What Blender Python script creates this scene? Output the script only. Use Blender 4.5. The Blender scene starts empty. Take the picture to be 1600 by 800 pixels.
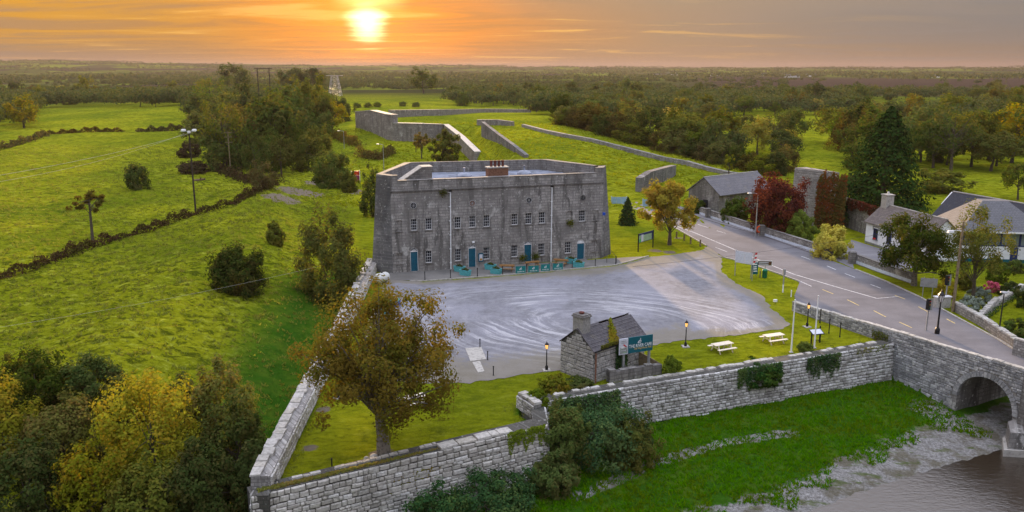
import bpy, bmesh, math, random
import numpy as np
from mathutils import Vector, Matrix
R = math.radians
rng = np.random.default_rng(7)
random.seed(7)
scene = bpy.context.scene
col = scene.collection

# ------------------------------------------------------------------ camera
FPX, CAMH = 1300.0, 25.0                      # focal length in photo pixels, height in metres
PITCH = math.atan(295 / FPX)
cam_d = bpy.data.cameras.new('camera')
cam = bpy.data.objects.new('camera', cam_d); col.objects.link(cam)
cam_d.sensor_width = 36.0; cam_d.lens = 36.0 * FPX / 1600.0
cam_d.clip_start = 0.5; cam_d.clip_end = 40000
cam.location = (0, 0, CAMH); cam.rotation_euler = (math.pi / 2 - PITCH, 0, 0)
scene.camera = cam
# ------------------------------------------------------------------ world, sun, exposure
SUN_AZ = R(-9.5)                               # to the left of the view axis
SUN_EL = R(6.0)
SUN_DIR = Vector((math.sin(SUN_AZ) * math.cos(R(2.7)), math.cos(SUN_AZ) * math.cos(R(2.7)), math.sin(R(2.7))))

class NT:
    """short-hand for building node trees"""
    def __init__(s, tree):
        s.t = tree; s.n = tree.nodes; s.l = tree.links
    def put(s, sock, val):
        if isinstance(val, bpy.types.NodeSocket): s.l.new(val, sock)
        elif val is not None:
            if sock.type == 'RGBA' and len(val) == 3: val = (*val, 1)
            sock.default_value = val
    def node(s, typ, ins=None, out=0, **props):
        nd = s.n.new('ShaderNode' + typ)
        for k, v in props.items(): setattr(nd, k, v)
        for k, v in (ins or {}).items(): s.put(nd.inputs[k], v)
        return nd.outputs[out] if out is not None else nd
    def m(s, op, a, b=None, c=None, clamp=False):
        nd = s.n.new('ShaderNodeMath'); nd.operation = op; nd.use_clamp = clamp
        s.put(nd.inputs[0], a)
        if b is not None: s.put(nd.inputs[1], b)
        if c is not None: s.put(nd.inputs[2], c)
        return nd.outputs[0]
    def vm(s, op, a, b=None, out=0):
        nd = s.n.new('ShaderNodeVectorMath'); nd.operation = op
        s.put(nd.inputs[0], a)
        if b is not None: s.put(nd.inputs[1], b)
        return nd.outputs[out]
    def mix(s, f, a, b, mode='MIX'):
        nd = s.n.new('ShaderNodeMix'); nd.data_type = 'RGBA'; nd.blend_type = mode
        s.put(nd.inputs[0], f); s.put(nd.inputs[6], a); s.put(nd.inputs[7], b)
        return nd.outputs[2]
    def rng(s, v, a, b, c=0.0, d=1.0, smooth=True):
        nd = s.n.new('ShaderNodeMapRange')
        nd.interpolation_type = 'SMOOTHSTEP' if smooth else 'LINEAR'
        s.put(nd.inputs[0], v)
        for i, x in enumerate((a, b, c, d)): s.put(nd.inputs[i + 1], x)
        return nd.outputs[0]
    def ramp(s, f, stops):
        nd = s.n.new('ShaderNodeValToRGB'); cr = nd.color_ramp
        while len(cr.elements) < len(stops): cr.elements.new(0.5)
        for e, (p, c) in zip(cr.elements, stops):
            e.position = p; e.color = (*c, 1) if len(c) == 3 else c
        s.put(nd.inputs[0], f)
        return nd.outputs[0]
    def noise(s, vec, scale, detail=3.0, rough=0.55, dist=0.0, out=0):
        return s.node('TexNoise', {'Vector': vec, 'Scale': scale, 'Detail': detail, 'Roughness': rough, 'Distortion': dist}, out=out)
    def map(s, vec, scale=(1, 1, 1), loc=(0, 0, 0), rot=(0, 0, 0)):
        return s.node('Mapping', {'Vector': vec, 'Location': loc, 'Rotation': rot, 'Scale': scale})

world = bpy.data.worlds.new('World'); scene.world = world; world.use_nodes = True
w = NT(world.node_tree); w.n.clear()
wdir = w.node('TexCoord')                      # generated = view direction
sep = w.node('SeparateXYZ', {0: wdir}, out=None)
wz = sep.outputs[2]
cosa = w.vm('DOT_PRODUCT', wdir, tuple(SUN_DIR), out=1)
ang = w.m('MULTIPLY', w.m('ARCCOSINE', w.m('MINIMUM', cosa, 0.999999)), 57.29578)      # degrees from the sun
azr = w.m('MULTIPLY', w.m('ARCTAN2', sep.outputs[0], sep.outputs[1]), 57.29578)         # degrees right of the view axis
zpos = w.m('MAXIMUM', wz, 0.0)
den = w.m('ADD', zpos, 0.030)
plane = w.node('CombineXYZ', {0: w.m('DIVIDE', sep.outputs[0], den), 1: w.m('DIVIDE', sep.outputs[1], den), 2: 0.0})
n1 = w.noise(w.map(plane, (0.30, 0.55, 1), (3.1, 1.7, 0), (0, 0, 0.12)), 1.0, 7, 0.62, 0.7)
n2 = w.noise(w.map(plane, (0.16, 0.22, 1), (7.3, 4.4, 0), (0, 0, 0.15)), 1.0, 4, 0.55, 0.3)
base_c = w.ramp(w.m('DIVIDE', ang, 90.0), [(0.0, (0.92, 0.27, 0.022)), (0.07, (0.72, 0.235, 0.028)), (0.14, (0.44, 0.20, 0.07)),
                                           (0.22, (0.26, 0.175, 0.115)), (0.40, (0.20, 0.165, 0.145)), (0.7, (0.19, 0.18, 0.18)), (1.0, (0.17, 0.19, 0.23))])
# the warm light reaches further on the left, a grey bank of cloud lies to the right
lft = w.m('MULTIPLY', w.rng(azr, -6, -30), w.rng(azr, -100, -55))
base_c = w.mix(w.m('MULTIPLY', lft, 0.92), base_c, (0.60, 0.27, 0.012))
rgt = w.rng(azr, -3, 34)
bank = w.m('MULTIPLY', rgt, w.rng(w.m('ADD', wz, w.m('MULTIPLY', w.m('SUBTRACT', n2, 0.5), 0.035)), 0.012, 0.060))
base_c = w.mix(w.m('MULTIPLY', bank, 0.80), base_c, (0.170, 0.160, 0.160))
# hazy mauve strip just above the horizon
strip = w.m('MULTIPLY', w.rng(wz, 0.036, 0.010), w.rng(ang, 3, 17))
base_c = w.mix(w.m('MULTIPLY', strip, 0.75), base_c, (0.235, 0.165, 0.115))
streak = w.rng(n1, 0.46, 0.60)
base_c = w.mix(w.m('MULTIPLY', streak, 0.60), base_c, w.mix(w.rng(ang, 5, 32), (0.36, 0.17, 0.055), (0.20, 0.175, 0.165)))
lit = w.m('MULTIPLY', w.rng(n1, 0.45, 0.33), w.rng(ang, 40, 4))
base_c = w.mix(w.m('MULTIPLY', lit, 0.7), base_c, (0.85, 0.46, 0.10))
topc = w.m('MULTIPLY', w.m('MULTIPLY', w.rng(wz, 0.040, 0.085), w.rng(ang, 3, 12)), w.rng(n2, 0.40, 0.58))
base_c = w.mix(w.m('MULTIPLY', topc, 0.55), base_c, (0.25, 0.185, 0.13))
# sky boosted and made bluer toward the zenith to light ground and facades
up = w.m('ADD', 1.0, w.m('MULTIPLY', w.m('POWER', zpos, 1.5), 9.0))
blue = w.rng(wz, 0.10, 0.75)
base_c = w.mix(w.m('MULTIPLY', blue, 0.85), base_c, (0.185, 0.205, 0.260))
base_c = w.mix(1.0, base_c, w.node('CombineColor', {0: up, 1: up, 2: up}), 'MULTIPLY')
# the sun behind thin cloud
sdist = w.m('SQRT', w.m('ADD', w.m('POWER', w.m('SUBTRACT', azr, -9.5), 2.0), w.m('POWER', w.m('MULTIPLY', w.m('SUBTRACT', w.m('MULTIPLY', w.m('ARCSINE', wz), 57.29578), 2.7), 1.0), 2.0)))
wob = w.m('MULTIPLY', w.m('SUBTRACT', n1, 0.5), 2.2)
core = w.m('POWER', w.rng(w.m('ADD', sdist, wob), 1.75, 0.10), 1.4)
plume = w.m('MULTIPLY', w.rng(w.m('ABSOLUTE', w.m('ADD', w.m('SUBTRACT', azr, -9.3), w.m('MULTIPLY', wob, 1.0))), 3.0, 0.2), w.rng(wz, 0.055, 0.080))
plume = w.m('MULTIPLY', plume, w.rng(wz, 0.30, 0.10))
halo = w.m('EXPONENT', w.m('DIVIDE', sdist, -3.6))
glow = w.mix(1.0, w.mix(1.0, (0.58, 0.21, 0.025), w.node('CombineColor', {0: halo, 1: halo, 2: halo}), 'MULTIPLY'),
             w.mix(1.0, (1.9, 1.6, 0.95), w.node('CombineColor', {0: core, 1: core, 2: core}), 'MULTIPLY'), 'ADD')
glow = w.mix(1.0, glow, w.mix(1.0, (0.9, 0.66, 0.25), w.node('CombineColor', {0: plume, 1: plume, 2: plume}), 'MULTIPLY'), 'ADD')
sky = w.node('TexSky', sky_type='NISHITA', sun_disc=False, sun_elevation=SUN_EL, sun_rotation=-SUN_AZ)
thin = w.mix(1.0, sky, (0.0015, 0.0015, 0.0015), 'MULTIPLY')      # clear sky filtering through the cloud cover
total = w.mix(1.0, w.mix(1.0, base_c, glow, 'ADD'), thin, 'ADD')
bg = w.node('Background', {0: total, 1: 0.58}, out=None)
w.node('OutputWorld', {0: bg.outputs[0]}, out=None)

sun_d = bpy.data.lights.new('sun', 'SUN'); sun = bpy.data.objects.new('sun', sun_d); col.objects.link(sun)
sun_d.energy = 5.0; sun_d.angle = R(2.0); sun_d.color = (1.0, 0.66, 0.34)
sv = Vector((math.sin(SUN_AZ) * math.cos(SUN_EL), math.cos(SUN_AZ) * math.cos(SUN_EL), math.sin(SUN_EL)))
sun.rotation_euler = sv.to_track_quat('Z', 'Y').to_euler()
vs = scene.view_settings
vs.view_transform = 'Standard'; vs.look = 'None'; vs.exposure = 1.05; vs.gamma = 1.0; vs.use_curve_mapping = False
cy = scene.cycles
cy.max_bounces = 6; cy.diffuse_bounces = 3; cy.glossy_bounces = 3; cy.transmission_bounces = 4; cy.volume_bounces = 0
cy.transparent_max_bounces = 6; cy.use_denoising = True; cy.caustics_reflective = False; cy.caustics_refractive = False
cy.sample_clamp_indirect = 4.0

# ------------------------------------------------------------------ pixels to places
_cp, _sp = math.cos(PITCH), math.sin(PITCH)
def ray(u, v):
    b = 400 - v
    return np.array([u - 800.0, FPX * _cp + b * _sp, -FPX * _sp + b * _cp])
def at(u, v, z=0.0):
    d = ray(u, v); t = (z - CAMH) / d[2]
    return np.array([0, 0, CAMH]) + t * d
def aty(u, v, y):
    d = ray(u, v)
    return np.array([0, 0, CAMH]) + d * (y / d[1])
def smooth(a, b, x):
    t = np.clip((x - a) / (b - a), 0, 1); return t * t * (3 - 2 * t)

# ------------------------------------------------------------------ terrain
# the fort platform: walled on the river side, running out into the land behind
BR0 = np.array([29.9, 83.2]); BRD = np.array([10.5, -20.4]); BRD = BRD / np.linalg.norm(BRD); BRN = np.array([BRD[1], -BRD[0]])
BRN = np.array([-0.889, -0.458])               # outward (downstream) normal of the bridge face
def brp(s, out=0.0): return BR0 + BRD * s + BRN * out
WALL_L = [(-17.7, 103.0), (-16.3, 75.0), (-15.0, 45.6)]
WALL_F = [(-15.0, 45.6), (1.9, 54.6)]
PLAT = [(-60, 400), (-26, 135), (-17.7, 103.0), (-16.3, 75.0), (-15.0, 45.6), (1.9, 54.6), (0.8, 58.2), (5.6, 61.4), (20.0, 67.4), (34.8, 73.6)]
PLAT += [tuple(brp(s, -0.5)) for s in (12.0, 17.4)] + [tuple(brp(17.4, -7.4)), tuple(brp(14, -8.0)), (54, 77), (70, 85), (160, 120), (400, 400)]
PLAT = np.array(PLAT)
def poly_sd(poly, x, y):
    """signed distance, positive inside"""
    d = np.full(np.shape(x), 1e18); inside = np.zeros(np.shape(x), bool)
    n = len(poly)
    for i in range(n):
        a = poly[i]; b = poly[(i + 1) % n]
        ex, ey = b - a
        t = np.clip(((x - a[0]) * ex + (y - a[1]) * ey) / (ex * ex + ey * ey), 0, 1)
        d = np.minimum(d, (x - a[0] - t * ex) ** 2 + (y - a[1] - t * ey) ** 2)
        c = ((a[1] > y) != (b[1] > y)) & (x < (b[0] - a[0]) * (y - a[1]) / ((b[1] - a[1]) + 1e-12) + a[0])
        inside ^= c
    d = np.sqrt(d)
    return np.where(inside, d, -d)
def seg_d(x, y, pts):
    d = np.full(np.shape(x), 1e9)
    for a, b in zip(pts[:-1], pts[1:]):
        a = np.array(a); b = np.array(b); ex, ey = b - a
        t = np.clip(((x - a[0]) * ex + (y - a[1]) * ey) / (ex * ex + ey * ey), 0, 1)
        d = np.minimum(d, np.hypot(x - a[0] - t * ex, y - a[1] - t * ey))
    return d
def river_s(x, y):
    """metres landward of the water's edge"""
    edge = np.interp(x, [-400, -60, -20, 0, 12, 19.7, 26.6, 38.8, 45, 60, 120, 500], [-60, 12, 31, 42.0, 47.8, 51.3, 55.2, 61.0, 63.5, 68.5, 84, 150])
    return (y - edge) * 0.88
def vnoise(x, y, s, seed=0):
    return (np.sin(x * s * 1.3 + seed) * np.cos(y * s * 1.1 + seed * 2.1) + 0.5 * np.sin(x * s * 2.7 + y * s * 1.9 + seed * 1.3) + 0.35 * np.cos(x * s * 4.1 - y * s * 5.3 + seed)) / 1.85
def gz(x, y):
    x = np.asarray(x, float); y = np.asarray(y, float)
    s = river_s(x, y)
    zo = np.interp(s, [-40, -15, -2, 0, 3, 11, 16, 45, 70], [-7, -6.5, -5.2, -4.66, -4.3, -3.25, -3.1, -1.0, 0.0])
    zo = zo + 0.10 * vnoise(x, y, 0.5, 3) * smooth(0, 4, s)
    # glacis: a low crest left of the ditch along the left wall
    cr = seg_d(x, y, [(-34, 62), (-37, 100), (-46, 160)])
    zo = zo + 2.6 * np.exp(-(cr / 9.0) ** 2) + 0.35 * vnoise(x, y, 0.16, 21) * smooth(-14, -22, x) * smooth(48, 60, y) * smooth(50, 62, y) * smooth(190, 150, y)
    zo = zo - 1.5 * np.exp(-(seg_d(x, y, [(-19.0, 62), (-20.5, 92)]) / 3.0) ** 2)
    d = poly_sd(PLAT, x, y)
    zi = 0.0 + 2.2 * smooth(150, 280, y) * smooth(160, 60, np.abs(x))
    # glacis and ditches behind the barracks, wood ridge to the left, rolling country beyond
    zi = zi + 1.6 * np.exp(-(seg_d(x, y, [(20, 185), (10, 250)]) / 16) ** 2)
    zi = zi - 2.2 * np.exp(-(seg_d(x, y, [(-2, 165), (-6, 215), (-14, 262)]) / 3.2) ** 2)
    far = 5.0 * np.exp(-(((x + 150) / 130) ** 2 + ((y - 520) / 220) ** 2))
    far = far + 2.5 * vnoise(x, y, 0.006, 1) * smooth(250, 900, y)
    rr = np.hypot(x, y); az = np.degrees(np.arctan2(x, np.maximum(y, 1)))
    ridge = np.interp(az, [-40, -31, -20, -12, 0, 10, 40], [62, 58, 48, 34, 27, 20, 16]) + 3.5 * vnoise(az, az * 0.3, 0.55, 2) + 2 * vnoise(az, az * 0.2, 2.1, 5)
    far = far + ridge * smooth(2400, 5400, rr) + 3 * vnoise(x, y, 0.0015, 8) * smooth(1200, 3000, rr)
    k = smooth(-0.30, 0.25, d)
    zl = zo + far
    return np.where(y > 130, zi * smooth(-25, 5, d) + far + zo * (1 - smooth(-25, 5, d)), zi * k + zl * (1 - k))
RP = np.array([at(u, v, 2.1)[:2] for u, v in ((604, 220), (694, 221), (742, 251))] + [(-6.0, 160.0), (55.0, 160.0), (60.0, 330.0), (20.0, 420.0)] + [at(u, v, 4.0)[:2] for u, v in ((612, 168), (556, 196))])
_gz0 = gz
def gz(x, y):
    x = np.asarray(x, float); y = np.asarray(y, float); z = _gz0(x, y)
    h = np.interp(y, [160, 172, 200, 225, 262, 330, 420], [0, 0.6, 3.9, 5.6, 6.2, 6.4, 3.0]) * smooth(58, 12, x)
    k = smooth(-0.4, 1.4, poly_sd(RP, x, y)) * (y > 150) * (y < 425)
    ditch = 3.4 * np.exp(-(seg_d(x, y, [(1, 172), (-6, 222), (-16, 275)]) / 2.6) ** 2)
    return np.where(k > 0, z + (np.maximum(h, z) - ditch - z) * k, z)
def gz1(x, y): return float(gz(np.array([x]), np.array([y]))[0])
def G(u, v):
    z = 0.0
    for i in range(12):
        p = at(u, v, z); zn = gz1(p[0], p[1])
        if abs(zn - z) < 0.01: break
        z = 0.3 * z + 0.7 * zn
    p = at(u, v, z); p[2] = gz1(p[0], p[1])
    return p
def ztop(base, v, u=None):
    """height of the pixel row v on the upright through base"""
    uu = 800 + 0 if u is None else u
    return aty(uu, v, base[1])[2]

# ------------------------------------------------------------------ mesh helpers
class MB:
    def __init__(s): s.v = []; s.f = []
    def add(s, vs_, fs):
        o = len(s.v); s.v += [tuple(map(float, p)) for p in vs_]; s.f += [tuple(i + o for i in f) for f in fs]; return s
    def box(s, x0, x1, y0, y1, z0, z1):
        return s.add([(x0, y0, z0), (x1, y0, z0), (x1, y1, z0), (x0, y1, z0), (x0, y0, z1), (x1, y0, z1), (x1, y1, z1), (x0, y1, z1)],
                     [(0, 3, 2, 1), (4, 5, 6, 7), (0, 1, 5, 4), (1, 2, 6, 5), (2, 3, 7, 6), (3, 0, 4, 7)])
    def hexa(s, b, t):
        n = len(b)
        return s.add(list(b) + list(t), [tuple(range(n))[::-1], tuple(range(n, 2 * n))] + [(i, (i + 1) % n, (i + 1) % n + n, i + n) for i in range(n)])
    def prism(s, poly, z0, z1):
        return s.hexa([(x, y, z0) for x, y in poly], [(x, y, z1) for x, y in poly])
    def beam(s, p, q, w, h=None, up=(0, 0, 1)):
        h = h or w
        p = Vector(p); q = Vector(q); d = (q - p).normalized(); u = Vector(up)
        if abs(d.dot(u)) > 0.98: u = Vector((0, 1, 0))
        a = d.cross(u).normalized() * (w / 2); b = a.cross(d).normalized() * (h / 2)
        return s.hexa([p - a - b, p + a - b, p + a + b, p - a + b], [q - a - b, q + a - b, q + a + b, q - a + b])
    def tube(s, pts, rad, n=8, cap=True):
        pts = [Vector(p) for p in pts]
        if not hasattr(rad, '__len__'): rad = [rad] * len(pts)
        o = len(s.v); ref = Vector((0.31, 0.83, 0.21))
        for i, p in enumerate(pts):
            d = (pts[min(i + 1, len(pts) - 1)] - pts[max(i - 1, 0)]).normalized()
            a = d.cross(ref)
            if a.length < 0.05: a = d.cross(Vector((1, 0, 0)))
            a.normalize(); b = d.cross(a)
            for k in range(n):
                t = 2 * math.pi * k / n
                s.v.append(tuple(p + (a * math.cos(t) + b * math.sin(t)) * rad[i]))
        for i in range(len(pts) - 1):
            for k in range(n):
                s.f.append((o + i * n + k, o + i * n + (k + 1) % n, o + (i + 1) * n + (k + 1) % n, o + (i + 1) * n + k))
        if cap:
            s.f.append(tuple(o + k for k in range(n))[::-1]); s.f.append(tuple(o + (len(pts) - 1) * n + k for k in range(n)))
        return s
    def lathe(s, prof, n=10, c=(0, 0, 0)):
        o = len(s.v)
        for r, z in prof:
            for k in range(n):
                t = 2 * math.pi * k / n; s.v.append((c[0] + r * math.cos(t), c[1] + r * math.sin(t), c[2] + z))
        for i in range(len(prof) - 1):
            for k in range(n):
                s.f.append((o + i * n + k, o + i * n + (k + 1) % n, o + (i + 1) * n + (k + 1) % n, o + (i + 1) * n + k))
        s.f.append(tuple(o + k for k in range(n))[::-1]); s.f.append(tuple(o + (len(prof) - 1) * n + k for k in range(n)))
        return s
    def quad(s, a, b, c, d): return s.add([a, b, c, d], [(0, 1, 2, 3)])
    def mesh(s, name):
        me = bpy.data.meshes.new(name); me.from_pydata(s.v, [], s.f); me.validate(); me.update(); return me
    def build(s, name, mat, parent=None, smooth_=False, loc=None):
        me = s.mesh(name)
        return link(name, me, mat, parent, smooth_, loc)
def link(name, me, mat, parent=None, smooth_=False, loc=None):
    if mat is not None and not me.materials: me.materials.append(mat)
    if smooth_:
        for p in me.polygons: p.use_smooth = True
    o = bpy.data.objects.new(name, me); col.objects.link(o)
    if parent: o.parent = parent
    if loc is not None: o.location = loc
    return o
def np_mesh(name, V, Q):
    """V (n,3), Q (m,k) faces of one size"""
    me = bpy.data.meshes.new(name); V = np.asarray(V, np.float32); Q = np.asarray(Q, np.int32); k = Q.shape[1]
    me.vertices.add(len(V)); me.vertices.foreach_set('co', V.ravel())
    me.loops.add(Q.size); me.loops.foreach_set('vertex_index', Q.ravel())
    me.polygons.add(len(Q)); me.polygons.foreach_set('loop_start', np.arange(0, Q.size, k, dtype=np.int32))
    me.update(calc_edges=True); return me
def empty(name, loc=(0, 0, 0), rz=0.0):
    o = bpy.data.objects.new(name, None); col.objects.link(o); o.location = loc; o.rotation_euler = (0, 0, rz); return o
def tag(o, label=None, cat=None, group=None, kind=None):
    if label: o['label'] = label
    if cat: o['category'] = cat
    if group: o['group'] = group
    if kind: o['kind'] = kind
    return o
def copy_tree(o, parent=None):
    c = o.copy(); col.objects.link(c); c.parent = parent
    for ch in list(o.children): copy_tree(ch, c)
    return c
def text_mesh(txt, size, extrude=0.004, align='CENTER'):
    cu = bpy.data.curves.new('lettering', 'FONT'); cu.body = txt; cu.size = size; cu.extrude = extrude; cu.align_x = align; cu.resolution_u = 2
    o = bpy.data.objects.new('lettering', cu); col.objects.link(o)
    dg = bpy.context.evaluated_depsgraph_get(); me = bpy.data.meshes.new_from_object(o.evaluated_get(dg))
    bpy.data.objects.remove(o); return me

# ------------------------------------------------------------------ materials
def newmat(name):
    m = bpy.data.materials.new(name); m.use_nodes = True; n = NT(m.node_tree); n.n.clear()
    return m, n
def finish(n, color, rough=0.8, bump=None, bstr=0.3, bdist=0.05, metallic=0.0, spec=0.3, **kw):
    ins = {'Base Color': color, 'Roughness': rough, 'Metallic': metallic, 'Specular IOR Level': spec}
    ins.update(kw)
    if bump is not None: ins['Normal'] = n.node('Bump', {'Strength': bstr, 'Distance': bdist, 'Height': bump})
    p = n.node('BsdfPrincipled', ins)
    n.node('OutputMaterial', {0: p}, out=None)
def plain(name, c, rough=0.6, var=0.15, scale=3.0, metallic=0.0, spec=0.3):
    """painted or bare surface with slight wear"""
    m, n = newmat(name)
    co = n.node('TexCoord', out=3)
    f = n.noise(co, scale, 4, 0.6)
    c2 = tuple(x * (1 - var * 2.2) for x in c)
    finish(n, n.mix(n.rng(f, 0.42, 0.72), c, c2), n.rng(f, 0, 1, max(rough - 0.1, 0.05), rough + 0.1), f, 0.1, 0.01, metallic, spec)
    return m
def stonemat(name, cols, lichen=0.25, rand=True, noise_scale=1.6, moss=0.25):
    """rubble or ashlar pieces: every piece its own grey, white lichen, damp stains, a little moss"""
    m, n = newmat(name)
    co = n.node('TexCoord', out=3); geo = n.node('NewGeometry', out=None)
    pos = geo.outputs['Position']
    isl = n.m('FRACT', n.m('ADD', n.m('MULTIPLY', geo.outputs['Random Per Island'], 7.31), n.node('ObjectInfo', out=5)))
    k = len(cols)
    c = n.ramp(isl, [(i / (k - 1), x) for i, x in enumerate(cols)])
    big = n.noise(pos, 0.35, 4, 0.6); sm = n.noise(pos, noise_scale * 4, 5, 0.65)
    c = n.mix(n.m('MULTIPLY', n.rng(big, 0.5, 0.68), 0.40), c, tuple(x * 0.42 for x in cols[0]))
    lic = n.m('MULTIPLY', n.rng(n.noise(pos, 2.3, 6, 0.7), 0.53, 0.62), n.rng(n.noise(pos, 0.6, 2), 0.35, 0.6))
    c = n.mix(n.m('MULTIPLY', lic, lichen), c, (0.62, 0.61, 0.57))
    mo = n.m('MULTIPLY', n.rng(n.noise(pos, 1.1, 5, 0.65), 0.55, 0.68), moss)
    c = n.mix(mo, c, (0.09, 0.10, 0.025))
    c = n.mix(0.55, c, n.mix(sm, tuple(x * 0.5 for x in cols[0]), tuple(min(1, x * 1.3) for x in cols[-1])), 'MIX') if not rand else n.mix(n.rng(sm, 0.3, 0.62, 0.45, 0.0), c, (0.07, 0.068, 0.06))
    finish(n, c, 0.9, sm, 0.6, 0.03)
    return m
def blockmat(name, c1, c2, mortar, bw, bh, stain=0.6, scale=1.0, white=0.4):
    """ashlar too fine to build stone by stone: courses, weather stains running down, pale patches"""
    m, n = newmat(name)
    co = n.node('TexCoord', out=3); s = n.node('SeparateXYZ', {0: co}, out=None)
    x = n.m('ADD', s.outputs[0], n.m('MULTIPLY', s.outputs[1], 0.73)); z = s.outputs[2]
    wob = n.m('MULTIPLY', n.m('SUBTRACT', n.noise(co, 1.3, 2), 0.5), 0.10)
    vec = n.node('CombineXYZ', {0: n.m('ADD', x, wob), 1: n.m('ADD', z, wob), 2: 0.0})
    br = n.node('TexBrick', {'Vector': vec, 'Color1': c1, 'Color2': c2, 'Mortar': mortar, 'Scale': 1.0, 'Mortar Size': 0.030, 'Mortar Smooth': 0.3, 'Bias': 0.0, 'Brick Width': bw, 'Row Height': bh}, out=None, offset=0.5, squash=1.0)
    c = br.outputs[0]
    grain = n.noise(co, 5.0, 5, 0.7); big = n.noise(co, 0.28, 4, 0.6)
    streak = n.noise(n.node('CombineXYZ', {0: n.m('MULTIPLY', x, 1.1), 1: n.m('MULTIPLY', z, 0.16), 2: 3.0}), 1.0, 5, 0.65, 0.4)
    c = n.mix(n.rng(grain, 0.35, 0.75, 0.0, 0.55), c, tuple(v * 0.45 for v in c1))
    c = n.mix(n.m('MULTIPLY', n.rng(streak, 0.47, 0.62), stain), c, tuple(v * 0.24 for v in c1))
    c = n.mix(n.m('MULTIPLY', n.rng(big, 0.46, 0.60), stain * 0.7), c, tuple(v * 0.42 for v in c1))
    wh = n.m('MULTIPLY', n.rng(n.noise(n.node('CombineXYZ', {0: n.m('MULTIPLY', x, 0.9), 1: n.m('MULTIPLY', z, 0.5), 2: 7.0}), 1.0, 6, 0.7), 0.56, 0.68), white)
    c = n.mix(wh, c, (0.50, 0.49, 0.46))
    spk = n.m('MULTIPLY', n.rng(n.noise(co, 3.4, 3, 0.6), 0.62, 0.68), white * 1.2)
    c = n.mix(spk, c, (0.52, 0.51, 0.48))
    h = n.m('ADD', n.m('MULTIPLY', n.m('SUBTRACT', 1.0, br.outputs[1]), 0.7), n.m('MULTIPLY', grain, 0.5))
    finish(n, c, 0.92, h, 0.55, 0.04)
    return m
def leafmat(name, a, b, c=None, trans=0.35, hue=0.012):
    m, n = newmat(name)
    geo = n.node('NewGeometry', out=None); oi = n.node('ObjectInfo', out=5)
    r = geo.outputs['Random Per Island']
    pos = n.node('TexCoord', out=3)
    colr = n.mix(r, a, b)
    if c is not None:
        colr = n.mix(n.rng(n.m('ADD', n.noise(pos, 0.42, 3, 0.6), n.m('MULTIPLY', n.m('SUBTRACT', r, 0.5), 0.22)), 0.46, 0.62), colr, c)
    hsv = n.node('HueSaturation', {'Hue': n.m('ADD', 0.5 - hue * 0.5, n.m('MULTIPLY', oi, hue)), 'Saturation': n.m('ADD', 0.85, n.m('MULTIPLY', n.m('FRACT', n.m('MULTIPLY', oi, 13.7)), 0.25)), 'Value': n.m('ADD', 0.75, n.m('MULTIPLY', n.m('FRACT', n.m('MULTIPLY', oi, 5.3)), 0.5)), 'Color': colr})
    df = n.node('BsdfDiffuse', {0: hsv, 1: 0.5})
    tr = n.node('BsdfTranslucent', {0: n.mix(1.0, hsv, (1.15, 1.1, 0.6), 'MULTIPLY')})
    n.node('OutputMaterial', {0: n.node('MixShader', {0: trans, 1: df, 2: tr})}, out=None)
    return m

M = {}
M['dark_green'] = leafmat('leaves_dark_green', (0.043, 0.075, 0.014), (0.087, 0.123, 0.023), (0.109, 0.109, 0.026))
M['mid_green'] = leafmat('leaves_mid_green', (0.062, 0.106, 0.015), (0.119, 0.169, 0.025), (0.131, 0.131, 0.025))
M['yellow_green'] = leafmat('leaves_yellow_green', (0.20, 0.205, 0.020), (0.29, 0.275, 0.030), (0.29, 0.215, 0.028))
M['olive'] = leafmat('leaves_olive', (0.090, 0.115, 0.018), (0.150, 0.165, 0.025), (0.155, 0.14, 0.022))
M['brown'] = leafmat('leaves_autumn_brown', (0.115, 0.088, 0.022), (0.18, 0.125, 0.030), (0.125, 0.125, 0.027))
M['rust'] = leafmat('leaves_rust', (0.19, 0.135, 0.016), (0.27, 0.180, 0.018), (0.18, 0.18, 0.018))
M['gold'] = leafmat('leaves_gold', (0.34, 0.31, 0.012), (0.48, 0.41, 0.016), (0.40, 0.27, 0.012))
M['copper'] = leafmat('leaves_copper_beech', (0.058, 0.016, 0.016), (0.130, 0.029, 0.021), (0.195, 0.046, 0.018), 0.25, 0.0)
M['conifer'] = leafmat('needles_conifer', (0.018, 0.042, 0.013), (0.042, 0.075, 0.018), None, 0.1)
M['chartreuse'] = leafmat('leaves_chartreuse', (0.50, 0.44, 0.015), (0.66, 0.55, 0.02), (0.36, 0.36, 0.02), 0.35, 0.0)
M['bright_bush'] = leafmat('leaves_bright_bush', (0.11, 0.17, 0.016), (0.18, 0.23, 0.022), None, 0.35, 0.0)
M['creeper'] = leafmat('leaves_red_creeper', (0.14, 0.022, 0.012), (0.22, 0.045, 0.02), (0.10, 0.06, 0.02), 0.25, 0.0)
M['creeper_brown'] = leafmat('leaves_creeper_turning', (0.09, 0.085, 0.02), (0.15, 0.09, 0.022), (0.20, 0.06, 0.018), 0.25, 0.0)
M['ivy'] = leafmat('leaves_ivy', (0.021, 0.065, 0.018), (0.047, 0.111, 0.026), (0.078, 0.130, 0.026), 0.2)
M['bramble'] = leafmat('leaves_bramble', (0.072, 0.044, 0.026), (0.130, 0.081, 0.039), (0.091, 0.081, 0.026), 0.2)
M['silver'] = leafmat('leaves_silver', (0.18, 0.23, 0.18), (0.28, 0.33, 0.26), None, 0.2, 0.0)
M['pink'] = leafmat('flowers_pink', (0.40, 0.05, 0.12), (0.60, 0.20, 0.25), None, 0.2, 0.0)
M['weed'] = leafmat('leaves_weed', (0.15, 0.18, 0.018), (0.24, 0.24, 0.024), (0.23, 0.17, 0.022))
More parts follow.
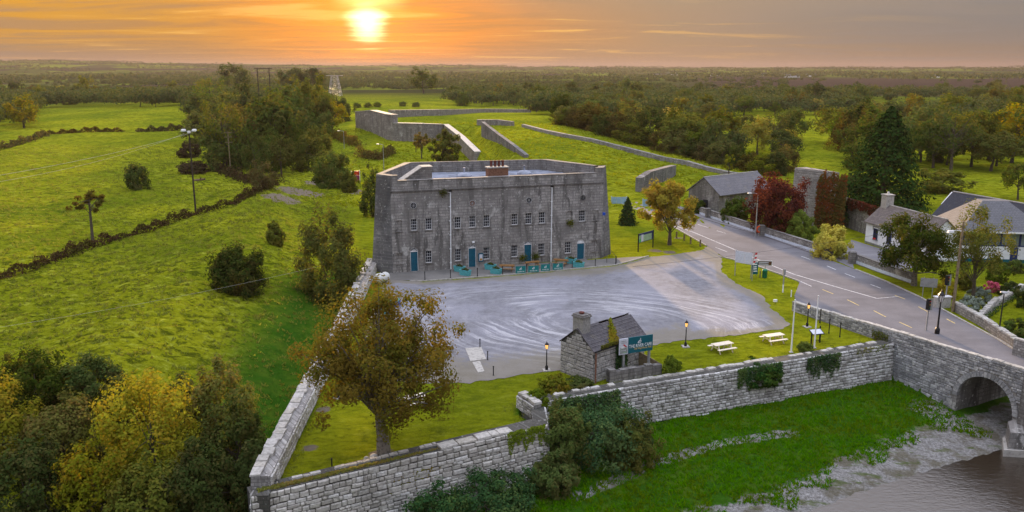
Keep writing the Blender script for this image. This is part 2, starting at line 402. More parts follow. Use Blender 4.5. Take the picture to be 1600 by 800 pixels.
M['grassblade'] = leafmat('grass_blades', (0.20, 0.25, 0.012), (0.33, 0.37, 0.022), (0.27, 0.28, 0.018), 0.4, 0.0)
M['bankblade'] = leafmat('grass_blades_bank', (0.050, 0.165, 0.006), (0.10, 0.235, 0.010), (0.10, 0.16, 0.010), 0.35, 0.0)
M['far_leaf'] = leafmat('leaves_far_wood', (0.042, 0.070, 0.020), (0.090, 0.120, 0.026), (0.10, 0.10, 0.028), 0.3, 0.0)
M['bark'] = plain('bark', (0.10, 0.082, 0.060), 0.95, 0.25, 6)
M['pale_bark'] = plain('pale_bark', (0.20, 0.175, 0.14), 0.95, 0.3, 5)
M['white'] = plain('white_paint', (0.76, 0.77, 0.77), 0.5, 0.07)
M['whitewash'] = plain('whitewashed_render', (0.80, 0.81, 0.83), 0.85, 0.06, 1.2)
M['teal'] = plain('teal_paint', (0.006, 0.095, 0.150), 0.45, 0.1)
M['sign_teal'] = plain('sign_teal', (0.004, 0.105, 0.135), 0.4, 0.05)
M['banner_teal'] = plain('banner_teal', (0.010, 0.20, 0.20), 0.7, 0.12)
M['planter'] = plain('planter_turquoise', (0.10, 0.42, 0.44), 0.6, 0.12)
M['black'] = plain('black_iron', (0.012, 0.012, 0.014), 0.4, 0.1)
M['steel'] = plain('galvanised_steel', (0.40, 0.41, 0.42), 0.45, 0.12, 4, 0.6)
M['pole_wood'] = plain('weathered_pole_wood', (0.22, 0.17, 0.10), 0.9, 0.25, 4)
M['dark_pole'] = plain('creosoted_pole', (0.05, 0.038, 0.028), 0.9, 0.2, 4)
M['pine_board'] = plain('pale_pine_boards', (0.74, 0.66, 0.52), 0.8, 0.08, 4)
M['stain_board'] = plain('stained_boards', (0.26, 0.13, 0.040), 0.75, 0.2, 4)
M['concrete'] = plain('concrete', (0.42, 0.40, 0.36), 0.95, 0.18, 3)
M['blue_white'] = plain('pale_blue_kerb_paint', (0.60, 0.66, 0.76), 0.7, 0.12, 2)
M['brickred'] = plain('chimney_brick', (0.22, 0.11, 0.07), 0.9, 0.25, 6)
M['pot'] = plain('clay_pot', (0.12, 0.035, 0.025), 0.8, 0.2, 6)
M['gate_blue'] = plain('blue_gate_paint', (0.26, 0.42, 0.55), 0.5, 0.12)
M['green_bin'] = plain('green_bin', (0.010, 0.16, 0.085), 0.5, 0.08)
M['red'] = plain('red_paint', (0.52, 0.02, 0.025), 0.5, 0.08)
M['orange'] = plain('orange_buoy', (0.72, 0.09, 0.012), 0.5, 0.05)
M['blue'] = plain('blue_plaque', (0.01, 0.07, 0.42), 0.4, 0.05)
M['purple'] = plain('purple_print', (0.20, 0.01, 0.10), 0.6, 0.05)
M['brown_sign'] = plain('brown_sign', (0.10, 0.05, 0.025), 0.6, 0.1)
M['gold_letter'] = plain('gold_lettering', (0.70, 0.50, 0.16), 0.6, 0.02)
M['white_letter'] = plain('white_lettering', (0.85, 0.86, 0.86), 0.6, 0.02)
M['paper'] = plain('printed_paper', (0.60, 0.62, 0.68), 0.7, 0.1, 8)
M['print_green'] = plain('print_green', (0.10, 0.40, 0.14), 0.6, 0.1)
M['print_pale'] = plain('print_pale_green', (0.32, 0.46, 0.30), 0.6, 0.1)
M['print_blue'] = plain('print_navy', (0.02, 0.035, 0.12), 0.6, 0.1)
M['print_grey'] = plain('print_stone_grey', (0.30, 0.33, 0.30), 0.6, 0.25, 12)
M['slate_flat'] = plain('lead_flat_roof', (0.30, 0.33, 0.40), 0.7, 0.22, 0.8)
M['soil'] = plain('soil', (0.035, 0.024, 0.015), 1.0, 0.2)
M['tank'] = plain('white_tank', (0.66, 0.66, 0.62), 0.6, 0.2, 1.5)
M['wire'] = plain('pale_wire', (0.50, 0.48, 0.42), 0.6, 0.05)
M['amber'] = plain('amber', (0.5, 0.25, 0.02), 0.5)
M['yellow_line'] = plain('yellow_road_paint', (0.62, 0.47, 0.17), 0.8, 0.2, 3)
M['white_line'] = plain('white_road_paint', (0.62, 0.62, 0.62), 0.8, 0.25, 3)
M['log'] = plain('dead_log', (0.16, 0.10, 0.07), 0.95, 0.3)
def glassmat(name, c, rough=0.12):
    m, n = newmat(name)
    finish(n, c, rough, n.noise(n.node('TexCoord', out=3), 1.5, 2), 0.05, 0.02, 0.0, 0.25)
    return m
M['glass'] = glassmat('dark_window_glass', (0.022, 0.025, 0.032))
M['house_glass'] = glassmat('sunroom_glass', (0.20, 0.25, 0.25), 0.2)
def lampmat():
    m, n = newmat('lit_lantern_glass')
    finish(n, (0.9, 0.6, 0.3), 0.4, None, 0, 0, 0, 0.4, **{'Emission Color': (1.0, 0.46, 0.10, 1), 'Emission Strength': 0.8})
    return m
M['lit'] = lampmat()
M['unlit'] = plain('lantern_glass', (0.62, 0.60, 0.58), 0.3, 0.05)
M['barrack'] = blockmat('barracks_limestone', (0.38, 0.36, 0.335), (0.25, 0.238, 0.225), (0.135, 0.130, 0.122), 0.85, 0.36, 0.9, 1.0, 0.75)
M['barrack_dark'] = blockmat('barracks_dark_limestone', (0.20, 0.195, 0.195), (0.13, 0.128, 0.13), (0.24, 0.235, 0.23), 0.95, 0.40, 0.65, 1.0, 0.45)  # darker grey blocks for canted corners, side walls and ditch revetments
M['parapet'] = blockmat('parapet_limestone', (0.27, 0.255, 0.235), (0.19, 0.18, 0.17), (0.12, 0.112, 0.105), 0.9, 0.30, 0.6, 1.0, 0.35)
M['rubble'] = blockmat('rubble_masonry', (0.36, 0.345, 0.325), (0.23, 0.22, 0.21), (0.15, 0.145, 0.13), 0.42, 0.24, 0.45, 1.0, 0.8)
M['rubble_far'] = blockmat('old_fort_masonry', (0.34, 0.31, 0.285), (0.22, 0.20, 0.18), (0.13, 0.115, 0.10), 0.9, 0.55, 0.6, 1.0, 0.6)
M['core'] = blockmat('wall_mortar_core', (0.11, 0.105, 0.09), (0.085, 0.08, 0.07), (0.06, 0.06, 0.05), 0.4, 0.25, 0.4, 1.0, 0.25)
M['stone'] = stonemat('wall_stone', [(0.26, 0.25, 0.235), (0.40, 0.385, 0.36), (0.52, 0.505, 0.48), (0.68, 0.67, 0.65), (0.42, 0.405, 0.375)], 0.9)
M['stone_front'] = stonemat('front_wall_stone', [(0.40, 0.375, 0.335), (0.54, 0.51, 0.46), (0.62, 0.59, 0.53), (0.46, 0.435, 0.385), (0.74, 0.72, 0.68)], 0.85)
M['stone_dark'] = stonemat('bridge_stone', [(0.22, 0.225, 0.23), (0.29, 0.295, 0.30), (0.37, 0.375, 0.38), (0.55, 0.55, 0.545)], 0.75, True, 1.6, 0.12)
M['stone_cottage'] = stonemat('cottage_stone', [(0.33, 0.31, 0.29), (0.40, 0.38, 0.35), (0.28, 0.27, 0.255), (0.46, 0.44, 0.41)], 0.3, True, 1.6, 0.05)
M['coping'] = stonemat('coping_stone', [(0.40, 0.38, 0.34), (0.50, 0.48, 0.44), (0.45, 0.42, 0.36), (0.55, 0.53, 0.50)], 0.5, True, 1.2, 0.25)
def slatemat(name, c1, c2, moss=0.3, bw=0.4, bh=0.28):
    m, n = newmat(name)
    co = n.node('TexCoord', out=3); s = n.node('SeparateXYZ', {0: co}, out=None)
    vec = n.node('CombineXYZ', {0: s.outputs[0], 1: n.m('ADD', n.m('MULTIPLY', s.outputs[2], 1.25), n.m('MULTIPLY', s.outputs[1], 0.2)), 2: 0.0})
    br = n.node('TexBrick', {'Vector': vec, 'Color1': c1, 'Color2': c2, 'Mortar': tuple(v * 0.35 for v in c1), 'Scale': 1.0, 'Mortar Size': 0.012, 'Brick Width': bw, 'Row Height': bh}, out=None)
    g = n.noise(co, 3.5, 5, 0.7)
    c = n.mix(n.rng(g, 0.4, 0.75, 0, 0.6), br.outputs[0], tuple(v * 0.55 for v in c1))
    c = n.mix(n.m('MULTIPLY', n.rng(n.noise(co, 0.9, 5, 0.7), 0.55, 0.66), moss), c, (0.22, 0.20, 0.15))
    finish(n, c, 0.8, n.m('ADD', n.m('SUBTRACT', 1.0, br.outputs[1]), g), 0.5, 0.03)
    return m
M['slate'] = slatemat('cottage_slate', (0.115, 0.105, 0.11), (0.085, 0.078, 0.085), 0.25)
M['slate_old'] = slatemat('mossy_old_slate', (0.17, 0.145, 0.13), (0.12, 0.10, 0.095), 0.7)
M['slate_new'] = slatemat('new_slate', (0.155, 0.155, 0.165), (0.13, 0.13, 0.14), 0.1)
M['slate_dark'] = slatemat('dark_slate', (0.045, 0.048, 0.062), (0.035, 0.038, 0.05), 0.1)
M['tin'] = slatemat('grey_sheet_roof', (0.16, 0.155, 0.165), (0.13, 0.125, 0.135), 0.35, 1.2, 0.5)

def groundmat():
    m, n = newmat('pasture_and_bank')
    geo = n.node('NewGeometry', out=None); pos = geo.outputs['Position']
    sp = n.node('SeparateXYZ', {0: pos}, out=None)
    att = lambda nm: n.node('Attribute', attribute_name=nm, out=2)
    a = n.noise(pos, 0.05, 5, 0.6); b = n.noise(pos, 0.45, 5, 0.65); c = n.noise(pos, 2.4, 6, 0.75, 0.5)
    g = n.mix(n.rng(a, 0.38, 0.64), (0.190, 0.228, 0.008), (0.285, 0.300, 0.010))
    g = n.mix(n.rng(b, 0.5, 0.72, 0, 0.6), g, (0.075, 0.095, 0.010))
    g = n.mix(n.rng(c, 0.48, 0.76, 0, 0.62), g, (0.050, 0.070, 0.008))
    g = n.mix(n.rng(c, 0.45, 0.25, 0, 0.5), g, (0.30, 0.31, 0.02))
    b2 = n.noise(n.map(pos, (0.7, 1.5, 1)), 0.75, 6, 0.75, 0.3)
    rough = att('rough')
    g = n.mix(n.m('MULTIPLY', n.rng(b2, 0.50, 0.60, 0, 0.85), rough), g, (0.055, 0.072, 0.006))
    g = n.mix(n.m('MULTIPLY', n.rng(b2, 0.47, 0.36, 0, 0.75), rough), g, (0.37, 0.40, 0.045))  # highlights on the tussocks, put into the grass colour
    wide = n.noise(pos, 0.022, 4, 0.6, 0.4)
    g = n.mix(n.rng(wide, 0.46, 0.62, 0, 0.45), g, (0.085, 0.130, 0.008))  # broad darker green painted in, so slopes read as sunlit and shaded
    bank = n.mix(n.rng(b, 0.42, 0.68), (0.040, 0.115, 0.008), (0.085, 0.150, 0.012))
    bank = n.mix(n.rng(c, 0.48, 0.72, 0, 0.5), bank, (0.03, 0.06, 0.008))
    g = n.mix(att('bank'), g, bank)
    # distant country: a patchwork of pasture, stubble, bog and scrub
    vor = n.node('TexVoronoi', {'Vector': n.map(pos, (1, 0.55, 1)), 'Scale': 0.0048, 'Randomness': 0.9}, out=1)
    patch = n.ramp(n.node('SeparateColor', {0: vor}), [(0, (0.19, 0.24, 0.016)), (0.25, (0.06, 0.075, 0.016)), (0.5, (0.15, 0.19, 0.016)), (0.68, (0.055, 0.042, 0.030)), (0.85, (0.036, 0.040, 0.018)), (1, (0.085, 0.085, 0.03))])
    patch = n.mix(n.rng(n.noise(pos, 0.012, 5, 0.7), 0.45, 0.6, 0, 0.6), patch, (0.035, 0.04, 0.014))
    g = n.mix(att('far'), g, patch)
    dirt = n.mix(c, (0.17, 0.135, 0.09), (0.26, 0.22, 0.17))
    dm = n.rng(n.m('ADD', att('dirt'), n.m('MULTIPLY', n.m('SUBTRACT', b, 0.5), 0.9)), 0.42, 0.62)
    g = n.mix(dm, g, dirt)
    bog = n.mix(a, (0.045, 0.034, 0.026), (0.070, 0.048, 0.034))
    g = n.mix(att('bog'), g, bog)
    peb = n.noise(pos, 5.0, 6, 0.8)
    sh = n.mix(n.rng(peb, 0.3, 0.7), (0.14, 0.13, 0.115), (0.44, 0.43, 0.415))
    sh = n.mix(n.rng(b, 0.46, 0.62, 0, 0.75), sh, (0.13, 0.115, 0.07))
    sh = n.mix(n.m('MULTIPLY', n.rng(n.noise(n.map(pos, (0.5, 1.3, 1), rot=(0, 0, 0.5)), 0.8, 5, 0.7), 0.54, 0.64), 0.7), sh, (0.085, 0.12, 0.02))
    sm = n.rng(n.m('ADD', att('shingle'), n.m('ADD', n.m('MULTIPLY', n.m('SUBTRACT', b, 0.5), 1.3), n.m('MULTIPLY', n.m('SUBTRACT', c, 0.5), 0.7))), 0.38, 0.62)
    g = n.mix(sm, g, sh)
    h = n.m('ADD', n.m('MULTIPLY', b, 1.6), c)
    finish(n, g, 1.0, h, 1.0, 0.45, 0.0, 0.0)
    return m
M['ground'] = groundmat()
def gravelmat():
    m, n = newmat('yard_gravel')
    pos = n.node('NewGeometry', out=None).outputs['Position']
    c0 = at(945, 505)
    rel = n.vm('SUBTRACT', pos, (c0[0], c0[1], 0.0))
    rel = n.node('VectorRotate', {'Vector': rel, 'Angle': R(20)}, rotation_type='Z_AXIS')
    rel = n.map(rel, (0.62, 1.0, 1))
    rad = n.vm('LENGTH', rel, out=1)
    warp = n.noise(pos, 0.12, 4, 0.6)
    sr = n.node('SeparateXYZ', {0: rel}, out=None); th = n.m('ARCTAN2', sr.outputs[1], sr.outputs[0])
    rr = n.m('ADD', rad, n.m('MULTIPLY', warp, 2.0))
    arcs = n.noise(n.node('CombineXYZ', {0: n.m('MULTIPLY', rr, 1.7), 1: n.m('MULTIPLY', th, 1.1), 2: 0.0}), 1.0, 8, 0.75, 0.0)
    am = n.m('MULTIPLY', n.m('MULTIPLY', n.rng(rad, 17, 8), n.rng(rad, 1.5, 6.0)), n.rng(n.noise(pos, 0.10, 3), 0.34, 0.56))
    blotch = n.noise(pos, 0.16, 4, 0.6)
    peb = n.noise(pos, 9.0, 4, 0.8); mid = n.noise(pos, 1.2, 5, 0.7)
    g = n.mix(n.rng(mid, 0.3, 0.7), (0.150, 0.150, 0.165), (0.250, 0.248, 0.268))
    g = n.mix(n.rng(blotch, 0.40, 0.62, 0, 0.6), g, (0.30, 0.30, 0.345))
    tr = n.m('MULTIPLY', n.rng(arcs, 0.46, 0.62), am)
    g = n.mix(n.m('MULTIPLY', tr, 0.88), g, (0.54, 0.535, 0.555))
    dk = n.m('MULTIPLY', n.rng(arcs, 0.48, 0.36), am)
    g = n.mix(n.m('MULTIPLY', dk, 0.45), g, (0.14, 0.138, 0.15))
    g = n.mix(n.rng(peb, 0.35, 0.7, 0.35, 0.0), g, (0.10, 0.10, 0.10))
    at2 = n.node('Attribute', attribute_name='edge', out=2)
    mo = n.m('MULTIPLY', n.rng(n.m('ADD', at2, n.m('MULTIPLY', n.m('SUBTRACT', mid, 0.5), 0.8)), 0.45, 0.75), 0.6)
    g = n.mix(mo, g, (0.17, 0.145, 0.085))
    finish(n, g, 0.92, n.m('ADD', peb, mid), 0.5, 0.04, 0.0, 0.2)
    return m
M['gravel'] = gravelmat()
def asphaltmat(name, c, c2):
    m, n = newmat(name)
    pos = n.node('NewGeometry', out=None).outputs['Position']
    a = n.noise(pos, 0.25, 4, 0.6); b = n.noise(pos, 6, 4, 0.8)
    g = n.mix(n.rng(a, 0.35, 0.65), c, c2)
    g = n.mix(n.rng(b, 0.4, 0.8, 0, 0.4), g, tuple(x * 0.6 for x in c))
    pt = n.noise(n.map(pos, (0.25, 1.2, 1), rot=(0, 0, -0.9)), 0.5, 4, 0.6)
    g = n.mix(n.rng(pt, 0.52, 0.7, 0, 0.3), g, tuple(x * 1.35 for x in c2))
    finish(n, g, 0.88, b, 0.25, 0.02, 0.0, 0.3)
    return m
M['asphalt'] = asphaltmat('asphalt', (0.118, 0.116, 0.128), (0.155, 0.152, 0.166))
M['tarmac_drive'] = asphaltmat('drive_tarmac', (0.15, 0.145, 0.155), (0.19, 0.185, 0.195))
def watermat():
    m, n = newmat('river_water')
    pos = n.node('NewGeometry', out=None).outputs['Position']
    rp = n.noise(n.map(pos, (1.0, 2.2, 1), rot=(0, 0, 0.5)), 1.6, 5, 0.6, 0.4)
    finish(n, (0.035, 0.025, 0.016), 0.05, rp, 0.30, 0.10, 0.0, 1.0, IOR=1.9)
    return m
M['water'] = watermat()

# ================================================================== SETTING
def axis(parts):
    out = []
    for a, b, st in parts: out += list(np.arange(a, b - 1e-6, st))
    return out
gx = axis([(-70, -22, 0.6), (-22, 56, 0.5), (56, 81, 1.0)])
x = 82.0; st = 1.3
right = []
while x < 15000: right.append(x); st *= 1.075; x += st
left = [-70 - (q - 82) - 1.3 for q in right]
gx = np.array(sorted(left) + gx + right)
gy = axis([(36, 42, 1.0), (42, 108, 0.5), (108, 300, 1.3)])
y = 301.5; st = 1.6; up_ = []
while y < 15500: up_.append(y); st *= 1.06; y += st
y = 35.0; st = 1.2; dn = []
while y > -600: dn.append(y); st *= 1.15; y -= st
gy = np.array(sorted(dn) + gy + up_)
XX, YY = np.meshgrid(gx, gy)
ZZ = gz(XX, YY)
near = (np.abs(XX) < 90) & (YY > 30) & (YY < 320)
tuft = 0.06 * vnoise(XX, YY, 1.9, 4) + 0.05 * vnoise(XX, YY, 3.3, 9) + rng.normal(0, 0.055, XX.shape) + 0.10 * np.maximum(vnoise(XX, YY, 1.1, 14), 0) ** 2
SD = poly_sd(PLAT, XX, YY)
open_field = smooth(1.0, 4.0, -SD) * (1 - smooth(-2, 8, XX))       # rough pasture outside the left wall
ZZ = ZZ + near * tuft * (0.25 + 1.5 * open_field + 0.8 * smooth(130, 150, YY)) * (1 - smooth(2, 5, SD) * (YY < 125) * 0.9)
ny, nx = XX.shape
idx = np.arange(nx * ny).reshape(ny, nx)
Q = np.stack([idx[:-1, :-1], idx[:-1, 1:], idx[1:, 1:], idx[1:, :-1]], -1).reshape(-1, 4)
gm = np_mesh('ground', np.stack([XX, YY, ZZ], -1).reshape(-1, 3), Q)
for p in gm.polygons: p.use_smooth = True
S_ = river_s(XX, YY)
def put_attr(me, name, arr):
    at_ = me.attributes.new(name, 'FLOAT', 'POINT'); at_.data.foreach_set('value', np.asarray(arr, np.float32).ravel())
bank = (SD < 0.6) * smooth(-19, -13, XX) * smooth(34, 28, S_) * (YY < 95)
bank = np.maximum(bank, (SD < 0.5) * smooth(9, 3, seg_d(XX, YY, [(-19.0, 40), (-19.5, 70), (-21, 96)])) * (XX < -14))
put_attr(gm, 'bank', bank)
put_attr(gm, 'rough', np.clip(0.42 + open_field + 0.45 * smooth(120, 150, YY) * (SD > 0), 0, 1))
rr = np.hypot(XX, YY)
put_attr(gm, 'far', smooth(420, 900, rr))
trick = [G(u, v)[:2] for u, v in ((900, 775), (960, 750), (1010, 725), (1080, 705), (1150, 688), (1240, 676))]
shing = smooth(4.6, 1.0, S_ - 1.8 * smooth(15, 36, XX)) * (SD < 0.3) * 1.0
shing = np.maximum(shing, 0.85 * smooth(0.9, 0.25, seg_d(XX, YY, trick)))
shing = np.maximum(shing, 0.75 * smooth(3.0, 0.5, seg_d(XX, YY, [brp(17.0, 2.0), brp(20.6, 1.5), brp(20.6, -9)])))
put_attr(gm, 'shingle', shing)
dirt = np.zeros_like(XX)
for u, v, r_ in ((470, 300, 6.0), (440, 310, 5), (500, 285, 5), (556, 300, 4), (1022, 392, 1.6), (1045, 394, 1.4), (1060, 372, 1.0), (598, 708, 1.2), (485, 700, 0.8), (505, 640, 0.8)):
    q = G(u, v); dirt = np.maximum(dirt, smooth(r_ * 1.4, r_ * 0.3, np.hypot(XX - q[0], YY - q[1])) * 0.75)
put_attr(gm, 'dirt', dirt)
put_attr(gm, 'bog', smooth(700, 900, YY) * smooth(2600, 1800, YY) * smooth(0.14, 0.26, XX / np.maximum(YY, 1)) * smooth(0.2, 0.45, vnoise(XX, YY, 0.002, 3) + 0.5))
ground = link('ground', gm, M['ground']); tag(ground, kind='structure')

# river
wb = MB(); wb.add([(-500, -500, -4.65), (500, -500, -4.65), (500, 200, -4.65), (-500, 200, -4.65)], [(0, 1, 2, 3)])
o = wb.build('river', M['water']); tag(o, kind='structure')

# jittered flat sheets
def densify(poly, step):
    out = []
    for i in range(len(poly)):
        a = np.array(poly[i][:2]); b = np.array(poly[(i + 1) % len(poly)][:2]); k = max(1, int(np.hypot(*(b - a)) / step))
        out += [a + (b - a) * j / k for j in range(k)]
    return out
def sheet(name, poly, z, mat, jit=0.0, step=0.6, grid=None, kind='structure'):
    pts = densify(poly, step)
    bm = bmesh.new()
    vv = [bm.verts.new((p[0] + rng.normal(0, jit) if jit else p[0], p[1] + (rng.normal(0, jit) if jit else 0), z)) for p in pts]
    f = bm.faces.new(vv); bmesh.ops.triangulate(bm, faces=[f], ngon_method='EAR_CLIP')
    bmesh.ops.recalc_face_normals(bm, faces=bm.faces)
    if bm.faces[:][0].normal.z < 0: bmesh.ops.reverse_faces(bm, faces=bm.faces)
    if grid:
        bmesh.ops.subdivide_edges(bm, edges=bm.edges[:], cuts=grid, use_grid_fill=True)
    me = bpy.data.meshes.new(name); bm.to_mesh(me); bm.free()
    o = link(name, me, mat); tag(o, kind=kind); return o
def P2(*uv, z=0.0): return [tuple(at(u, v, z)[:2]) for u, v in uv]

YARD = P2((600, 436), (662, 441), (800, 431), (962, 416), (1014, 402), (1060, 397), (1098, 391), (1106, 384), (1128, 402), (1127, 424), (1150, 443), (1190, 462), (1207, 484), (1236, 507), (1222, 514), (1140, 525), (1060, 533), (1015, 540), (960, 560), (888, 578), (840, 582), (790, 590), (735, 598), (660, 600), (575, 592), (556, 560))
yard = sheet('gravel_yard', YARD, 0.03, M['gravel'], 0.10, 0.5, 2)
me = yard.data; co = np.zeros(len(me.vertices) * 3); me.vertices.foreach_get('co', co); co = co.reshape(-1, 3)
put_attr(me, 'edge', smooth(3.0, 0.0, np.abs(poly_sd(np.array(YARD), co[:, 0], co[:, 1]))))

# road: near edge then far edge
NEAR = P2((870, 300), (960, 314), (1020, 338), (1062, 360), (1104, 384), (1130, 402), (1178, 414), (1250, 440), (1240, 466)) + [tuple(brp(s, -0.95)) for s in (0.5, 10, 22, 50)]
FAR = [tuple(brp(50, -7.0)), tuple(brp(24, -7.0))] + P2((1600, 556), (1560, 531), (1502, 500), (1440, 466), (1384, 440), (1338, 422), (1300, 408), (1200, 372), (1100, 343), (1040, 318), (985, 301), (880, 287))
ROAD = NEAR + FAR
def resample(pts, n):
    P = np.array(pts); L = np.concatenate([[0], np.cumsum(np.linalg.norm(np.diff(P, axis=0), axis=1))]); t = np.linspace(0, L[-1], n)
    return np.stack([np.interp(t, L, P[:, 0]), np.interp(t, L, P[:, 1])], -1)
def ribbon(name, A_, B_, z, mat, rows=8):
    V = []; n = len(A_)
    for j in range(rows + 1): V += [(*(A_[i] + (B_[i] - A_[i]) * j / rows), z) for i in range(n)]
    Q_ = [(j * n + i, j * n + i + 1, (j + 1) * n + i + 1, (j + 1) * n + i) for j in range(rows) for i in range(n - 1)]
    o = link(name, np_mesh(name, V, Q_), mat); tag(o, kind='structure'); return o
road = ribbon('road', resample(NEAR, 90), resample(FAR[::-1], 90), 0.05, M['asphalt'])
DRIVE = P2((1296, 403), (1316, 392), (1330, 375), (1350, 381), (1400, 396), (1440, 409), (1420, 422), (1330, 402), (1334, 420))
drive = sheet('driveway', DRIVE, 0.04, M['tarmac_drive'], 0.02, 1.0)
# footpath strip between road and the far wall, with a kerb
def strip(name, pts, wid, z0, z1, mat, parent=None, side=1):
    b = MB(); pts = [np.array(p[:2]) for p in pts]
    L = []; 
    for i, p in enumerate(pts):
        d = pts[min(i + 1, len(pts) - 1)] - pts[max(i - 1, 0)]; d = d / np.linalg.norm(d); nrm = np.array([-d[1], d[0]]) * side
        L.append((p, p + nrm * wid))
    for (a, a2), (c, c2) in zip(L[:-1], L[1:]):
        b.hexa([(*a, z0), (*c, z0), (*c2, z0), (*a2, z0)], [(*a, z1), (*c, z1), (*c2, z1), (*a2, z1)])
    return b.build(name, mat, parent)
fp = strip('footpath', P2((1040, 318), (1100, 343), (1200, 372), (1298, 407)), 1.2, -0.1, 0.14, M['tarmac_drive'], None, 1); tag(fp, kind='structure')
k1 = strip('kerb', P2((1338, 422), (1384, 440), (1440, 466), (1502, 500), (1560, 531), (1600, 556)), 0.16, -0.1, 0.15, M['concrete'], None, -1); tag(k1, kind='structure')
k2 = strip('kerb', P2((1130, 402), (1178, 414), (1250, 440)), 0.16, -0.1, 0.13, M['concrete'], None, -1); tag(k2, kind='structure')
k3 = strip('kerb', P2((960, 314), (1020, 338), (1062, 360), (1104, 384)), 0.16, -0.1, 0.13, M['concrete'], None, -1); tag(k3, kind='structure')
# painted markings, each a part of the road
def marking(name, pts, wid, mat, z=0.056):
    b = MB(); pts = [np.array(p) for p in pts]
    for a, c in zip(pts[:-1], pts[1:]):
        d = (c - a) / np.linalg.norm(c - a); nn = np.array([-d[1], d[0]]) * wid / 2
        b.quad((*(a - nn), z), (*(c - nn), z), (*(c + nn), z), (*(a + nn), z))
    return b.build(name, mat, road)
marking('centre_line', P2((1052, 352), (1085, 364), (1130, 383), (1200, 413), (1240, 429), (1300, 447), (1370, 467)), 0.16, M['white_line'])
marking('lane_marking', P2((1370, 467), (1404, 464)), 0.12, M['white_line'], 0.060)
for a, b_ in (((1118, 387), (1136, 394)), ((1090, 351), (1106, 356)), ((1120, 361), (1134, 365)), ((1252, 401), (1266, 406)), ((1292, 416), (1306, 422)), ((1320, 428), (1336, 434)), ((1360, 445), (1376, 451)), ((1215, 427), (1228, 432)), ((1250, 440), (1268, 448))):
    marking('lane_marking', P2(a, b_), 0.13, M['white_line'])
for a, b_ in (((1285, 453), (1302, 460)), ((1324, 469), (1342, 478)), ((1365, 486), (1384, 496)), ((1405, 504), (1425, 513)), ((1435, 480), (1452, 489)), ((1479, 499), (1492, 506)), ((1398, 462), (1414, 468))):
    marking('lane_marking', P2(a, b_), 0.13, M['yellow_line'])
# paved strip in front of the barracks with its low kerb
APRON = P2((600, 428), (614, 426), (800, 414), (960, 404), (985, 402), (1014, 401), (962, 414), (800, 429), (662, 439), (602, 438))
sheet('paved_strip', APRON, 0.045, asphaltmat('paved_cobble', (0.13, 0.125, 0.115), (0.19, 0.18, 0.165)), 0.02, 1.0)
kk = strip('kerb', P2((640, 440), (662, 440), (800, 430), (962, 415), (1014, 401)), 0.15, -0.1, 0.14, M['concrete'], None, 1); tag(kk, kind='structure')
# lane running up past the fort on the left of the barracks, and the ramp of the old work
LANE = P2((540, 300), (600, 290), (640, 268), (600, 262), (560, 255), (530, 238), (505, 222), (480, 212), (470, 210), (490, 222), (520, 240), (545, 258), (552, 270), (530, 284))
sheet('lane', [tuple(p) for p in LANE], 0.10, M['tarmac_drive'], 0.05, 1.5)

# ================================================================== stone walls
def stone_variants(k=8):
    out = []
    for i in range(k):
        r = np.random.default_rng(100 + i); j = lambda: r.uniform(-0.05, 0.05)
        c = 0.10
        back = [(-.5, 0, -.5), (.5, 0, -.5), (.5, 0, .5), (-.5, 0, .5)]
        mid = [(-.5 + j() * .4, -.55, -.5 + j() * .4), (.5 + j() * .4, -.55, -.5 + j() * .4), (.5 + j() * .4, -.55, .5 + j() * .4), (-.5 + j() * .4, -.55, .5 + j() * .4)]
        fr = [(-.5 + c + j(), -1 + j(), -.5 + c * 1.4 + j()), (.5 - c + j(), -1 + j(), -.5 + c * 1.4 + j()), (.5 - c + j(), -1 + j(), .5 - c * 1.4 + j()), (-.5 + c + j(), -1 + j(), .5 - c * 1.4 + j())]
        b = MB(); b.v = back + mid + fr
        b.f = [(8, 9, 10, 11)] + [(q, (q + 1) % 4, (q + 1) % 4 + 4, q + 4) for q in range(4)] + [(q + 4, (q + 1) % 4 + 4, (q + 1) % 4 + 8, q + 8) for q in range(4)]
        out.append(b)
    return out
SV = stone_variants()
SVM = {}
def sv_mesh(i, mat):
    if (i, mat.name) not in SVM:
        me = SV[i].mesh('stone'); me.materials.append(mat); SVM[(i, mat.name)] = me
    return SVM[(i, mat.name)]
def px_of(p):
    d = np.asarray(p) - np.array([0, 0, CAMH]); f = d[1] * _cp - d[2] * _sp
    return 800 + FPX * d[0] / f, 400 - FPX * (d[1] * _sp + d[2] * _cp) / f
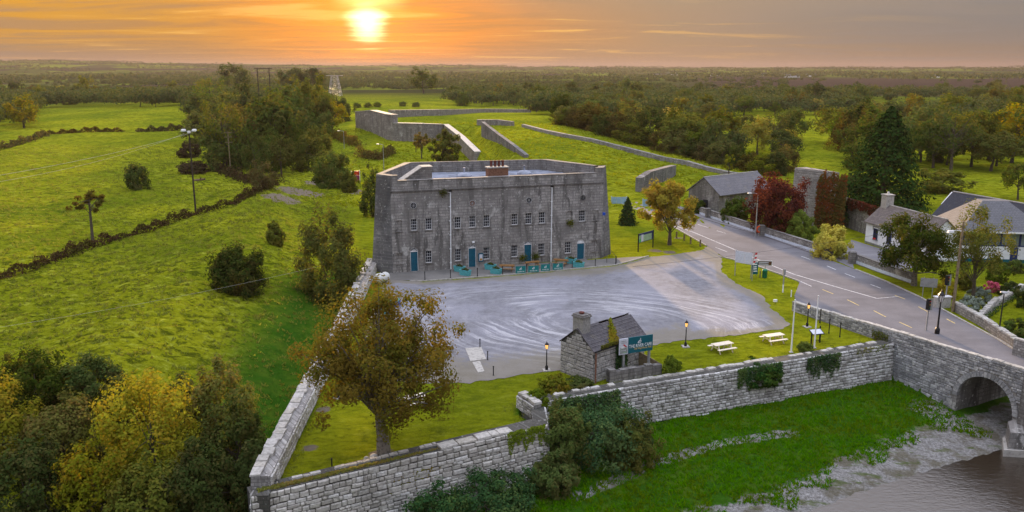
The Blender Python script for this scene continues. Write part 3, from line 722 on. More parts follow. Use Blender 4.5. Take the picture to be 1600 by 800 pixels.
def lay_stones(parent, segs, mat, sw=0.55, sh=0.30, depth=0.16, limit=300, keep=None, seed=1, gap=0.94):
    """segs: (a, b, normal, ztop_a, ztop_b, zbot_a, zbot_b, batter) in the coordinates of the parent; a,b the top line of the face"""
    r = np.random.default_rng(seed); items = []
    for a, b, nrm, ta, tb, ba, bb, bat in segs:
        a = np.array(a); b = np.array(b); L = np.linalg.norm(b - a); d = (b - a) / L; nrm = np.array(nrm)
        Hh = max(ta - ba, tb - bb); rows = max(1, int(round(Hh / sh)))
        fr = np.cumsum(r.uniform(0.6, 1.45, rows)); fr = np.concatenate([[0], fr / fr[-1]])
        ang = math.atan2(-nrm[0], nrm[1])          # rotation taking local -y to the outward normal
        ang = math.atan2(nrm[1], nrm[0]) + math.pi / 2
        for k in range(rows):
            t = -r.uniform(0, sw * 0.6)
            while t < L:
                wd = sw * r.choice([r.uniform(.4, .8), r.uniform(.8, 1.3), r.uniform(1.2, 1.9)], p=[.35, .45, .2]); t0, t1 = max(t, 0), min(t + wd, L)
                t += wd
                if t1 - t0 < 0.12: continue
                tm = (t0 + t1) / 2 / L
                top = ta + (tb - ta) * tm; bot = ba + (bb - ba) * tm
                if top - bot < 0.15: continue
                z0 = bot + (top - bot) * fr[k]; z1 = bot + (top - bot) * fr[k + 1]; zc = (z0 + z1) / 2
                if keep and not keep((t0 + t1) / 2, zc): continue
                p = a + d * (t0 + t1) / 2 + nrm * (bat * (top - zc))
                items.append((p[0], p[1], zc, ang, (t1 - t0) * gap, depth * r.uniform(0.75, 1.2), (z1 - z0) * gap * r.uniform(0.9, 1.0), int(r.integers(len(SV)))))
    W = np.array(parent.matrix_basis)
    def seen(it):
        q = W @ np.array([it[0], it[1], it[2], 1.0]); u, v = px_of(q[:3])
        inf = (0 <= u <= 1600) and (0 <= v <= 800)
        return (not inf, np.hypot(q[0], q[1]) / math.sqrt(it[4] * it[6]))
    items.sort(key=seen)
    for it in items[:limit]:
        o = bpy.data.objects.new('stone', sv_mesh(it[7], mat)); col.objects.link(o); o.parent = parent
        o.location = (it[0], it[1], it[2] + random.gauss(0, .012)); o.rotation_euler = (random.gauss(0, .02), random.gauss(0, .025), it[3] + random.gauss(0, .02)); o.scale = (it[4], it[5] * random.uniform(.85, 1.25), it[6] * random.uniform(.86, 1.02))
    rest = items[limit:]
    if rest:
        V = []; Fq = []; n0 = 0
        for it in rest:
            v = np.array(SV[it[7]].v) * np.array([it[4], it[5], it[6]]); c, s = math.cos(it[3]), math.sin(it[3])
            v = np.stack([v[:, 0] * c - v[:, 1] * s, v[:, 0] * s + v[:, 1] * c, v[:, 2]], -1) + np.array(it[:3])
            V.append(v); Fq.append(np.array(SV[it[7]].f) + n0); n0 += len(v)
        o = link('stonework', np_mesh('stonework', np.concatenate(V), np.concatenate(Fq)), mat, parent); o['kind'] = 'stuff'
def wall_core(parent, segs, thick, mat=None, name='wall_core', capz=0.0):
    b = MB()
    for a, c, nrm, ta, tb, ba, bb, bat in segs:
        a = np.array(a); c = np.array(c); nrm = np.array(nrm)
        oa = a + nrm * bat * (ta - ba); oc = c + nrm * bat * (tb - bb); ia = a - nrm * thick; ic = c - nrm * thick
        b.hexa([(*oa, ba - 0.6), (*oc, bb - 0.6), (*ic, bb - 0.6), (*ia, ba - 0.6)], [(*a, ta + capz), (*c, tb + capz), (*ic, tb + capz), (*ia, ta + capz)])
    return b.build(name, mat or M['core'], parent)
def nrm_of(a, b, side):
    d = np.array(b) - np.array(a); d = d / np.linalg.norm(d); return np.array([d[1], -d[0]]) * side
def coping(parent, a, b, z0, z1, nrm, thick, length, mat, h=0.14, over=0.08, tilt=0.03, seed=3, miss=0.0, widths=None, name='coping_stone'):
    """slabs laid along the top of a wall, each a part of its own"""
    r = np.random.default_rng(seed); a = np.array(a); b = np.array(b); L = np.linalg.norm(b - a); d = (b - a) / L; nrm = np.array(nrm); t = 0.0
    while t < L - 0.15:
        wd = min(length * r.uniform(0.6, 1.45), L - t); tc = t + wd / 2; t += wd
        if r.random() < miss: continue
        c = a + d * tc; z = z0 + (z1 - z0) * tc / L
        th = thick * r.uniform(0.82, 1.05); hx = (wd - 0.03) / 2
        o0 = over * r.uniform(0.3, 1.5); mb = MB()
        p = [(-hx, -th + o0), (hx, -th + o0 + r.normal(0, .03)), (hx + r.normal(0, .02), o0), (-hx, o0 + r.normal(0, .03))]
        hh = h * r.uniform(0.75, 1.3)
        top = [(q[0] * 0.95, -th / 2 + o0 + (q[1] + th / 2 - o0) * 0.95) for q in p]
        mb.hexa([(q[0], -q[1], 0) for q in p][::-1], [(q[0], -q[1], hh) for q in top][::-1])
        o = mb.build(name, mat, parent)
        ang = math.atan2(nrm[1], nrm[0]) + math.pi / 2
        o.location = (c[0], c[1], z - 0.01); o.rotation_euler = (r.normal(0, tilt), r.normal(0, tilt), ang + r.normal(0, tilt))

# --- left rampart wall (seen from above, inner face brown, white coping slabs)
wl = empty('rampart_wall', (0, 0, 0)); tag(wl, 'long old stone wall with pale coping slabs running from barracks to front corner', 'wall')
segs = []
for a, b in zip(WALL_L[:-1], WALL_L[1:]):
    n_ = nrm_of(a, b, 1)                                  # inner side first, then outer
    za, zb = gz1(a[0] - 3, a[1]), gz1(b[0] - 3, b[1])
    segs.append((tuple(np.array(a) - nrm_of(a, b, 1) * -0.0), b, nrm_of(a, b, 1), 1.15, 1.15, min(za, -0.6), min(zb, -0.6), 0.06))
wall_core(wl, [(tuple(np.array(s[0]) + s[2] * 0.62), tuple(np.array(s[1]) + s[2] * 0.62), s[2], *s[3:]) for s in segs], 1.15, M['rubble'])
inner = []
for s in segs:
    off = s[2] * -0.53
    inner.append((tuple(np.array(s[1]) + off), tuple(np.array(s[0]) + off), -s[2], 1.10, 1.10, -0.05, -0.05, 0.03))
lay_stones(wl, inner, M['stone_front'], 0.6, 0.26, 0.10, 220, seed=11)
for i, s in enumerate(segs):
    coping(wl, tuple(np.array(s[0]) + s[2] * 0.62), tuple(np.array(s[1]) + s[2] * 0.62), 1.16, 1.16, s[2], 0.78, 0.80, M['coping'], 0.15, 0.10, 0.035, 20 + i, 0.10)
# --- front rampart wall facing the river
wf = empty('river_front_wall', (0, 0, 0)); tag(wf, 'weathered limestone block wall across the bottom of the picture below the big tree', 'wall')
a, b = np.array(WALL_F[0]), np.array(WALL_F[1]); n_ = nrm_of(a, b, 1)
a_ = a + n_ * 0.55 + (b - a) / np.linalg.norm(b - a) * -0.75; b_ = b + n_ * 0.55 + (b - a) / np.linalg.norm(b - a) * 0.35
c_ = np.array([2.15, 55.2]); e_ = np.array([2.35, 57.0])
FS = [(tuple(a_), tuple(b_), n_, 0.30, 0.62, -4.4, -3.3, 0.09)]
n2_ = nrm_of(b_, e_, 1)
FS2 = [(tuple(b_), tuple(e_), n2_, 0.62, 0.75, -3.4, -3.3, 0.04)]
wall_core(wf, FS, 1.25, None); wall_core(wf, FS2, 1.0, None, 'wall_core')
lay_stones(wf, FS, M['stone_front'], 0.58, 0.31, 0.15, 300, seed=5)
lay_stones(wf, FS2, M['stone'], 0.5, 0.3, 0.13, 40, seed=6)
nL = np.array([-math.cos(R(2)), 0.0])
FS3 = [(tuple(a_ + np.array([0.1, 1.6])), tuple(a_), np.array([-1.0, -0.06]), 0.55, 0.32, -4.0, -4.4, 0.05)]
wall_core(wf, FS3, 1.0); lay_stones(wf, FS3, M['stone'], 0.55, 0.3, 0.12, 20, seed=8)
q0 = a_ + (b_ - a_) * 0.60; q1 = a_ + (b_ - a_) * 0.865
coping(wf, q0, q1, 0.50, 0.60, n_, 0.85, 0.95, M['coping'], 0.14, 0.05, 0.02, 31)
coping(wf, a_ - n_ * 0.75 + (b_ - a_) * 0.06, a_ - n_ * 0.75 + (b_ - a_) * 0.60, 0.30, 0.50, n_, 0.30, 0.55, M['coping'], 0.13, 0.03, 0.03, 33, 0.2, name='edge_stone')
# --- short return wall with the white end, beside the big shrub
wr = empty('return_wall', (0, 0, 0)); tag(wr, 'short thick broken wall stub with a white rounded end at the lawn corner', 'wall')
RS = [((2.1, 57.3), (0.75, 58.9), nrm_of((2.1, 57.3), (0.75, 58.9), -1), 1.15, 1.2, -0.1, -0.1, 0.03)]
wall_core(wr, [((2.15, 56.9), (0.95, 59.0), nrm_of((2.15, 56.9), (0.95, 59.0), 1), 0.95, 1.05, -3.5, -0.3, 0.02)], 0.6, M['rubble'])
lay_stones(wr, [((0.42, 58.65), (1.62, 56.55), nrm_of((0.42, 58.65), (1.62, 56.55), 1), 1.0, 0.95, -0.05, -0.05, 0.03)], M['stone'], 0.4, 0.28, 0.1, 40, seed=9)
coping(wr, (2.2, 56.9), (0.95, 59.1), 1.0, 1.1, nrm_of((2.15, 56.9), (0.95, 59.0), 1), 0.68, 0.7, M['coping'], 0.16, 0.03, 0.03, 35)
# --- right river wall from the cottage to the bridge
wq = empty('river_bank_wall', (0, 0, 0)); tag(wq, 'white lichened rubble wall above the green bank between cottage and bridge', 'wall')
RW = [(1.6, 59.5), (6.2, 61.6), (20.0, 67.3), (34.9, 73.4)]
QS = []
for a, b in zip(RW[:-1], RW[1:]):
    n_ = nrm_of(a, b, 1); a = np.array(a) + n_ * 0.5; b = np.array(b) + n_ * 0.5
    QS.append((tuple(a), tuple(b), n_, 0.22, 0.22, gz1(*(a + n_ * 2)) - 0.25, gz1(*(b + n_ * 2)) - 0.25, 0.08))
wall_core(wq, QS, 1.1)
lay_stones(wq, QS, M['stone'], 0.46, 0.27, 0.16, 300, seed=15)
for i, s in enumerate(QS):
    coping(wq, np.array(s[0]) - s[2] * 0.5, np.array(s[1]) - s[2] * 0.5, 0.22, 0.22, s[2], 0.45, 0.6, M['coping'], 0.13, 0.03, 0.04, 40 + i, 0.35, name='edge_stone')

# --- bridge with its near arch, cutwater pier and parapet
br = empty('stone_bridge', (BR0[0], BR0[1], 0.0), math.atan2(BRD[1], BRD[0])); tag(br, 'grey stone road bridge with round arch over the river bank', 'bridge')
bpy.context.view_layer.update()
# local x along the bridge, local y: outward (downstream) is -y since BRN = rotate(BRD, -90)
def brl(u, v):
    """pixel on the face plane to local (x, z)"""
    d = ray(u, v); n3 = np.array([BRN[0], BRN[1], 0]); p0 = np.array([BR0[0], BR0[1], 0]); t = n3.dot(p0 - np.array([0, 0, CAMH])) / n3.dot(d)
    p = np.array([0, 0, CAMH]) + t * d
    return float((p[:2] - BR0).dot(BRD)), float(p[2])
xa, za = brl(1493, 633); xc, zc_ = brl(1531, 588)
ar, AX, AZ = 2.45, 20.6, -2.5                                # arch radius and centre
ylen = 46.0
ptop = lambda t: 0.95 + 0.65 * min(1, max(0, (t - 2) / 20.0))
pts_top = [(t, ptop(t)) for t in (-1.0, 4, 8, 12, 16, 20, 26, ylen)]
def arc(n=18): return [(AX + ar * math.cos(math.pi - math.pi * i / n), AZ + ar * math.sin(math.pi - math.pi * i / n)) for i in range(n + 1)]
# face with the arch cut out, built of upright strips
xs = sorted(set([-1.0, 4, 8, 10.5] + [p[0] for p in arc()] + [AX + ar + 2, AX + ar + 6, 26, ylen]))
fb = MB(); bot = -6.6
def under(t): return AZ + math.sqrt(max(0, ar * ar - (t - AX) ** 2)) if abs(t - AX) < ar - 1e-6 else None
for a, b in zip(xs[:-1], xs[1:]):
    m_ = (a + b) / 2; za_ = zb_ = bot
    if abs(m_ - AX) < ar:
        za_ = under(a) if under(a) is not None else AZ; zb_ = under(b) if under(b) is not None else AZ
    for yy, fl in ((0.0, 1), (7.6, -1)):
        if fl < 0 and a < AX - ar - 0.1: continue
        f_ = [(a, yy, za_), (b, yy, zb_), (b, yy, ptop(b)), (a, yy, ptop(a))]
        fb.quad(*(f_ if fl == 1 else f_[::-1]))
    for y0, y1 in ((0.0, 0.5), (7.1, 7.6)):
        if y0 > 1 and a < AX - ar - 0.1: continue
        fb.quad((a, y0, ptop(a)), (b, y0, ptop(b)), (b, y1, ptop(b)), (a, y1, ptop(a)))
    fb.quad((b, 0.5, -0.1), (a, 0.5, -0.1), (a, 0.5, ptop(a)), (b, 0.5, ptop(b)))
    if a > AX - ar - 0.1: fb.quad((a, 7.1, -0.1), (b, 7.1, -0.1), (b, 7.1, ptop(b)), (a, 7.1, ptop(a)))
fb.quad((-1.0, 0, bot), (-1.0, 0, ptop(0)), (-1.0, 0.5, ptop(0)), (-1.0, 0.5, bot))
# local +y is upstream for a rotation that takes x to BRD; check the sign and mirror if needed
ysgn = 1.0 if np.dot(np.array([-BRD[1], BRD[0]]), BRN) < 0 else -1.0
def flipy(b):
    if ysgn < 0:
        b.v = [(p[0], -p[1], p[2]) for p in b.v]; b.f = [f[::-1] for f in b.f]
    return b
flipy(fb).build('masonry', M['rubble'], br)
vb = MB()
A = arc()
A2 = [(A[0][0], bot)] + A + [(A[-1][0], bot)]
for (x0, z0), (x1, z1) in zip(A2[:-1], A2[1:]):
    vb.quad((x0, 0, z0), (x0, 7.6, z0), (x1, 7.6, z1), (x1, 0, z1))
flipy(vb).build('vault', M['barrack'], br)
for i in range(26):                                          # ring of voussoirs round the arch
    t0 = math.pi * i / 26 + 0.008; t1 = math.pi * (i + 1) / 26 - 0.008; mb = MB()
    P = lambda t, r_: (AX - r_ * math.cos(t), AZ + r_ * math.sin(t))
    q = [P(t0, ar - 0.02), P(t1, ar - 0.02), P(t1, ar + 0.42), P(t0, ar + 0.42)]
    mb.hexa([(p[0], -0.07, p[1]) for p in q], [(p[0], 0.3, p[1]) for p in q]); flipy(mb).build('voussoir', M['stone_dark'], br)
def notarch(t, z):
    t = t - 0.9
    return not (math.hypot(t - AX, max(z - AZ, 0)) < ar + 0.55) and not (AX + ar - 0.2 < t < AX + ar + 3.2 and z < -2.6)
BS = [((-0.9, 0.0), (26.0, 0.0), (0.0, -1.0 * ysgn), 0.92, 1.42, -6.0, -6.0, 0.0)]
class _W: pass
lay_stones(br, [((-0.9, 0.0), (23.5, 0.0), (0.0, -1.0 * ysgn), 0.93, 1.57, -3.6, -4.9, 0.0)], M['stone_dark'], 0.42, 0.26, 0.055, 300, notarch, seed=21)
coping(br, (-1.0, 0.0), (24.0, 0.0), 0.95, 1.60, (0.0, -1.0 * ysgn), 0.52, 0.75, M['coping'], 0.12, 0.05, 0.012, 45)
coping(br, (AX - ar, 7.1 * ysgn), (26.0, 7.1 * ysgn), 1.48, 1.60, (0.0, -1.0 * ysgn), 0.52, 0.9, M['coping'], 0.12, 0.03, 0.012, 46)
pb = MB(); px0, px1 = AX + ar + 0.15, AX + ar + 2.9; pm = (px0 + px1) / 2
pb.hexa([(px0, 0.05, -6.5), (px0, -0.9, -6.5), (pm, -2.9, -6.5), (px1, -0.9, -6.5), (px1, 0.05, -6.5)], [(px0, 0.05, -2.75), (px0, -0.8, -2.75), (pm, -2.6, -2.75), (px1, -0.8, -2.75), (px1, 0.05, -2.75)])
flipy(pb).build('cutwater', M['barrack'], br)
pb = MB(); pb.hexa([(px0 - .12, 0.05, -6.5), (px0 - .12, -1.0, -6.5), (pm, -3.2, -6.5), (px1 + .12, -1.0, -6.5), (px1 + .12, 0.05, -6.5)], [(px0 - .12, 0.05, -4.1), (px0 - .12, -1.0, -4.1), (pm, -3.15, -4.1), (px1 + .12, -1.0, -4.1), (px1 + .12, 0.05, -4.1)])
flipy(pb).build('pier_footing', M['concrete'], br)
pb = MB(); pb.box(px0 + 0.6, px1 - 0.5, -0.55, 0.45, -2.8, 1.75); flipy(pb).build('pilaster', M['parapet'], br)

# ================================================================== BARRACKS
FL = at(614, 427)[:2]; FR = at(940, 403.3)[:2]
FD = (FR - FL) / np.linalg.norm(FR - FL); FLEN = float(np.linalg.norm(FR - FL)); FNin = np.array([-FD[1], FD[0]])    # into the building
bk = empty('barracks', (FL[0], FL[1], 0.0), math.atan2(FD[1], FD[0]))
tag(bk, 'large grey stone barracks with flat parapet roof and teal doors facing the gravel yard', 'building')
def fac(u, v):
    d = ray(u, v); n3 = np.array([FNin[0], FNin[1], 0]); p0 = np.array([FL[0], FL[1], 0]); t = n3.dot(p0 - np.array([0, 0, CAMH])) / n3.dot(d)
    p = np.array([0, 0, CAMH]) + t * d
    return float((p[:2] - FL).dot(FD)), float(p[2])
def zf(X, Y): return fac(560 + X / 3.3333, 220 + Y / 3.3333)      # coordinates measured on an enlargement
def loc2(u, v, z):
    p = at(u, v, z)[:2] - FL; return float(p.dot(FD)), float(p.dot(FNin))
zc0 = zf(190, 258)[1]; zc1 = zf(1265, 227)[1]; ZCOR = (zc0 + zc1) / 2
zp0 = zf(222, 200)[1]; zp1 = zf(1265, 180)[1]; ZPAR = (zp0 + zp1) / 2
ZEND = ZPAR + 0.75
# openings: x0, x1, z0, z1, kind
OPEN = []
def opening(X, Yt, Yb, W, kind):
    xc, z1 = zf(X, Yt); _, z0 = zf(X, Yb); wd = zf(X + W / 2, Yb)[0] - zf(X - W / 2, Yb)[0]
    OPEN.append((xc - wd / 2, xc + wd / 2, z0, z1, kind))
for X, a, b in ((289, 408, 468), (366, 404, 464), (517, 397, 457), (594, 392, 452), (668, 388, 448), (814, 380, 438), (887, 376, 434), (957, 372, 430), (1167, 363, 420)): opening(X, a, b, 33, 'window')
for X, a, b in ((366, 573, 636), (519, 564, 626), (667, 556, 618), (813, 545, 605), (954, 536, 597), (1093, 527, 586)): opening(X, a, b, 33, 'window')
for X, a, b in ((290, 556, 686), (593, 537, 664), (884, 518, 642), (1160, 512, 622)): opening(X, a, b, 41, 'door')
for X, a, b in ((210, 415, 472), (213, 586, 640), (1098, 366, 418), (1236, 362, 414), (1230, 520, 574)): opening(X, a, b, 30, 'blind')
xs = sorted(set([0.0, FLEN] + [q for o_ in OPEN for q in o_[:2]])); zs = sorted(set([-0.6, ZCOR] + [q for o_ in OPEN for q in o_[2:4]]))
fb = MB()
for x0, x1 in zip(xs[:-1], xs[1:]):
    for z0, z1 in zip(zs[:-1], zs[1:]):
        xm, zm = (x0 + x1) / 2, (z0 + z1) / 2
        if any(o_[0] < xm < o_[1] and o_[2] < zm < o_[3] for o_ in OPEN): continue
        fb.quad((x0, 0, z0), (x1, 0, z0), (x1, 0, z1), (x0, 0, z1))
for x0, x1, z0, z1, k in OPEN:                              # reveals
    dp = 0.14 if k == 'blind' else 0.26
    fb.quad((x0, 0, z0), (x0, 0, z1), (x0, dp, z1), (x0, dp, z0)); fb.quad((x1, 0, z1), (x1, 0, z0), (x1, dp, z0), (x1, dp, z1))
    fb.quad((x0, 0, z1), (x1, 0, z1), (x1, dp, z1), (x0, dp, z1)); fb.quad((x0, dp, z0), (x1, dp, z0), (x1, 0, z0), (x0, 0, z0))
    if k == 'blind': fb.quad((x0, dp, z0), (x1, dp, z0), (x1, dp, z1), (x0, dp, z1))
fb.box(0, FLEN, 0.002, 0.70, ZCOR + 0.12, ZPAR)             # parapet above the cornice
fb.build('front_wall', M['barrack'], bk)
# plan of the other walls, base outside top (battered)
TL = loc2(601, 273.5, ZEND); TB = loc2(632, 253.6, ZEND); TM = loc2(855.5, 248.5, ZEND); TR = loc2(939.5, 259, ZEND); TE = loc2(951.5, 262, ZEND)
top = [(0, 0), TL, (TB[0], TB[1]), TM, TR, (FLEN + 1.9, 3.2), (FLEN, 0)]
top = [(0.0, 0.0), (-1.3, 2.2), (max(TB[0], -2.0), TB[1]), TM, (min(TR[0], FLEN + 1.0), TR[1]), (FLEN + 1.25, 2.2), (FLEN, 0.0)]
cen = np.array([FLEN / 2, 9.0])
base = []
for i, p in enumerate(top):
    p = np.array(p); 
    if i in (0, 6): base.append(p)
    else:
        out = p - cen; out = out / np.linalg.norm(out); base.append(p + out * 1.15)
base[1] = np.array([-2.35, 2.0]); base[5] = np.array([FLEN + 2.3, 2.0])
wb_ = MB(); wd_ = MB()
for i in range(6):
    a, b = base[i], base[i + 1]; ta, tb = np.array(top[i]), np.array(top[i + 1])
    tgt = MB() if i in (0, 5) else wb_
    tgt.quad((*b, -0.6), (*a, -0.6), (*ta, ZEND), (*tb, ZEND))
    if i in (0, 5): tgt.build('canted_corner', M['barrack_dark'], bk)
# top and inner faces of the parapets
inn = []
for p in top:
    p = np.array(p); d = cen - p; inn.append(p + d / np.linalg.norm(d) * 0.95)
inn[0] = np.array([0.55, 0.72]); inn[6] = np.array([FLEN - 0.55, 0.72])
tb_ = MB()
for i in range(6):
    ta, tb2 = np.array(top[i]), np.array(top[i + 1]); ia, ib = inn[i], inn[i + 1]
    tb_.quad((*tb2, ZEND), (*ta, ZEND), (*ia, ZEND), (*ib, ZEND))
    tb_.quad((*ib, ZEND), (*ia, ZEND), (*ia, ZPAR - 2.2), (*ib, ZPAR - 2.2))
for sx, s in ((0.0, 1), (FLEN, -1)):                         # the raised blocks at both ends of the front parapet
    x0, x1 = (sx, sx + s * 0.95); x0, x1 = min(x0, x1), max(x0, x1)
    tb_.box(x0, x1, 0.004, 0.74, ZPAR - 0.3, ZEND + 0.004)
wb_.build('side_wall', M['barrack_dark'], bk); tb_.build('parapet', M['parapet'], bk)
rf = MB(); ZR = ZPAR - 0.75
rf.add([(*p, ZR) for p in inn], [tuple(range(7))[::-1]]); roof = rf.build('roof', M['slate_flat'], bk)
seam = MB()
for k in range(1, 12): seam.box(1.2, FLEN - 1.2, k * 1.3, k * 1.3 + 0.09, ZR - 0.02, ZR + 0.06)
seam.build('roof_seam', M['slate_flat'], roof)
co_ = MB(); co_.box(-0.02, FLEN + 0.02, -0.14, 0.02, ZCOR, ZCOR + 0.13); co_.box(0.1, FLEN - 0.1, -0.07, 0.02, ZCOR - 0.10, ZCOR)
co_.build('cornice', M['parapet'], bk)
# capping slabs of the front parapet
b_cap = MB()
t = 0.95; r_ = np.random.default_rng(77)
while t < FLEN - 1.0:
    wd = min(r_.uniform(0.8, 1.5), FLEN - 0.95 - t); b_cap.box(t, t + wd - 0.02, -0.05 + r_.normal(0, .01), 0.74, ZPAR + 0.003, ZPAR + 0.10 + r_.uniform(0, .03)); t += wd
b_cap.build('parapet_capping', M['parapet'], bk)
# windows: white sashes of 3 x 4 panes
def sash(w_, h_, nx_=3, nz_=4, t_=0.038, bar=0.02):
    f = MB(); f.box(-w_ / 2, -w_ / 2 + t_ * 1.5, -0.05, 0.04, 0, h_); f.box(w_ / 2 - t_ * 1.5, w_ / 2, -0.05, 0.04, 0, h_)
    f.box(-w_ / 2 + t_ * 1.5, w_ / 2 - t_ * 1.5, -0.05, 0.04, 0, t_ * 1.8); f.box(-w_ / 2 + t_ * 1.5, w_ / 2 - t_ * 1.5, -0.05, 0.04, h_ - t_, h_)
    for i in range(1, nx_): x_ = -w_ / 2 + w_ * i / nx_; f.box(x_ - bar / 2, x_ + bar / 2, -0.02, 0.0, 0.05, h_ - 0.05)
    for i in range(1, nz_):
        z_ = h_ * i / nz_; bb_ = bar * (1.8 if i == nz_ // 2 else 1); f.box(-w_ / 2 + .05, w_ / 2 - .05, -0.03 if i == nz_ // 2 else -0.018, 0.002, z_ - bb_ / 2, z_ + bb_ / 2)
    g = MB(); g.box(-w_ / 2 + 0.02, w_ / 2 - 0.02, 0.012, 0.03, 0.02, h_ - 0.02)
    return f, g
def fan(rad, n=12, spokes=5):
    f = MB(); P = lambda t, r_: (r_ * math.cos(t), r_ * math.sin(t))
    for i in range(n):
        a0, a1 = math.pi * i / n, math.pi * (i + 1) / n
        q = [P(a0, rad * 0.9), P(a1, rad * 0.9), P(a1, rad), P(a0, rad)]
        f.hexa([(p[0], -0.05, p[1]) for p in q], [(p[0], 0.03, p[1]) for p in q])
    for i in range(1, spokes + 1):
        t_ = math.pi * i / (spokes + 1); a0 = P(t_, rad * 0.2); a1 = P(t_, rad * 0.92); f.beam((a0[0], -0.02, a0[1]), (a1[0], -0.02, a1[1]), 0.05, 0.05)
    f.box(-rad, rad, -0.06, 0.03, -0.06, 0.05)
    g = MB(); g.add([(0, 0.015, 0)] + [(P(math.pi * i / n, rad * 0.97)[0], 0.015, P(math.pi * i / n, rad * 0.97)[1]) for i in range(n + 1)], [(0, i + 2, i + 1) for i in range(n)])
    return f, g
for x0, x1, z0, z1, k in OPEN:
    xm = (x0 + x1) / 2; w_ = x1 - x0
    if k == 'window':
        f, g = sash(w_, z1 - z0)
        o = f.build('window', M['white'], bk, loc=(xm, 0.19, z0)); g.build('pane', M['glass'], o)
        s = MB(); s.box(x0 - 0.12, x1 + 0.12, -0.09, 0.20, z0 - 0.13, z0 - 0.005); s.build('sill', M['parapet'], bk)
    elif k == 'door':
        last = x0 > FLEN * 0.72
        rad = w_ / 2; hd = z1 - rad
        d_ = MB(); d_.box(x0 + 0.07, x1 - 0.07, 0.16, 0.24, z0, hd - 0.03)
        for qx in (0.28, 0.72):                              # raised panels
            for qz in (0.06, 0.36, 0.66):
                cx = x0 + w_ * qx; d_.box(cx - w_ * 0.16, cx + w_ * 0.16, 0.145, 0.165, z0 + (hd - z0) * qz, z0 + (hd - z0) * (qz + 0.26))
        dd = d_.build('door', M['teal'], bk)
        fr_ = MB(); fr_.box(x0, x0 + 0.07, 0.12, 0.25, z0, hd); fr_.box(x1 - 0.07, x1, 0.12, 0.25, z0, hd); fr_.build('door_frame', M['white'], dd)
        h_ = MB(); h_.lathe([(0.03, 0), (0.045, 0.03), (0.02, 0.06)], 8, (x1 - 0.2, 0.11, z0 + 1.0)); h_.build('door_knob', M['black'], dd)
        f, g = fan(rad)
        if last:
            p_ = MB(); n_a = 12
            p_.add([(xm, 0.14, hd)] + [(xm + rad * math.cos(math.pi * i / n_a), 0.14, hd + rad * math.sin(math.pi * i / n_a)) for i in range(n_a + 1)], [(0, i + 2, i + 1) for i in range(n_a)])
            p_.box(x0, x1, 0.12, 0.2, hd - 0.04, hd + 0.05); p_.build('blank_fanlight', M['white'], bk)
        else:
            o = f.build('fanlight', M['white'], bk, loc=(xm, 0.14, hd)); g.build('pane', M['glass'], o)
        sp = MB(); n_a = 8                                   # stone spandrels over the arch
        for s in (-1, 1):
            ring = [(xm + s * rad * math.cos(math.pi / 2 * i / n_a), hd + rad * math.sin(math.pi / 2 * i / n_a)) for i in range(n_a + 1)]
            cor = (xm + s * rad, z1)
            for (ax, az), (bx_, bz) in zip(ring[:-1], ring[1:]):
                tri = [(cor[0], 0.003, cor[1]), (ax, 0.003, az), (bx_, 0.003, bz)]
                sp.add(tri if s < 0 else tri[::-1], [(0, 1, 2)])
                e4 = [(ax, 0.003, az), (ax, 0.24, az), (bx_, 0.24, bz), (bx_, 0.003, bz)]
                sp.add(e4, [(0, 1, 2, 3)])
        sp.build('arch_spandrel', M['barrack'], bk)
        st_ = MB(); st_.box(x0 - 0.2, x1 + 0.2, -0.45, 0.2, -0.3, max(z0 - 0.005, 0.06)); st_.build('doorstep', M['parapet'], bk)
    elif k == 'blind':
        s = MB(); s.box(x0 - 0.1, x1 + 0.1, -0.08, 0.12, z0 - 0.12, z0 - 0.005); s.build('sill', M['parapet'], bk)
# round windows under the cornice
for i, (X, Y) in enumerate(((286, 337), (593, 325), (888, 309), (1170, 297))):
    xm, zm = zf(X, Y); f = MB(); n_a = 16; rad = 0.42
    for j in range(n_a):
        a0, a1 = 2 * math.pi * j / n_a, 2 * math.pi * (j + 1) / n_a; P = lambda t, r_: (xm + r_ * math.cos(t), zm + r_ * math.sin(t))
        q = [P(a0, rad * 0.82), P(a1, rad * 0.82), P(a1, rad), P(a0, rad)]
        f.hexa([(p[0], -0.06, p[1]) for p in q], [(p[0], 0.03, p[1]) for p in q])
    for j in range(4):
        t_ = math.pi * j / 4; f.beam((xm - rad * .85 * math.cos(t_), -0.035, zm - rad * .85 * math.sin(t_)), (xm + rad * .85 * math.cos(t_), -0.035, zm + rad * .85 * math.sin(t_)), 0.045, 0.03)
    o = f.build('round_window', M['parapet'] if i == 3 else M['steel'], bk)
    g = MB(); g.add([(xm, -0.012, zm)] + [(xm + rad * .9 * math.cos(2 * math.pi * j / n_a), -0.012, zm + rad * .9 * math.sin(2 * math.pi * j / n_a)) for j in range(n_a)], [(0, (j + 1) % n_a + 1, j + 1) for j in range(n_a)])
    g.build('pane', M['brickred'] if i == 1 else M['glass'], o)
# drainpipes
for Xt, Yt, Xb, Yb in ((478, 262, 481, 682), (1007, 238, 1001, 642)):
    xt, z1 = zf(Xt, Yt); xb, z0 = zf(Xb, Yb); p = MB(); p.tube([(xb, -0.12, 0.02), (xt, -0.12, ZCOR - 0.02)], 0.075, 8)
    for k in range(6):
        z_ = 0.8 + k * 1.8; p.box(xb - 0.13, xb + 0.13, -0.20, 0.0, z_, z_ + 0.07)
    pp = p.build('drainpipe', M['white'], bk); h_ = MB(); h_.box(xt - 0.17, xt + 0.17, -0.27, -0.01, ZCOR - 0.25, ZCOR - 0.012); h_.build('hopper', M['black'], pp)
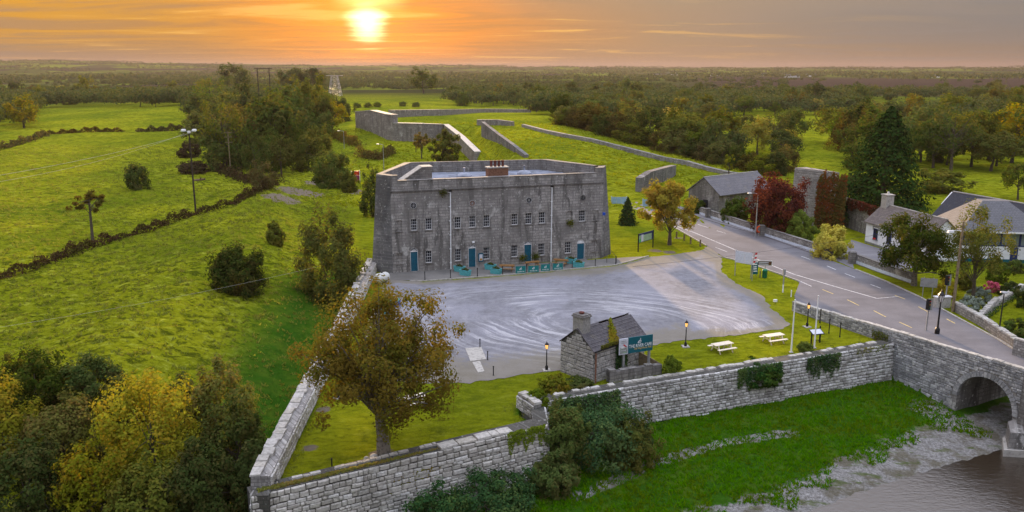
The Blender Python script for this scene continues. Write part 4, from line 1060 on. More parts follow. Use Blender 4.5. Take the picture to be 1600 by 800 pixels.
# roof furniture: brick chimney with pots, stair hatch, vents
x0, _ = zf(688, 170); x1, _ = zf(795, 170); ch = MB(); zt = zf(740, 137)[1]
ch.box(x0, x1, 1.15, 2.3, ZR, zt - 0.25); c_o = ch.build('chimney', M['brickred'], bk)
cc = MB(); cc.box(x0 - 0.08, x1 + 0.08, 1.07, 2.38, zt - 0.25, zt - 0.10); cc.build('chimney_cap', M['concrete'], c_o)
for k in range(4):
    cp = MB(); cp.lathe([(0.17, 0), (0.15, 0.5), (0.19, 0.55), (0.19, 0.78), (0.13, 0.78)], 10, (x0 + (x1 - x0) * (0.22 + 0.19 * k), 1.72, zt - 0.10)); cp.build('chimney_pot', M['pot'], c_o)
x0, _ = zf(240, 200); x1, _ = zf(320, 200); x2, _ = zf(398, 200); zt = zf(340, 143)[1] - 0.1
h_ = MB(); pr = [(x0, ZR), (x2, ZR), (x2, zt), (x1 + 0.6, zt), (x0, ZR + 0.5)]
h_.hexa([(p[0], 1.6, p[1]) for p in pr], [(p[0], 3.4, p[1]) for p in pr]); h_.build('stair_hatch', M['parapet'], bk)
h2 = MB(); h2.hexa([(x0 - .1, 1.5, ZR + .52), (x1 + .6, 1.5, zt + .01), (x2 + .1, 1.5, zt + .01), (x2 + .1, 3.5, zt + .01), (x1 + .6, 3.5, zt + .01), (x0 - .1, 3.5, ZR + .52)], [(x0 - .1, 1.5, ZR + .62), (x1 + .6, 1.5, zt + .12), (x2 + .1, 1.5, zt + .12), (x2 + .1, 3.5, zt + .12), (x1 + .6, 3.5, zt + .12), (x0 - .1, 3.5, ZR + .62)])
h2.build('hatch_slab', M['concrete'], bk)
for X in (628, 960):
    x0, _ = zf(X, 165); v_ = MB(); v_.lathe([(1.0, 0), (1.0, 0.25), (0.7, 0.5), (0.25, 0.6)], 14, (x0, 7.5, ZR)); v_.lathe([(0.1, 0.5), (0.1, 1.1), (0.16, 1.1), (0.16, 1.25)], 8, (x0, 7.5, ZR)); v_.build('roof_vent', M['slate_flat'], bk)
# lit menu case, alarm box, blue plaque
xm, zm = zf(637, 607); b = MB(); b.box(xm - 0.32, xm + 0.32, -0.12, 0.0, zm - 0.55, zm + 0.55); mc = b.build('menu_case', M['teal'], bk)
b = MB(); b.box(xm - 0.21, xm + 0.21, -0.128, -0.12, zm - 0.42, zm + 0.42); b.build('menu_sheet', M['paper'], mc)
b = MB(); b.box(xm - 0.14, xm + 0.14, -0.136, -0.128, zm - 0.38, zm - 0.1); b.build('menu_picture', M['amber'], mc)
xm, zm = zf(598, 527); b = MB(); b.box(xm - 0.16, xm + 0.16, -0.12, 0, zm - 0.12, zm + 0.12); b.build('alarm_box', M['white'], bk)
xm, zm = zf(1279, 380); b = MB(); b.hexa([(xm - .2, -0.03, zm - .2), (xm + .2, -0.03, zm - .2), (xm + .2, -0.03, zm + .12), (xm - .2, -0.03, zm + .2)], [(xm - .2, 0.6, zm - .2), (xm + .2, 0.6, zm - .2), (xm + .2, 0.6, zm + .12), (xm - .2, 0.6, zm + .2)])
b.build('blue_plaque', M['blue'], bk)
xm, zm = zf(560, 605); b = MB(); b.box(xm - 0.16, xm + 0.16, -0.05, 0, zm - 0.2, zm + 0.15); b.build('wall_plaque', M['steel'], bk)
# hanging baskets either side of the third door, plants on the sills come later

# ================================================================== COTTAGE BY THE WALL
c1 = at(927, 599)[:2]; c2 = c1 + np.array([4.75, 4.35])
cd = (c2 - c1) / np.linalg.norm(c2 - c1); CL = float(np.linalg.norm(c2 - c1)); cn = np.array([-cd[1], cd[0]]); CW = 3.7
ct = empty('stone_cottage', (c1[0], c1[1], 0), math.atan2(cd[1], cd[0])); tag(ct, 'small ruinous stone cottage with grey slate roof and tall chimney by the lawn', 'building')
bpy.context.view_layer.update()
EAV, RDG = 2.65, 4.15
b = MB(); b.hexa([(0, 0, -1.2), (CL, 0, -1.2), (CL, CW, -1.2), (0, CW, -1.2)], [(0, 0, EAV), (CL, 0, EAV), (CL, CW, EAV), (0, CW, EAV)])
for x_, s in ((0.0, 1), (CL, -1)):
    b.hexa([(x_, 0, EAV), (x_, CW, EAV), (x_, CW / 2, RDG)][::s], [(x_ + s * 0.45, 0, EAV), (x_ + s * 0.45, CW, EAV), (x_ + s * 0.45, CW / 2, RDG)][::s])
b.build('wall', M['core'], ct)
def gab(t, z): return z < EAV + (RDG - EAV) * (1 - abs(t - CW / 2) / (CW / 2)) - 0.12
lay_stones(ct, [((0.0, CW), (0.0, 0.0), (-1.0, 0.0), RDG, RDG, -0.3, -0.3, 0.0)], M['stone_cottage'], 0.46, 0.27, 0.05, 170, gab, seed=51)
lay_stones(ct, [((0.0, 0.0), (CL, 0.0), (0.0, -1.0), EAV, EAV, -0.6, -0.6, 0.0)], M['stone_cottage'], 0.5, 0.28, 0.05, 130, seed=52)
for s in (0, 1):                                            # two slopes, slate courses with ragged edges
    rf = MB(); rr_ = np.random.default_rng(60 + s)
    ncs = 8
    for k in range(ncs):
        f0, f1 = k / ncs, (k + 1) / ncs + 0.04
        def pt(x_, f): 
            yy = f * CW / 2; zz = EAV + (RDG - EAV) * f + 0.10
            return (x_, yy if s == 0 else CW - yy, zz)
        x_ = -0.12
        while x_ < CL + 0.1:
            wd = rr_.uniform(0.9, 1.6); xe = min(x_ + wd, CL + 0.12); dz = rr_.uniform(0, 0.03)
            if k == ncs - 1 and rr_.random() < 0.35: f1_ = f1 - 0.12
            else: f1_ = min(f1, 1.0)
            off = -0.10 if k == 0 else 0.0
            q = [pt(x_ + 0.01, f0 + off * 0.5), pt(xe - 0.01, f0 + off * 0.5), pt(xe - 0.01, f1_), pt(x_ + 0.01, f1_)]
            rf.hexa([(p[0], p[1], p[2] - 0.03) for p in q], [(q[0][0], q[0][1], q[0][2] + 0.035 + dz), (q[1][0], q[1][1], q[1][2] + 0.035 + dz), (q[2][0], q[2][1], q[2][2] + 0.005), (q[3][0], q[3][1], q[3][2] + 0.005)])
            x_ = xe
    rf.build('roof', M['slate'], ct)
ch = MB(); ch.box(0.02, 0.95, CW / 2 - 0.55, CW / 2 + 0.55, EAV + 0.5, RDG + 1.0); co2 = ch.build('chimney', M['stone_cottage'], ct)
cc = MB(); cc.box(-0.07, 1.04, CW / 2 - 0.63, CW / 2 + 0.63, RDG + 1.003, RDG + 1.12); cc.box(0.0, 0.97, CW / 2 - .56, CW / 2 + .56, RDG + 1.123, RDG + 1.24); cc.build('chimney_cap', M['parapet'], co2)
cc = MB(); cc.lathe([(0.2, 0), (0.22, 0.14), (0.14, 0.14)], 8, (0.48, CW / 2, RDG + 1.24)); cc.build('chimney_pot', M['pot'], co2)
p = MB(); p.tube([(0.12, -0.12, -0.4), (0.12, -0.12, EAV - 0.1)], 0.07, 8); p.build('rusty_downpipe', M['brickred'], ct)
b = MB(); b.beam((0.0, -0.13, EAV + 0.03), (CL, -0.13, EAV + 0.03), 0.10, 0.10); b.build('gutter', M['black'], ct)
# low wall in front of the cottage
lw0 = at(952, 599)[:2]; lw1 = at(1034, 585)[:2]; ld = (lw1 - lw0) / np.linalg.norm(lw1 - lw0)
lw = empty('yard_wall', (lw0[0], lw0[1], 0), math.atan2(ld[1], ld[0])); tag(lw, 'low crumbling grey wall under the hoarding beside the cottage', 'wall')
LL = float(np.linalg.norm(lw1 - lw0))
b = MB(); r_ = np.random.default_rng(5); t = 0
while t < LL:
    wd = min(r_.uniform(0.6, 1.2), LL - t); b.box(t, t + wd, 0, 0.45, -0.9, 0.95 + r_.normal(0, 0.05)); t += wd
b.box(0.0, 0.6, -0.05, 0.5, -0.9, 1.12)
b.build('wall_body', M['parapet'], lw)
b = MB(); b.hexa([(LL, 0.1, -0.3), (LL, 0.35, -0.3), (LL - 0.9, 3.2, -0.3), (LL - 1.1, 3.1, -0.3)], [(LL, 0.1, 0.9), (LL, 0.35, 0.9), (LL - 0.9, 3.2, 1.5), (LL - 1.1, 3.1, 1.5)])
b.build('board_screen', M['pole_wood'], lw)
# hoarding
h0 = at(972, 557, 2.05); h1 = at(1019, 549, 2.05)
hb0 = aty(967, 555, 64.75); hb1 = aty(1019, 546, 66.0); hd_ = (hb1 - hb0)[:2]; HL = float(np.linalg.norm(hd_)); hd_ = hd_ / HL
hz0 = (hb0[2] + hb1[2]) / 2; hz1 = (aty(967, 529, 64.75)[2] + aty(1019, 523, 66.0)[2]) / 2; HH = hz1 - hz0
hs = empty('cafe_hoarding', (hb0[0], hb0[1], 0), math.atan2(hd_[1], hd_[0])); tag(hs, 'teal hoarding reading THE RIVER CAFE with white swan on two posts', 'sign')
b = MB(); b.box(HL * 0.26, HL, -0.04, 0.04, hz0, hz1); panel = b.build('sign_panel', M['sign_teal'], hs)
b = MB(); b.box(0, HL * 0.258, -0.04, 0.04, hz0 - 0.02, hz1 - 0.02); pn2 = b.build('picture_panel', M['paper'], hs)
for a, c, d, e, mt in ((0.02, 0.24, 0.05, 0.42, 'print_grey'), (0.13, 0.22, 0.05, 0.15, 'print_pale'), (0.06, 0.15, 0.38, 0.52, 'white'), (0.05, 0.2, 0.8, 0.84, 'steel'), (0.04, 0.22, 0.7, 0.73, 'steel'), (0.04, 0.2, 0.22, 0.27, 'paper')):
    b = MB(); b.box(HL * a, HL * c, -0.052, -0.04, hz0 + HH * d, hz0 + HH * e); b.build('printed_block', M[mt], pn2)
b = MB(); b.hexa([(HL * .10, -0.058, hz0 + HH * .60), (HL * .17, -0.058, hz0 + HH * .46), (HL * .235, -0.058, hz0 + HH * .44), (HL * .14, -0.058, hz0 + HH * .63)], [(HL * .10, -0.052, hz0 + HH * .60), (HL * .17, -0.052, hz0 + HH * .46), (HL * .235, -0.052, hz0 + HH * .44), (HL * .14, -0.052, hz0 + HH * .63)]); b.build('red_arrow', M['red'], pn2)
for x_ in (HL * 0.16, HL * 0.93):
    b = MB(); b.box(x_ - 0.09, x_ + 0.09, 0.045, 0.2, -0.5, hz1 - 0.1); b.build('post', M['steel'], hs)
def letter(parent, txt, size, x_, z_, mat, y_=-0.045, name='lettering', width=None):
    me = text_mesh(txt, size)
    co = np.zeros(len(me.vertices) * 3); me.vertices.foreach_get('co', co); co = co.reshape(-1, 3)
    k = 1.0
    if width: k = width / (co[:, 0].max() - co[:, 0].min())
    co = np.stack([co[:, 0] * k, -co[:, 2], co[:, 1]], -1); me.vertices.foreach_set('co', co.ravel()); me.update()
    o = link(name, me, mat, parent, loc=(x_, y_, z_)); return o
letter(panel, 'THE RIVER CAFE', 0.40, HL * 0.63, hz0 + HH * 0.33, M['white_letter'], -0.046, width=HL * 0.68)
letter(panel, 'Old Way-Home Visit', 0.26, HL * 0.70, hz0 + HH * 0.19, M['gold_letter'], -0.046, width=HL * 0.52)
def swan(parent, cx, cz, s, y_=-0.046, mat=None):
    """swan emblem: raised neck, head and feathered body as curved white strokes"""
    b = MB(); mat = mat or M['white_letter']
    def stroke(pts, wd):
        for i, ((xa, za), (xb, zb)) in enumerate(zip(pts[:-1], pts[1:])):
            b.beam((cx + xa * s, y_ - 0.002 * (i % 2), cz + za * s), (cx + xb * s, y_ - 0.002 * (i % 2), cz + zb * s), wd * s, 0.012, up=(0, 1, 0))
    stroke([(0.10, 0.10), (0.26, 0.22), (0.30, 0.40), (0.22, 0.55), (0.20, 0.70), (0.28, 0.82), (0.36, 0.78)], 0.075)
    body = [(-0.55, -0.35), (-0.2, -0.42), (0.15, -0.38), (0.38, -0.2), (0.44, 0.05), (0.38, 0.28)]
    stroke(body, 0.10)
    for k in range(4):
        f = 0.2 * k; stroke([(-0.5 + f * 0.25, -0.25 + f * 0.1), (-0.35 + f * 0.5, 0.0 + f * 0.25), (-0.1 + f * 0.55, 0.25 + f * 0.25)], 0.075)
        stroke([(-0.5 + f * 0.4, -0.28), (-0.1 + f * 0.5, -0.22 + f * 0.3)], 0.06)
    return b.build('swan_emblem', mat, parent)
swan(panel, HL * 0.60, hz0 + HH * 0.68, HH * 0.24)

# ================================================================== FURNITURE OF THE YARD AND LAWN
def make_lamp(lit=True):
    root = empty('lamp_post')
    b = MB(); b.lathe([(0.20, -0.3), (0.20, 0.04), (0.30, 0.05), (0.30, 0.0)], 10) if False else b.box(-0.32, 0.32, -0.32, 0.32, -0.3, 0.07); b.build('plinth', M['concrete'], root)
    b = MB(); b.lathe([(0.13, 0.07), (0.13, 0.35), (0.09, 0.42), (0.055, 0.5), (0.045, 1.5), (0.06, 1.53), (0.04, 1.58), (0.035, 1.92)], 10); b.build('post', M['black'], root, True)
    b = MB(); b.lathe([(0.09, 1.92), (0.15, 2.28)], 6); b.build('lantern', M['lit'] if lit else M['unlit'], root)
    b = MB(); b.lathe([(0.19, 2.28), (0.16, 2.34), (0.06, 2.46), (0.03, 2.48), (0.035, 2.54), (0.01, 2.6)], 6)
    for k in range(6):
        t = 2 * math.pi * k / 6; b.beam((0.095 * math.cos(t), 0.095 * math.sin(t), 1.92), (0.155 * math.cos(t), 0.155 * math.sin(t), 2.28), 0.02)
    b.build('lantern_cap', M['black'], root); return root
lamp_lit = make_lamp(True); lamp_dim = make_lamp(False)
used = set()
def place(proto, loc, rz=0.0, label=None, cat=None, group=None, scale=None, copy=True):
    o = proto if proto.name not in used else copy_tree(proto)
    used.add(proto.name)
    o.location = loc; o.rotation_euler = (0, 0, rz)
    if scale is not None: o.scale = (scale,) * 3 if not hasattr(scale, '__len__') else scale
    return tag(o, label, cat, group)
LG = 'black heritage lamp posts'
place(lamp_lit, (*at(854, 579)[:2], 0.02), 0.2, 'lit black lamp post on the gravel edge left of the stone cottage', 'lamp post', LG)
place(lamp_lit, (*at(1071, 542)[:2], 0.02), 0.1, 'lit black lamp post on the lawn edge right of the hoarding', 'lamp post', LG)
place(lamp_lit, (*at(528, 622)[:2], 0.0), 0.1, 'lit black lamp post against the left wall behind the big tree', 'lamp post', LG)
place(lamp_lit, (*at(1261, 511)[:2], 0.0), 0.3, 'lit black lamp post beside the end of the bridge parapet', 'lamp post', LG)
place(lamp_dim, (*at(1464, 522)[:2], -0.11), 0.3, 'tall white lantern lamp post standing on the road by the bridge parapet', 'lamp post', LG, 1.75)
b = empty('lamp_post', (*at(1560, 525)[:2], 0.0)); tag(b, 'slim black post light with flat top on the verge at far right', 'lamp post', LG)
m_ = MB(); m_.tube([(0, 0, -0.2), (0, 0, 4.2)], [0.07, 0.05], 8); m_.build('post', M['black'], b); m_ = MB(); m_.lathe([(0.06, 4.2), (0.35, 4.28), (0.33, 4.36), (0.1, 4.4)], 10); m_.build('lamp_head', M['steel'], b)

def make_picnic(mat, L=1.8):
    root = empty('picnic_table'); h = L / 2
    for k in range(5):
        b = MB(); y0 = -0.37 + k * 0.15; b.box(-h, h, y0, y0 + 0.14, 0.72, 0.765); b.build('tabletop_board', mat, root)
    for s in (-1, 1):
        for k in range(2):
            b = MB(); y0 = s * 0.72 - 0.14 + k * 0.145; b.box(-h, h, y0, y0 + 0.135, 0.42, 0.46); b.build('bench_board', mat, root)
    for s in (-1, 1):
        x_ = s * h * 0.68; b = MB(); b.beam((x_, -0.28, 0.72), (x_, -0.66, 0), 0.05, 0.1); b.beam((x_ + 0.002, 0.28, 0.72), (x_ + 0.002, 0.66, 0), 0.05, 0.1); b.beam((x_ + .05, -0.85, 0.38), (x_ + .05, 0.85, 0.38), 0.05, 0.09); b.beam((x_ + .05, -0.36, 0.68), (x_ + .05, 0.36, 0.68), 0.05, 0.08)
        b.build('leg_frame', mat, root)
    return root
pt_ = make_picnic(M['pine_board'], 2.0)
PG = 'pale picnic tables on the lawn'
def rot_px(a, b): 
    p, q = at(*a), at(*b); return math.atan2(q[1] - p[1], q[0] - p[0])
place(pt_, (*at(1128, 549)[:2], 0), rot_px((1112, 543), (1142, 538)), 'pale picnic table on the lawn nearer the stone cottage', 'picnic table', PG)
place(pt_, (*at(1208, 535)[:2], 0), rot_px((1192, 528), (1222, 524)), 'pale picnic table on the lawn nearer the flagpoles', 'picnic table', PG)
place(pt_, (*at(645, 634)[:2], 0), rot_px((628, 630), (658, 624)), 'pale picnic table half hidden behind the big autumn tree', 'picnic table', PG)
pt2 = make_picnic(M['stain_board'], 1.9)
PG2 = 'brown picnic tables outside the barracks'
fr = math.atan2(FD[1], FD[0])
place(pt2, (*at(792, 424)[:2], 0.05), fr - 0.35, 'brown picnic table left of the teal banners by the barracks', 'picnic table', PG2)
place(pt2, (*at(832, 418.5)[:2], 0.05), fr + 0.05, 'brown picnic table behind the teal banners by the barracks', 'picnic table', PG2)
place(pt2, (*at(876, 415)[:2], 0.05), fr - 0.6, 'brown picnic table right of the teal banners by the barracks', 'picnic table', PG2)
# planters: pairs of turquoise boxes
def make_planter():
    root = empty('planter'); b = MB(); L, W, Hh = 0.62, 0.30, 0.62
    b.hexa([(-L, -W, 0), (L, -W, 0), (L, W, 0), (-L, W, 0)], [(-L - .05, -W - .05, Hh), (L + .05, -W - .05, Hh), (L + .05, W + .05, Hh), (-L - .05, W + .05, Hh)]); b.build('box', M['planter'], root)
    b = MB(); 
    for x0, x1, y0, y1 in ((-L - .09, L + .09, -W - .09, -W - .01), (-L - .09, L + .09, W + .01, W + .09), (-L - .09, -L + .0, -W - .01, W + .01), (L, L + .09, -W - .01, W + .01)): b.box(x0, x1, y0, y1, Hh, Hh + 0.05)
    b.build('rim', M['planter'], root)
    b = MB(); b.box(-L, L, -W, W, Hh - 0.02, Hh + 0.015); b.build('soil', M['soil'], root)
    r = np.random.default_rng(3); V = []; Fq = []
    for k in range(60):
        c = np.array([r.uniform(-.5, .5), r.uniform(-.22, .22), Hh + r.uniform(0.02, 0.2)]); a = r.normal(0, 0.07, 3); bb = r.normal(0, 0.07, 3); n0 = len(V); V += [c - a, c + bb, c + a, c - bb]; Fq.append((n0, n0 + 1, n0 + 2, n0 + 3))
    link('plants', np_mesh('plants', V, Fq), M['dark_green'], root); return root
pl = make_planter()
for i, (u, v, lab) in enumerate(((718, 424.5, 'turquoise planter box left of second door, nearer the wall'), (727, 430.5, 'turquoise planter box left of second door, nearer the yard'), (766, 421.5, 'turquoise planter box right of second door, nearer the wall'), (775, 428, 'turquoise planter box right of second door, nearer the yard'), (892, 412, 'turquoise planter box left of fourth door, nearer the wall'), (904, 418, 'turquoise planter box left of fourth door, nearer the yard'))):
    place(pl, (*at(u, v)[:2], 0.05), fr - 0.85, lab, 'planter', 'turquoise planters outside the barracks')
# canvas banners on frames
for i, (u0, u1, vt0, vt1, vb0, vb1) in enumerate(((805, 822, 417, 416.5, 429, 428), (824.5, 842.5, 416, 415, 427.5, 426.5), (844.5, 860, 414, 412.5, 425.5, 424.5), (863, 880, 412.5, 411.5, 423.5, 422.5))):
    p0 = at(u0, vb0); p1 = at(u1, vb1); d = (p1 - p0)[:2]; L = float(np.linalg.norm(d)); bn = empty('cafe_banner', (p0[0], p0[1], 0.05), math.atan2(d[1], d[0]))
    tag(bn, ['first', 'second', 'third', 'fourth'][i] + ' teal swan banner from the left before the barracks', 'banner', 'teal banners round the tables')
    Hh = aty(u0, vt0, p0[1])[2]
    b = MB(); b.box(0.06, L - 0.06, -0.012, 0.012, 0.08, Hh); cl = b.build('canvas', M['banner_teal'], bn)
    b = MB(); b.tube([(0.02, 0, 0), (0.02, 0, Hh + 0.03)], 0.025, 6); b.build('post', M['steel'], bn); b = MB(); b.tube([(L - 0.02, 0, 0), (L - 0.02, 0, Hh + 0.03)], 0.025, 6); b.build('post', M['steel'], bn)
    swan(cl, L * 0.5, Hh * 0.66, 0.30, -0.018); letter(cl, 'THE RIVER CAFE', 0.2, L * 0.5, Hh * 0.22, M['white_letter'], -0.016, width=L * 0.66)
# black bollards linked by a chain along the kerb
bl = MB(); bl.lathe([(0.07, -0.2), (0.07, 0.06), (0.045, 0.1), (0.045, 0.85), (0.07, 0.9), (0.05, 1.0)], 8)
blm = bl.mesh('bollard'); blm.materials.append(M['black'])
BOL = [(664, 438), (704, 435.5), (746, 432), (785, 429.5), (823, 426), (858, 423.5), (894, 420.5), (930, 417.5), (962, 412.5)]
for i, (u, v) in enumerate(BOL):
    o = bpy.data.objects.new('bollard', blm); col.objects.link(o); o.location = (*at(u, v)[:2], 0.1)
    tag(o, 'black iron bollard on the kerb line in front of the barracks', 'bollard', 'black bollards before the barracks')
rail = empty('handrail', (*at(948, 411)[:2], 0.05)); tag(rail, 'bent black handrail at the right corner of the barracks', 'handrail')
q = [at(948, 411) - at(948, 411), at(952, 401, 0.0) - at(948, 411), at(963, 412) - at(948, 411)]
b = MB(); b.tube([(0, 0, 0), (0, 0, 0.55), (q[1][0], q[1][1], 1.05), (q[2][0], q[2][1], 0.85), (q[2][0], q[2][1], 0)], 0.03, 6); b.build('rail', M['black'], rail)
b = MB(); b.tube([(q[1][0], q[1][1], 0), (q[1][0], q[1][1], 1.02)], 0.025, 6); b.build('post', M['black'], rail)
# slab and small posts in the yard
sb = empty('yard_slab', (*at(745, 560)[:2], 0.03)); tag(sb, 'cracked pale concrete cover slabs set in the gravel yard', 'slab')
for i, quad in enumerate((((727, 545), (752, 543), (760, 562), (735, 565)), ((738, 567), (750, 565), (757, 581), (747, 583)))):
    pts = [at(*q) - at(745, 560) for q in quad]; b = MB(); b.hexa([(p[0], p[1], -0.1) for p in pts][::-1], [(p[0], p[1], 0.035) for p in pts][::-1]); b.build('slab', M['concrete'], sb)
for u, v, lab in ((750, 543, 'short black post at the far corner of the yard slabs'), (762, 563, 'short black post beside the middle of the yard slabs'), (771, 587, 'short black post nearest the lawn by the yard slabs'), (519, 735, 'short black post on the lawn edge at the front wall')):
    o = bpy.data.objects.new('short_post', blm); col.objects.link(o); o.location = (*at(u, v)[:2], 0.0); o.scale = (1, 1, 0.85); tag(o, lab, 'post', 'short black posts')
# loose stones by the big tree
for i, (u, v, s, lab) in enumerate(((583, 716, 0.55, 'pale loose boulder at the foot of the big tree'), (572, 719, 0.35, 'small loose stone left of the boulder by the tree'))):
    bm = bmesh.new(); bmesh.ops.create_icosphere(bm, subdivisions=2, radius=s * 0.5)
    for v_ in bm.verts: v_.co *= 1 + 0.25 * math.sin(v_.co.x * 9 + i) * math.cos(v_.co.y * 8); v_.co.z *= 0.7
    me = bpy.data.meshes.new('boulder'); bm.to_mesh(me); bm.free(); o = link('boulder', me, M['coping'], loc=(*at(u, v)[:2], 0.12)); tag(o, lab, 'stone')
# flagpoles and interpretive board at the right end of the lawn
for i, (ub, vb, vt, lab) in enumerate(((1236, 551, 470, 'bare white flagpole on the lawn nearer the picnic tables'), (1272, 544, 464, 'bare white flagpole on the lawn nearer the bridge'))):
    p = at(ub, vb); zt = aty(ub, vt, p[1])[2]; f = empty('flagpole', (p[0], p[1], 0)); tag(f, lab, 'flagpole', 'white flagpoles')
    b = MB(); b.tube([(0, 0, 0), (0, 0, zt)], [0.075, 0.045], 8); b.build('pole', M['white'], f); b = MB(); b.lathe([(0.04, zt), (0.07, zt + .04), (0.07, zt + .1), (0.02, zt + .14)], 8); b.build('finial', M['white'], f); b = MB(); b.box(-.16, .16, -.16, .16, -.2, 0.08); b.build('foot', M['concrete'], f)
p = at(1274, 536); ib = empty('lectern_board', (p[0], p[1], 0), 0.25); tag(ib, 'sloping information panel on two dark legs beside a flagpole', 'information board')
for s in (-0.45, 0.45): b = MB(); b.box(s - .05, s + .05, -.05, .05, -0.2, 1.0); b.build('leg', M['black'], ib)
b = MB(); b.hexa([(-.62, -.38, .92), (.62, -.38, .92), (.62, .32, 1.22), (-.62, .32, 1.22)], [(-.62, -.40, .98), (.62, -.40, .98), (.62, .30, 1.28), (-.62, .30, 1.28)]); pn = b.build('panel', M['black'], ib)
b = MB(); b.hexa([(-.54, -.335, 1.005), (.54, -.335, 1.005), (.54, .235, 1.25), (-.54, .235, 1.25)], [(-.54, -.337, 1.012), (.54, -.337, 1.012), (.54, .233, 1.257), (-.54, .233, 1.257)]); b.build('printed_sheet', M['paper'], pn)
for i, (u, v) in enumerate(((1280, 533), (1295, 521), (1312, 527), (1281, 505))):
    o = bpy.data.objects.new('short_post', blm); col.objects.link(o); o.location = (*at(u, v)[:2], 0.0); o.scale = (1.1, 1.1, 1.5); tag(o, 'slim black post on the grass below the bridge parapet', 'post', 'slim black posts under the parapet')
# floodlight by the yard corner
p = at(1211, 475); fl_ = empty('ground_floodlight', (p[0], p[1], 0)); tag(fl_, 'small white floodlight low on the grass edge of the yard', 'floodlight')
b = MB(); b.box(-.2, .2, -.1, .1, 0.25, 0.5); b.build('lamp_head', M['white'], fl_); b = MB(); b.tube([(0, 0, -.1), (0, 0, .27)], .03, 6); b.build('stake', M['black'], fl_)

# --- traffic island with signs
p0 = at(1148, 431); p1 = at(1172, 440); d = (p1 - p0)[:2]
ws = empty('blank_road_sign', (p0[0], p0[1], 0), math.atan2(d[1] * 0.35, d[0])); tag(ws, 'large white backed road sign on two posts on the grass island', 'road sign')
L = 2.1; z0, z1 = 1.75, 3.2
for x_ in (0.0, L): b = MB(); b.tube([(x_, 0, -.2), (x_, 0, z1 + .1)], .05, 8); b.build('post', M['steel'], ws)
b = MB(); b.box(-0.05, L * 0.545, -.075, -.05, z0, z1); b.build('panel', M['paper'], ws); b = MB(); b.box(L * 0.565, L + .1, -.075, -.05, z0, z1); b.build('panel', M['paper'], ws)
p = at(1173, 439); rw_ = empty('chevron_post', (p[0], p[1], 0), 0.3); tag(rw_, 'red and white curved marker beside the white road sign', 'marker')
for k in range(6):
    b = MB(); a0 = 0.12 * k; x_ = 0.28 * math.sin(k * 0.35); b.hexa([(x_, -.1, 2.0 + k * .24), (x_ + .28, -.1, 2.0 + k * .24), (x_ + .28, -.07, 2.0 + k * .24), (x_, -.07, 2.0 + k * .24)], [(x_ + .08, -.1, 2.24 + k * .24), (x_ + .34, -.1, 2.24 + k * .24), (x_ + .34, -.07, 2.24 + k * .24), (x_ + .08, -.07, 2.24 + k * .24)]); b.build('stripe', M['red'] if k % 2 else M['white'], rw_)
b = MB(); b.tube([(0.15, 0, -.2), (0.25, 0, 3.4)], .045, 8); b.build('post', M['steel'], rw_)
p = at(1179, 432); ts = empty('hanging_sign', (p[0], p[1], 0), 0.25); tag(ts, 'tilted teal and white notice board on the grass island', 'sign')
b = MB(); b.hexa([(-.38, 0, .3), (.42, 0, .25), (.36, 0, 1.75), (-.48, 0, 1.7)], [(-.38, .05, .3), (.42, .05, .25), (.36, .05, 1.75), (-.48, .05, 1.7)]); pn = b.build('board', M['sign_teal'], ts)
for k, (x_, z_, w_) in enumerate(((-.3, 1.45, .55), (-.2, 1.15, .4), (-.22, .9, .45), (-.2, .6, .5))): b = MB(); b.box(x_, x_ + w_, -.012, 0, z_, z_ + .13); b.build('lettering_block', M['white_letter'], pn)
for x_ in (-.3, .3): b = MB(); b.tube([(x_, .1, -.1), (x_, .06, 1.7)], .03, 6); b.build('post', M['steel'], ts)
p = at(1192, 431); ds = empty('direction_sign', (p[0], p[1], 0), -0.15); tag(ds, 'small brown bordered direction sign beside the green bin', 'road sign')
b = MB(); b.tube([(0.2, 0, -.1), (0.2, 0, 1.9)], .05, 8); b.build('post', M['steel'], ds)
b = MB(); b.box(-.75, 1.0, -.07, -.03, 1.3, 1.95); pn = b.build('panel', M['white'], ds); b = MB(); b.box(-.68, .93, -.085, -.07, 1.37, 1.88); b.build('face', M['brown_sign'], pn)
for z_ in (1.45, 1.67): b = MB(); b.box(-.6, .55, -.092, -.085, z_, z_ + .1); b.build('lettering_block', M['paper'], pn)
p = at(1194.5, 434); gb = empty('litter_bin', (p[0], p[1], 0)); tag(gb, 'round green litter bin on the grass island', 'bin')
b = MB(); b.lathe([(.26, 0), (.30, .1), (.30, .85), (.33, .88), (.33, .95)], 14); b.build('bin_body', M['green_bin'], gb, True); b = MB(); b.lathe([(.33, .95), (.28, 1.05), (.1, 1.1)], 14); b.build('lid', M['green_bin'], gb); b = MB(); b.tube([(-.55, 0, 0), (-.55, 0, .9)], .08, 8); b.build('post', M['pole_wood'], gb)
p = at(1223, 457); mp = empty('marker_post', (p[0], p[1], 0)); tag(mp, 'grey and white traffic signal post on the tip of the grass island', 'post')
b = MB(); b.tube([(0, 0, 0), (0, 0, .95)], .075, 8); b.build('white_base', M['white'], mp); b = MB(); b.tube([(0, 0, .95), (0, 0, 2.2)], .07, 8); b.build('shaft', M['steel'], mp); b = MB(); b.box(-.14, .14, -.14, .1, 2.1, 2.75); b.build('signal_box', M['steel'], mp)
p = at(1236, 464); mp = empty('marker_post', (p[0], p[1], 0)); tag(mp, 'short white post at the island edge near the bridge', 'post'); b = MB(); b.tube([(0, 0, 0), (0, 0, .8)], .06, 8); b.build('shaft', M['white'], mp)
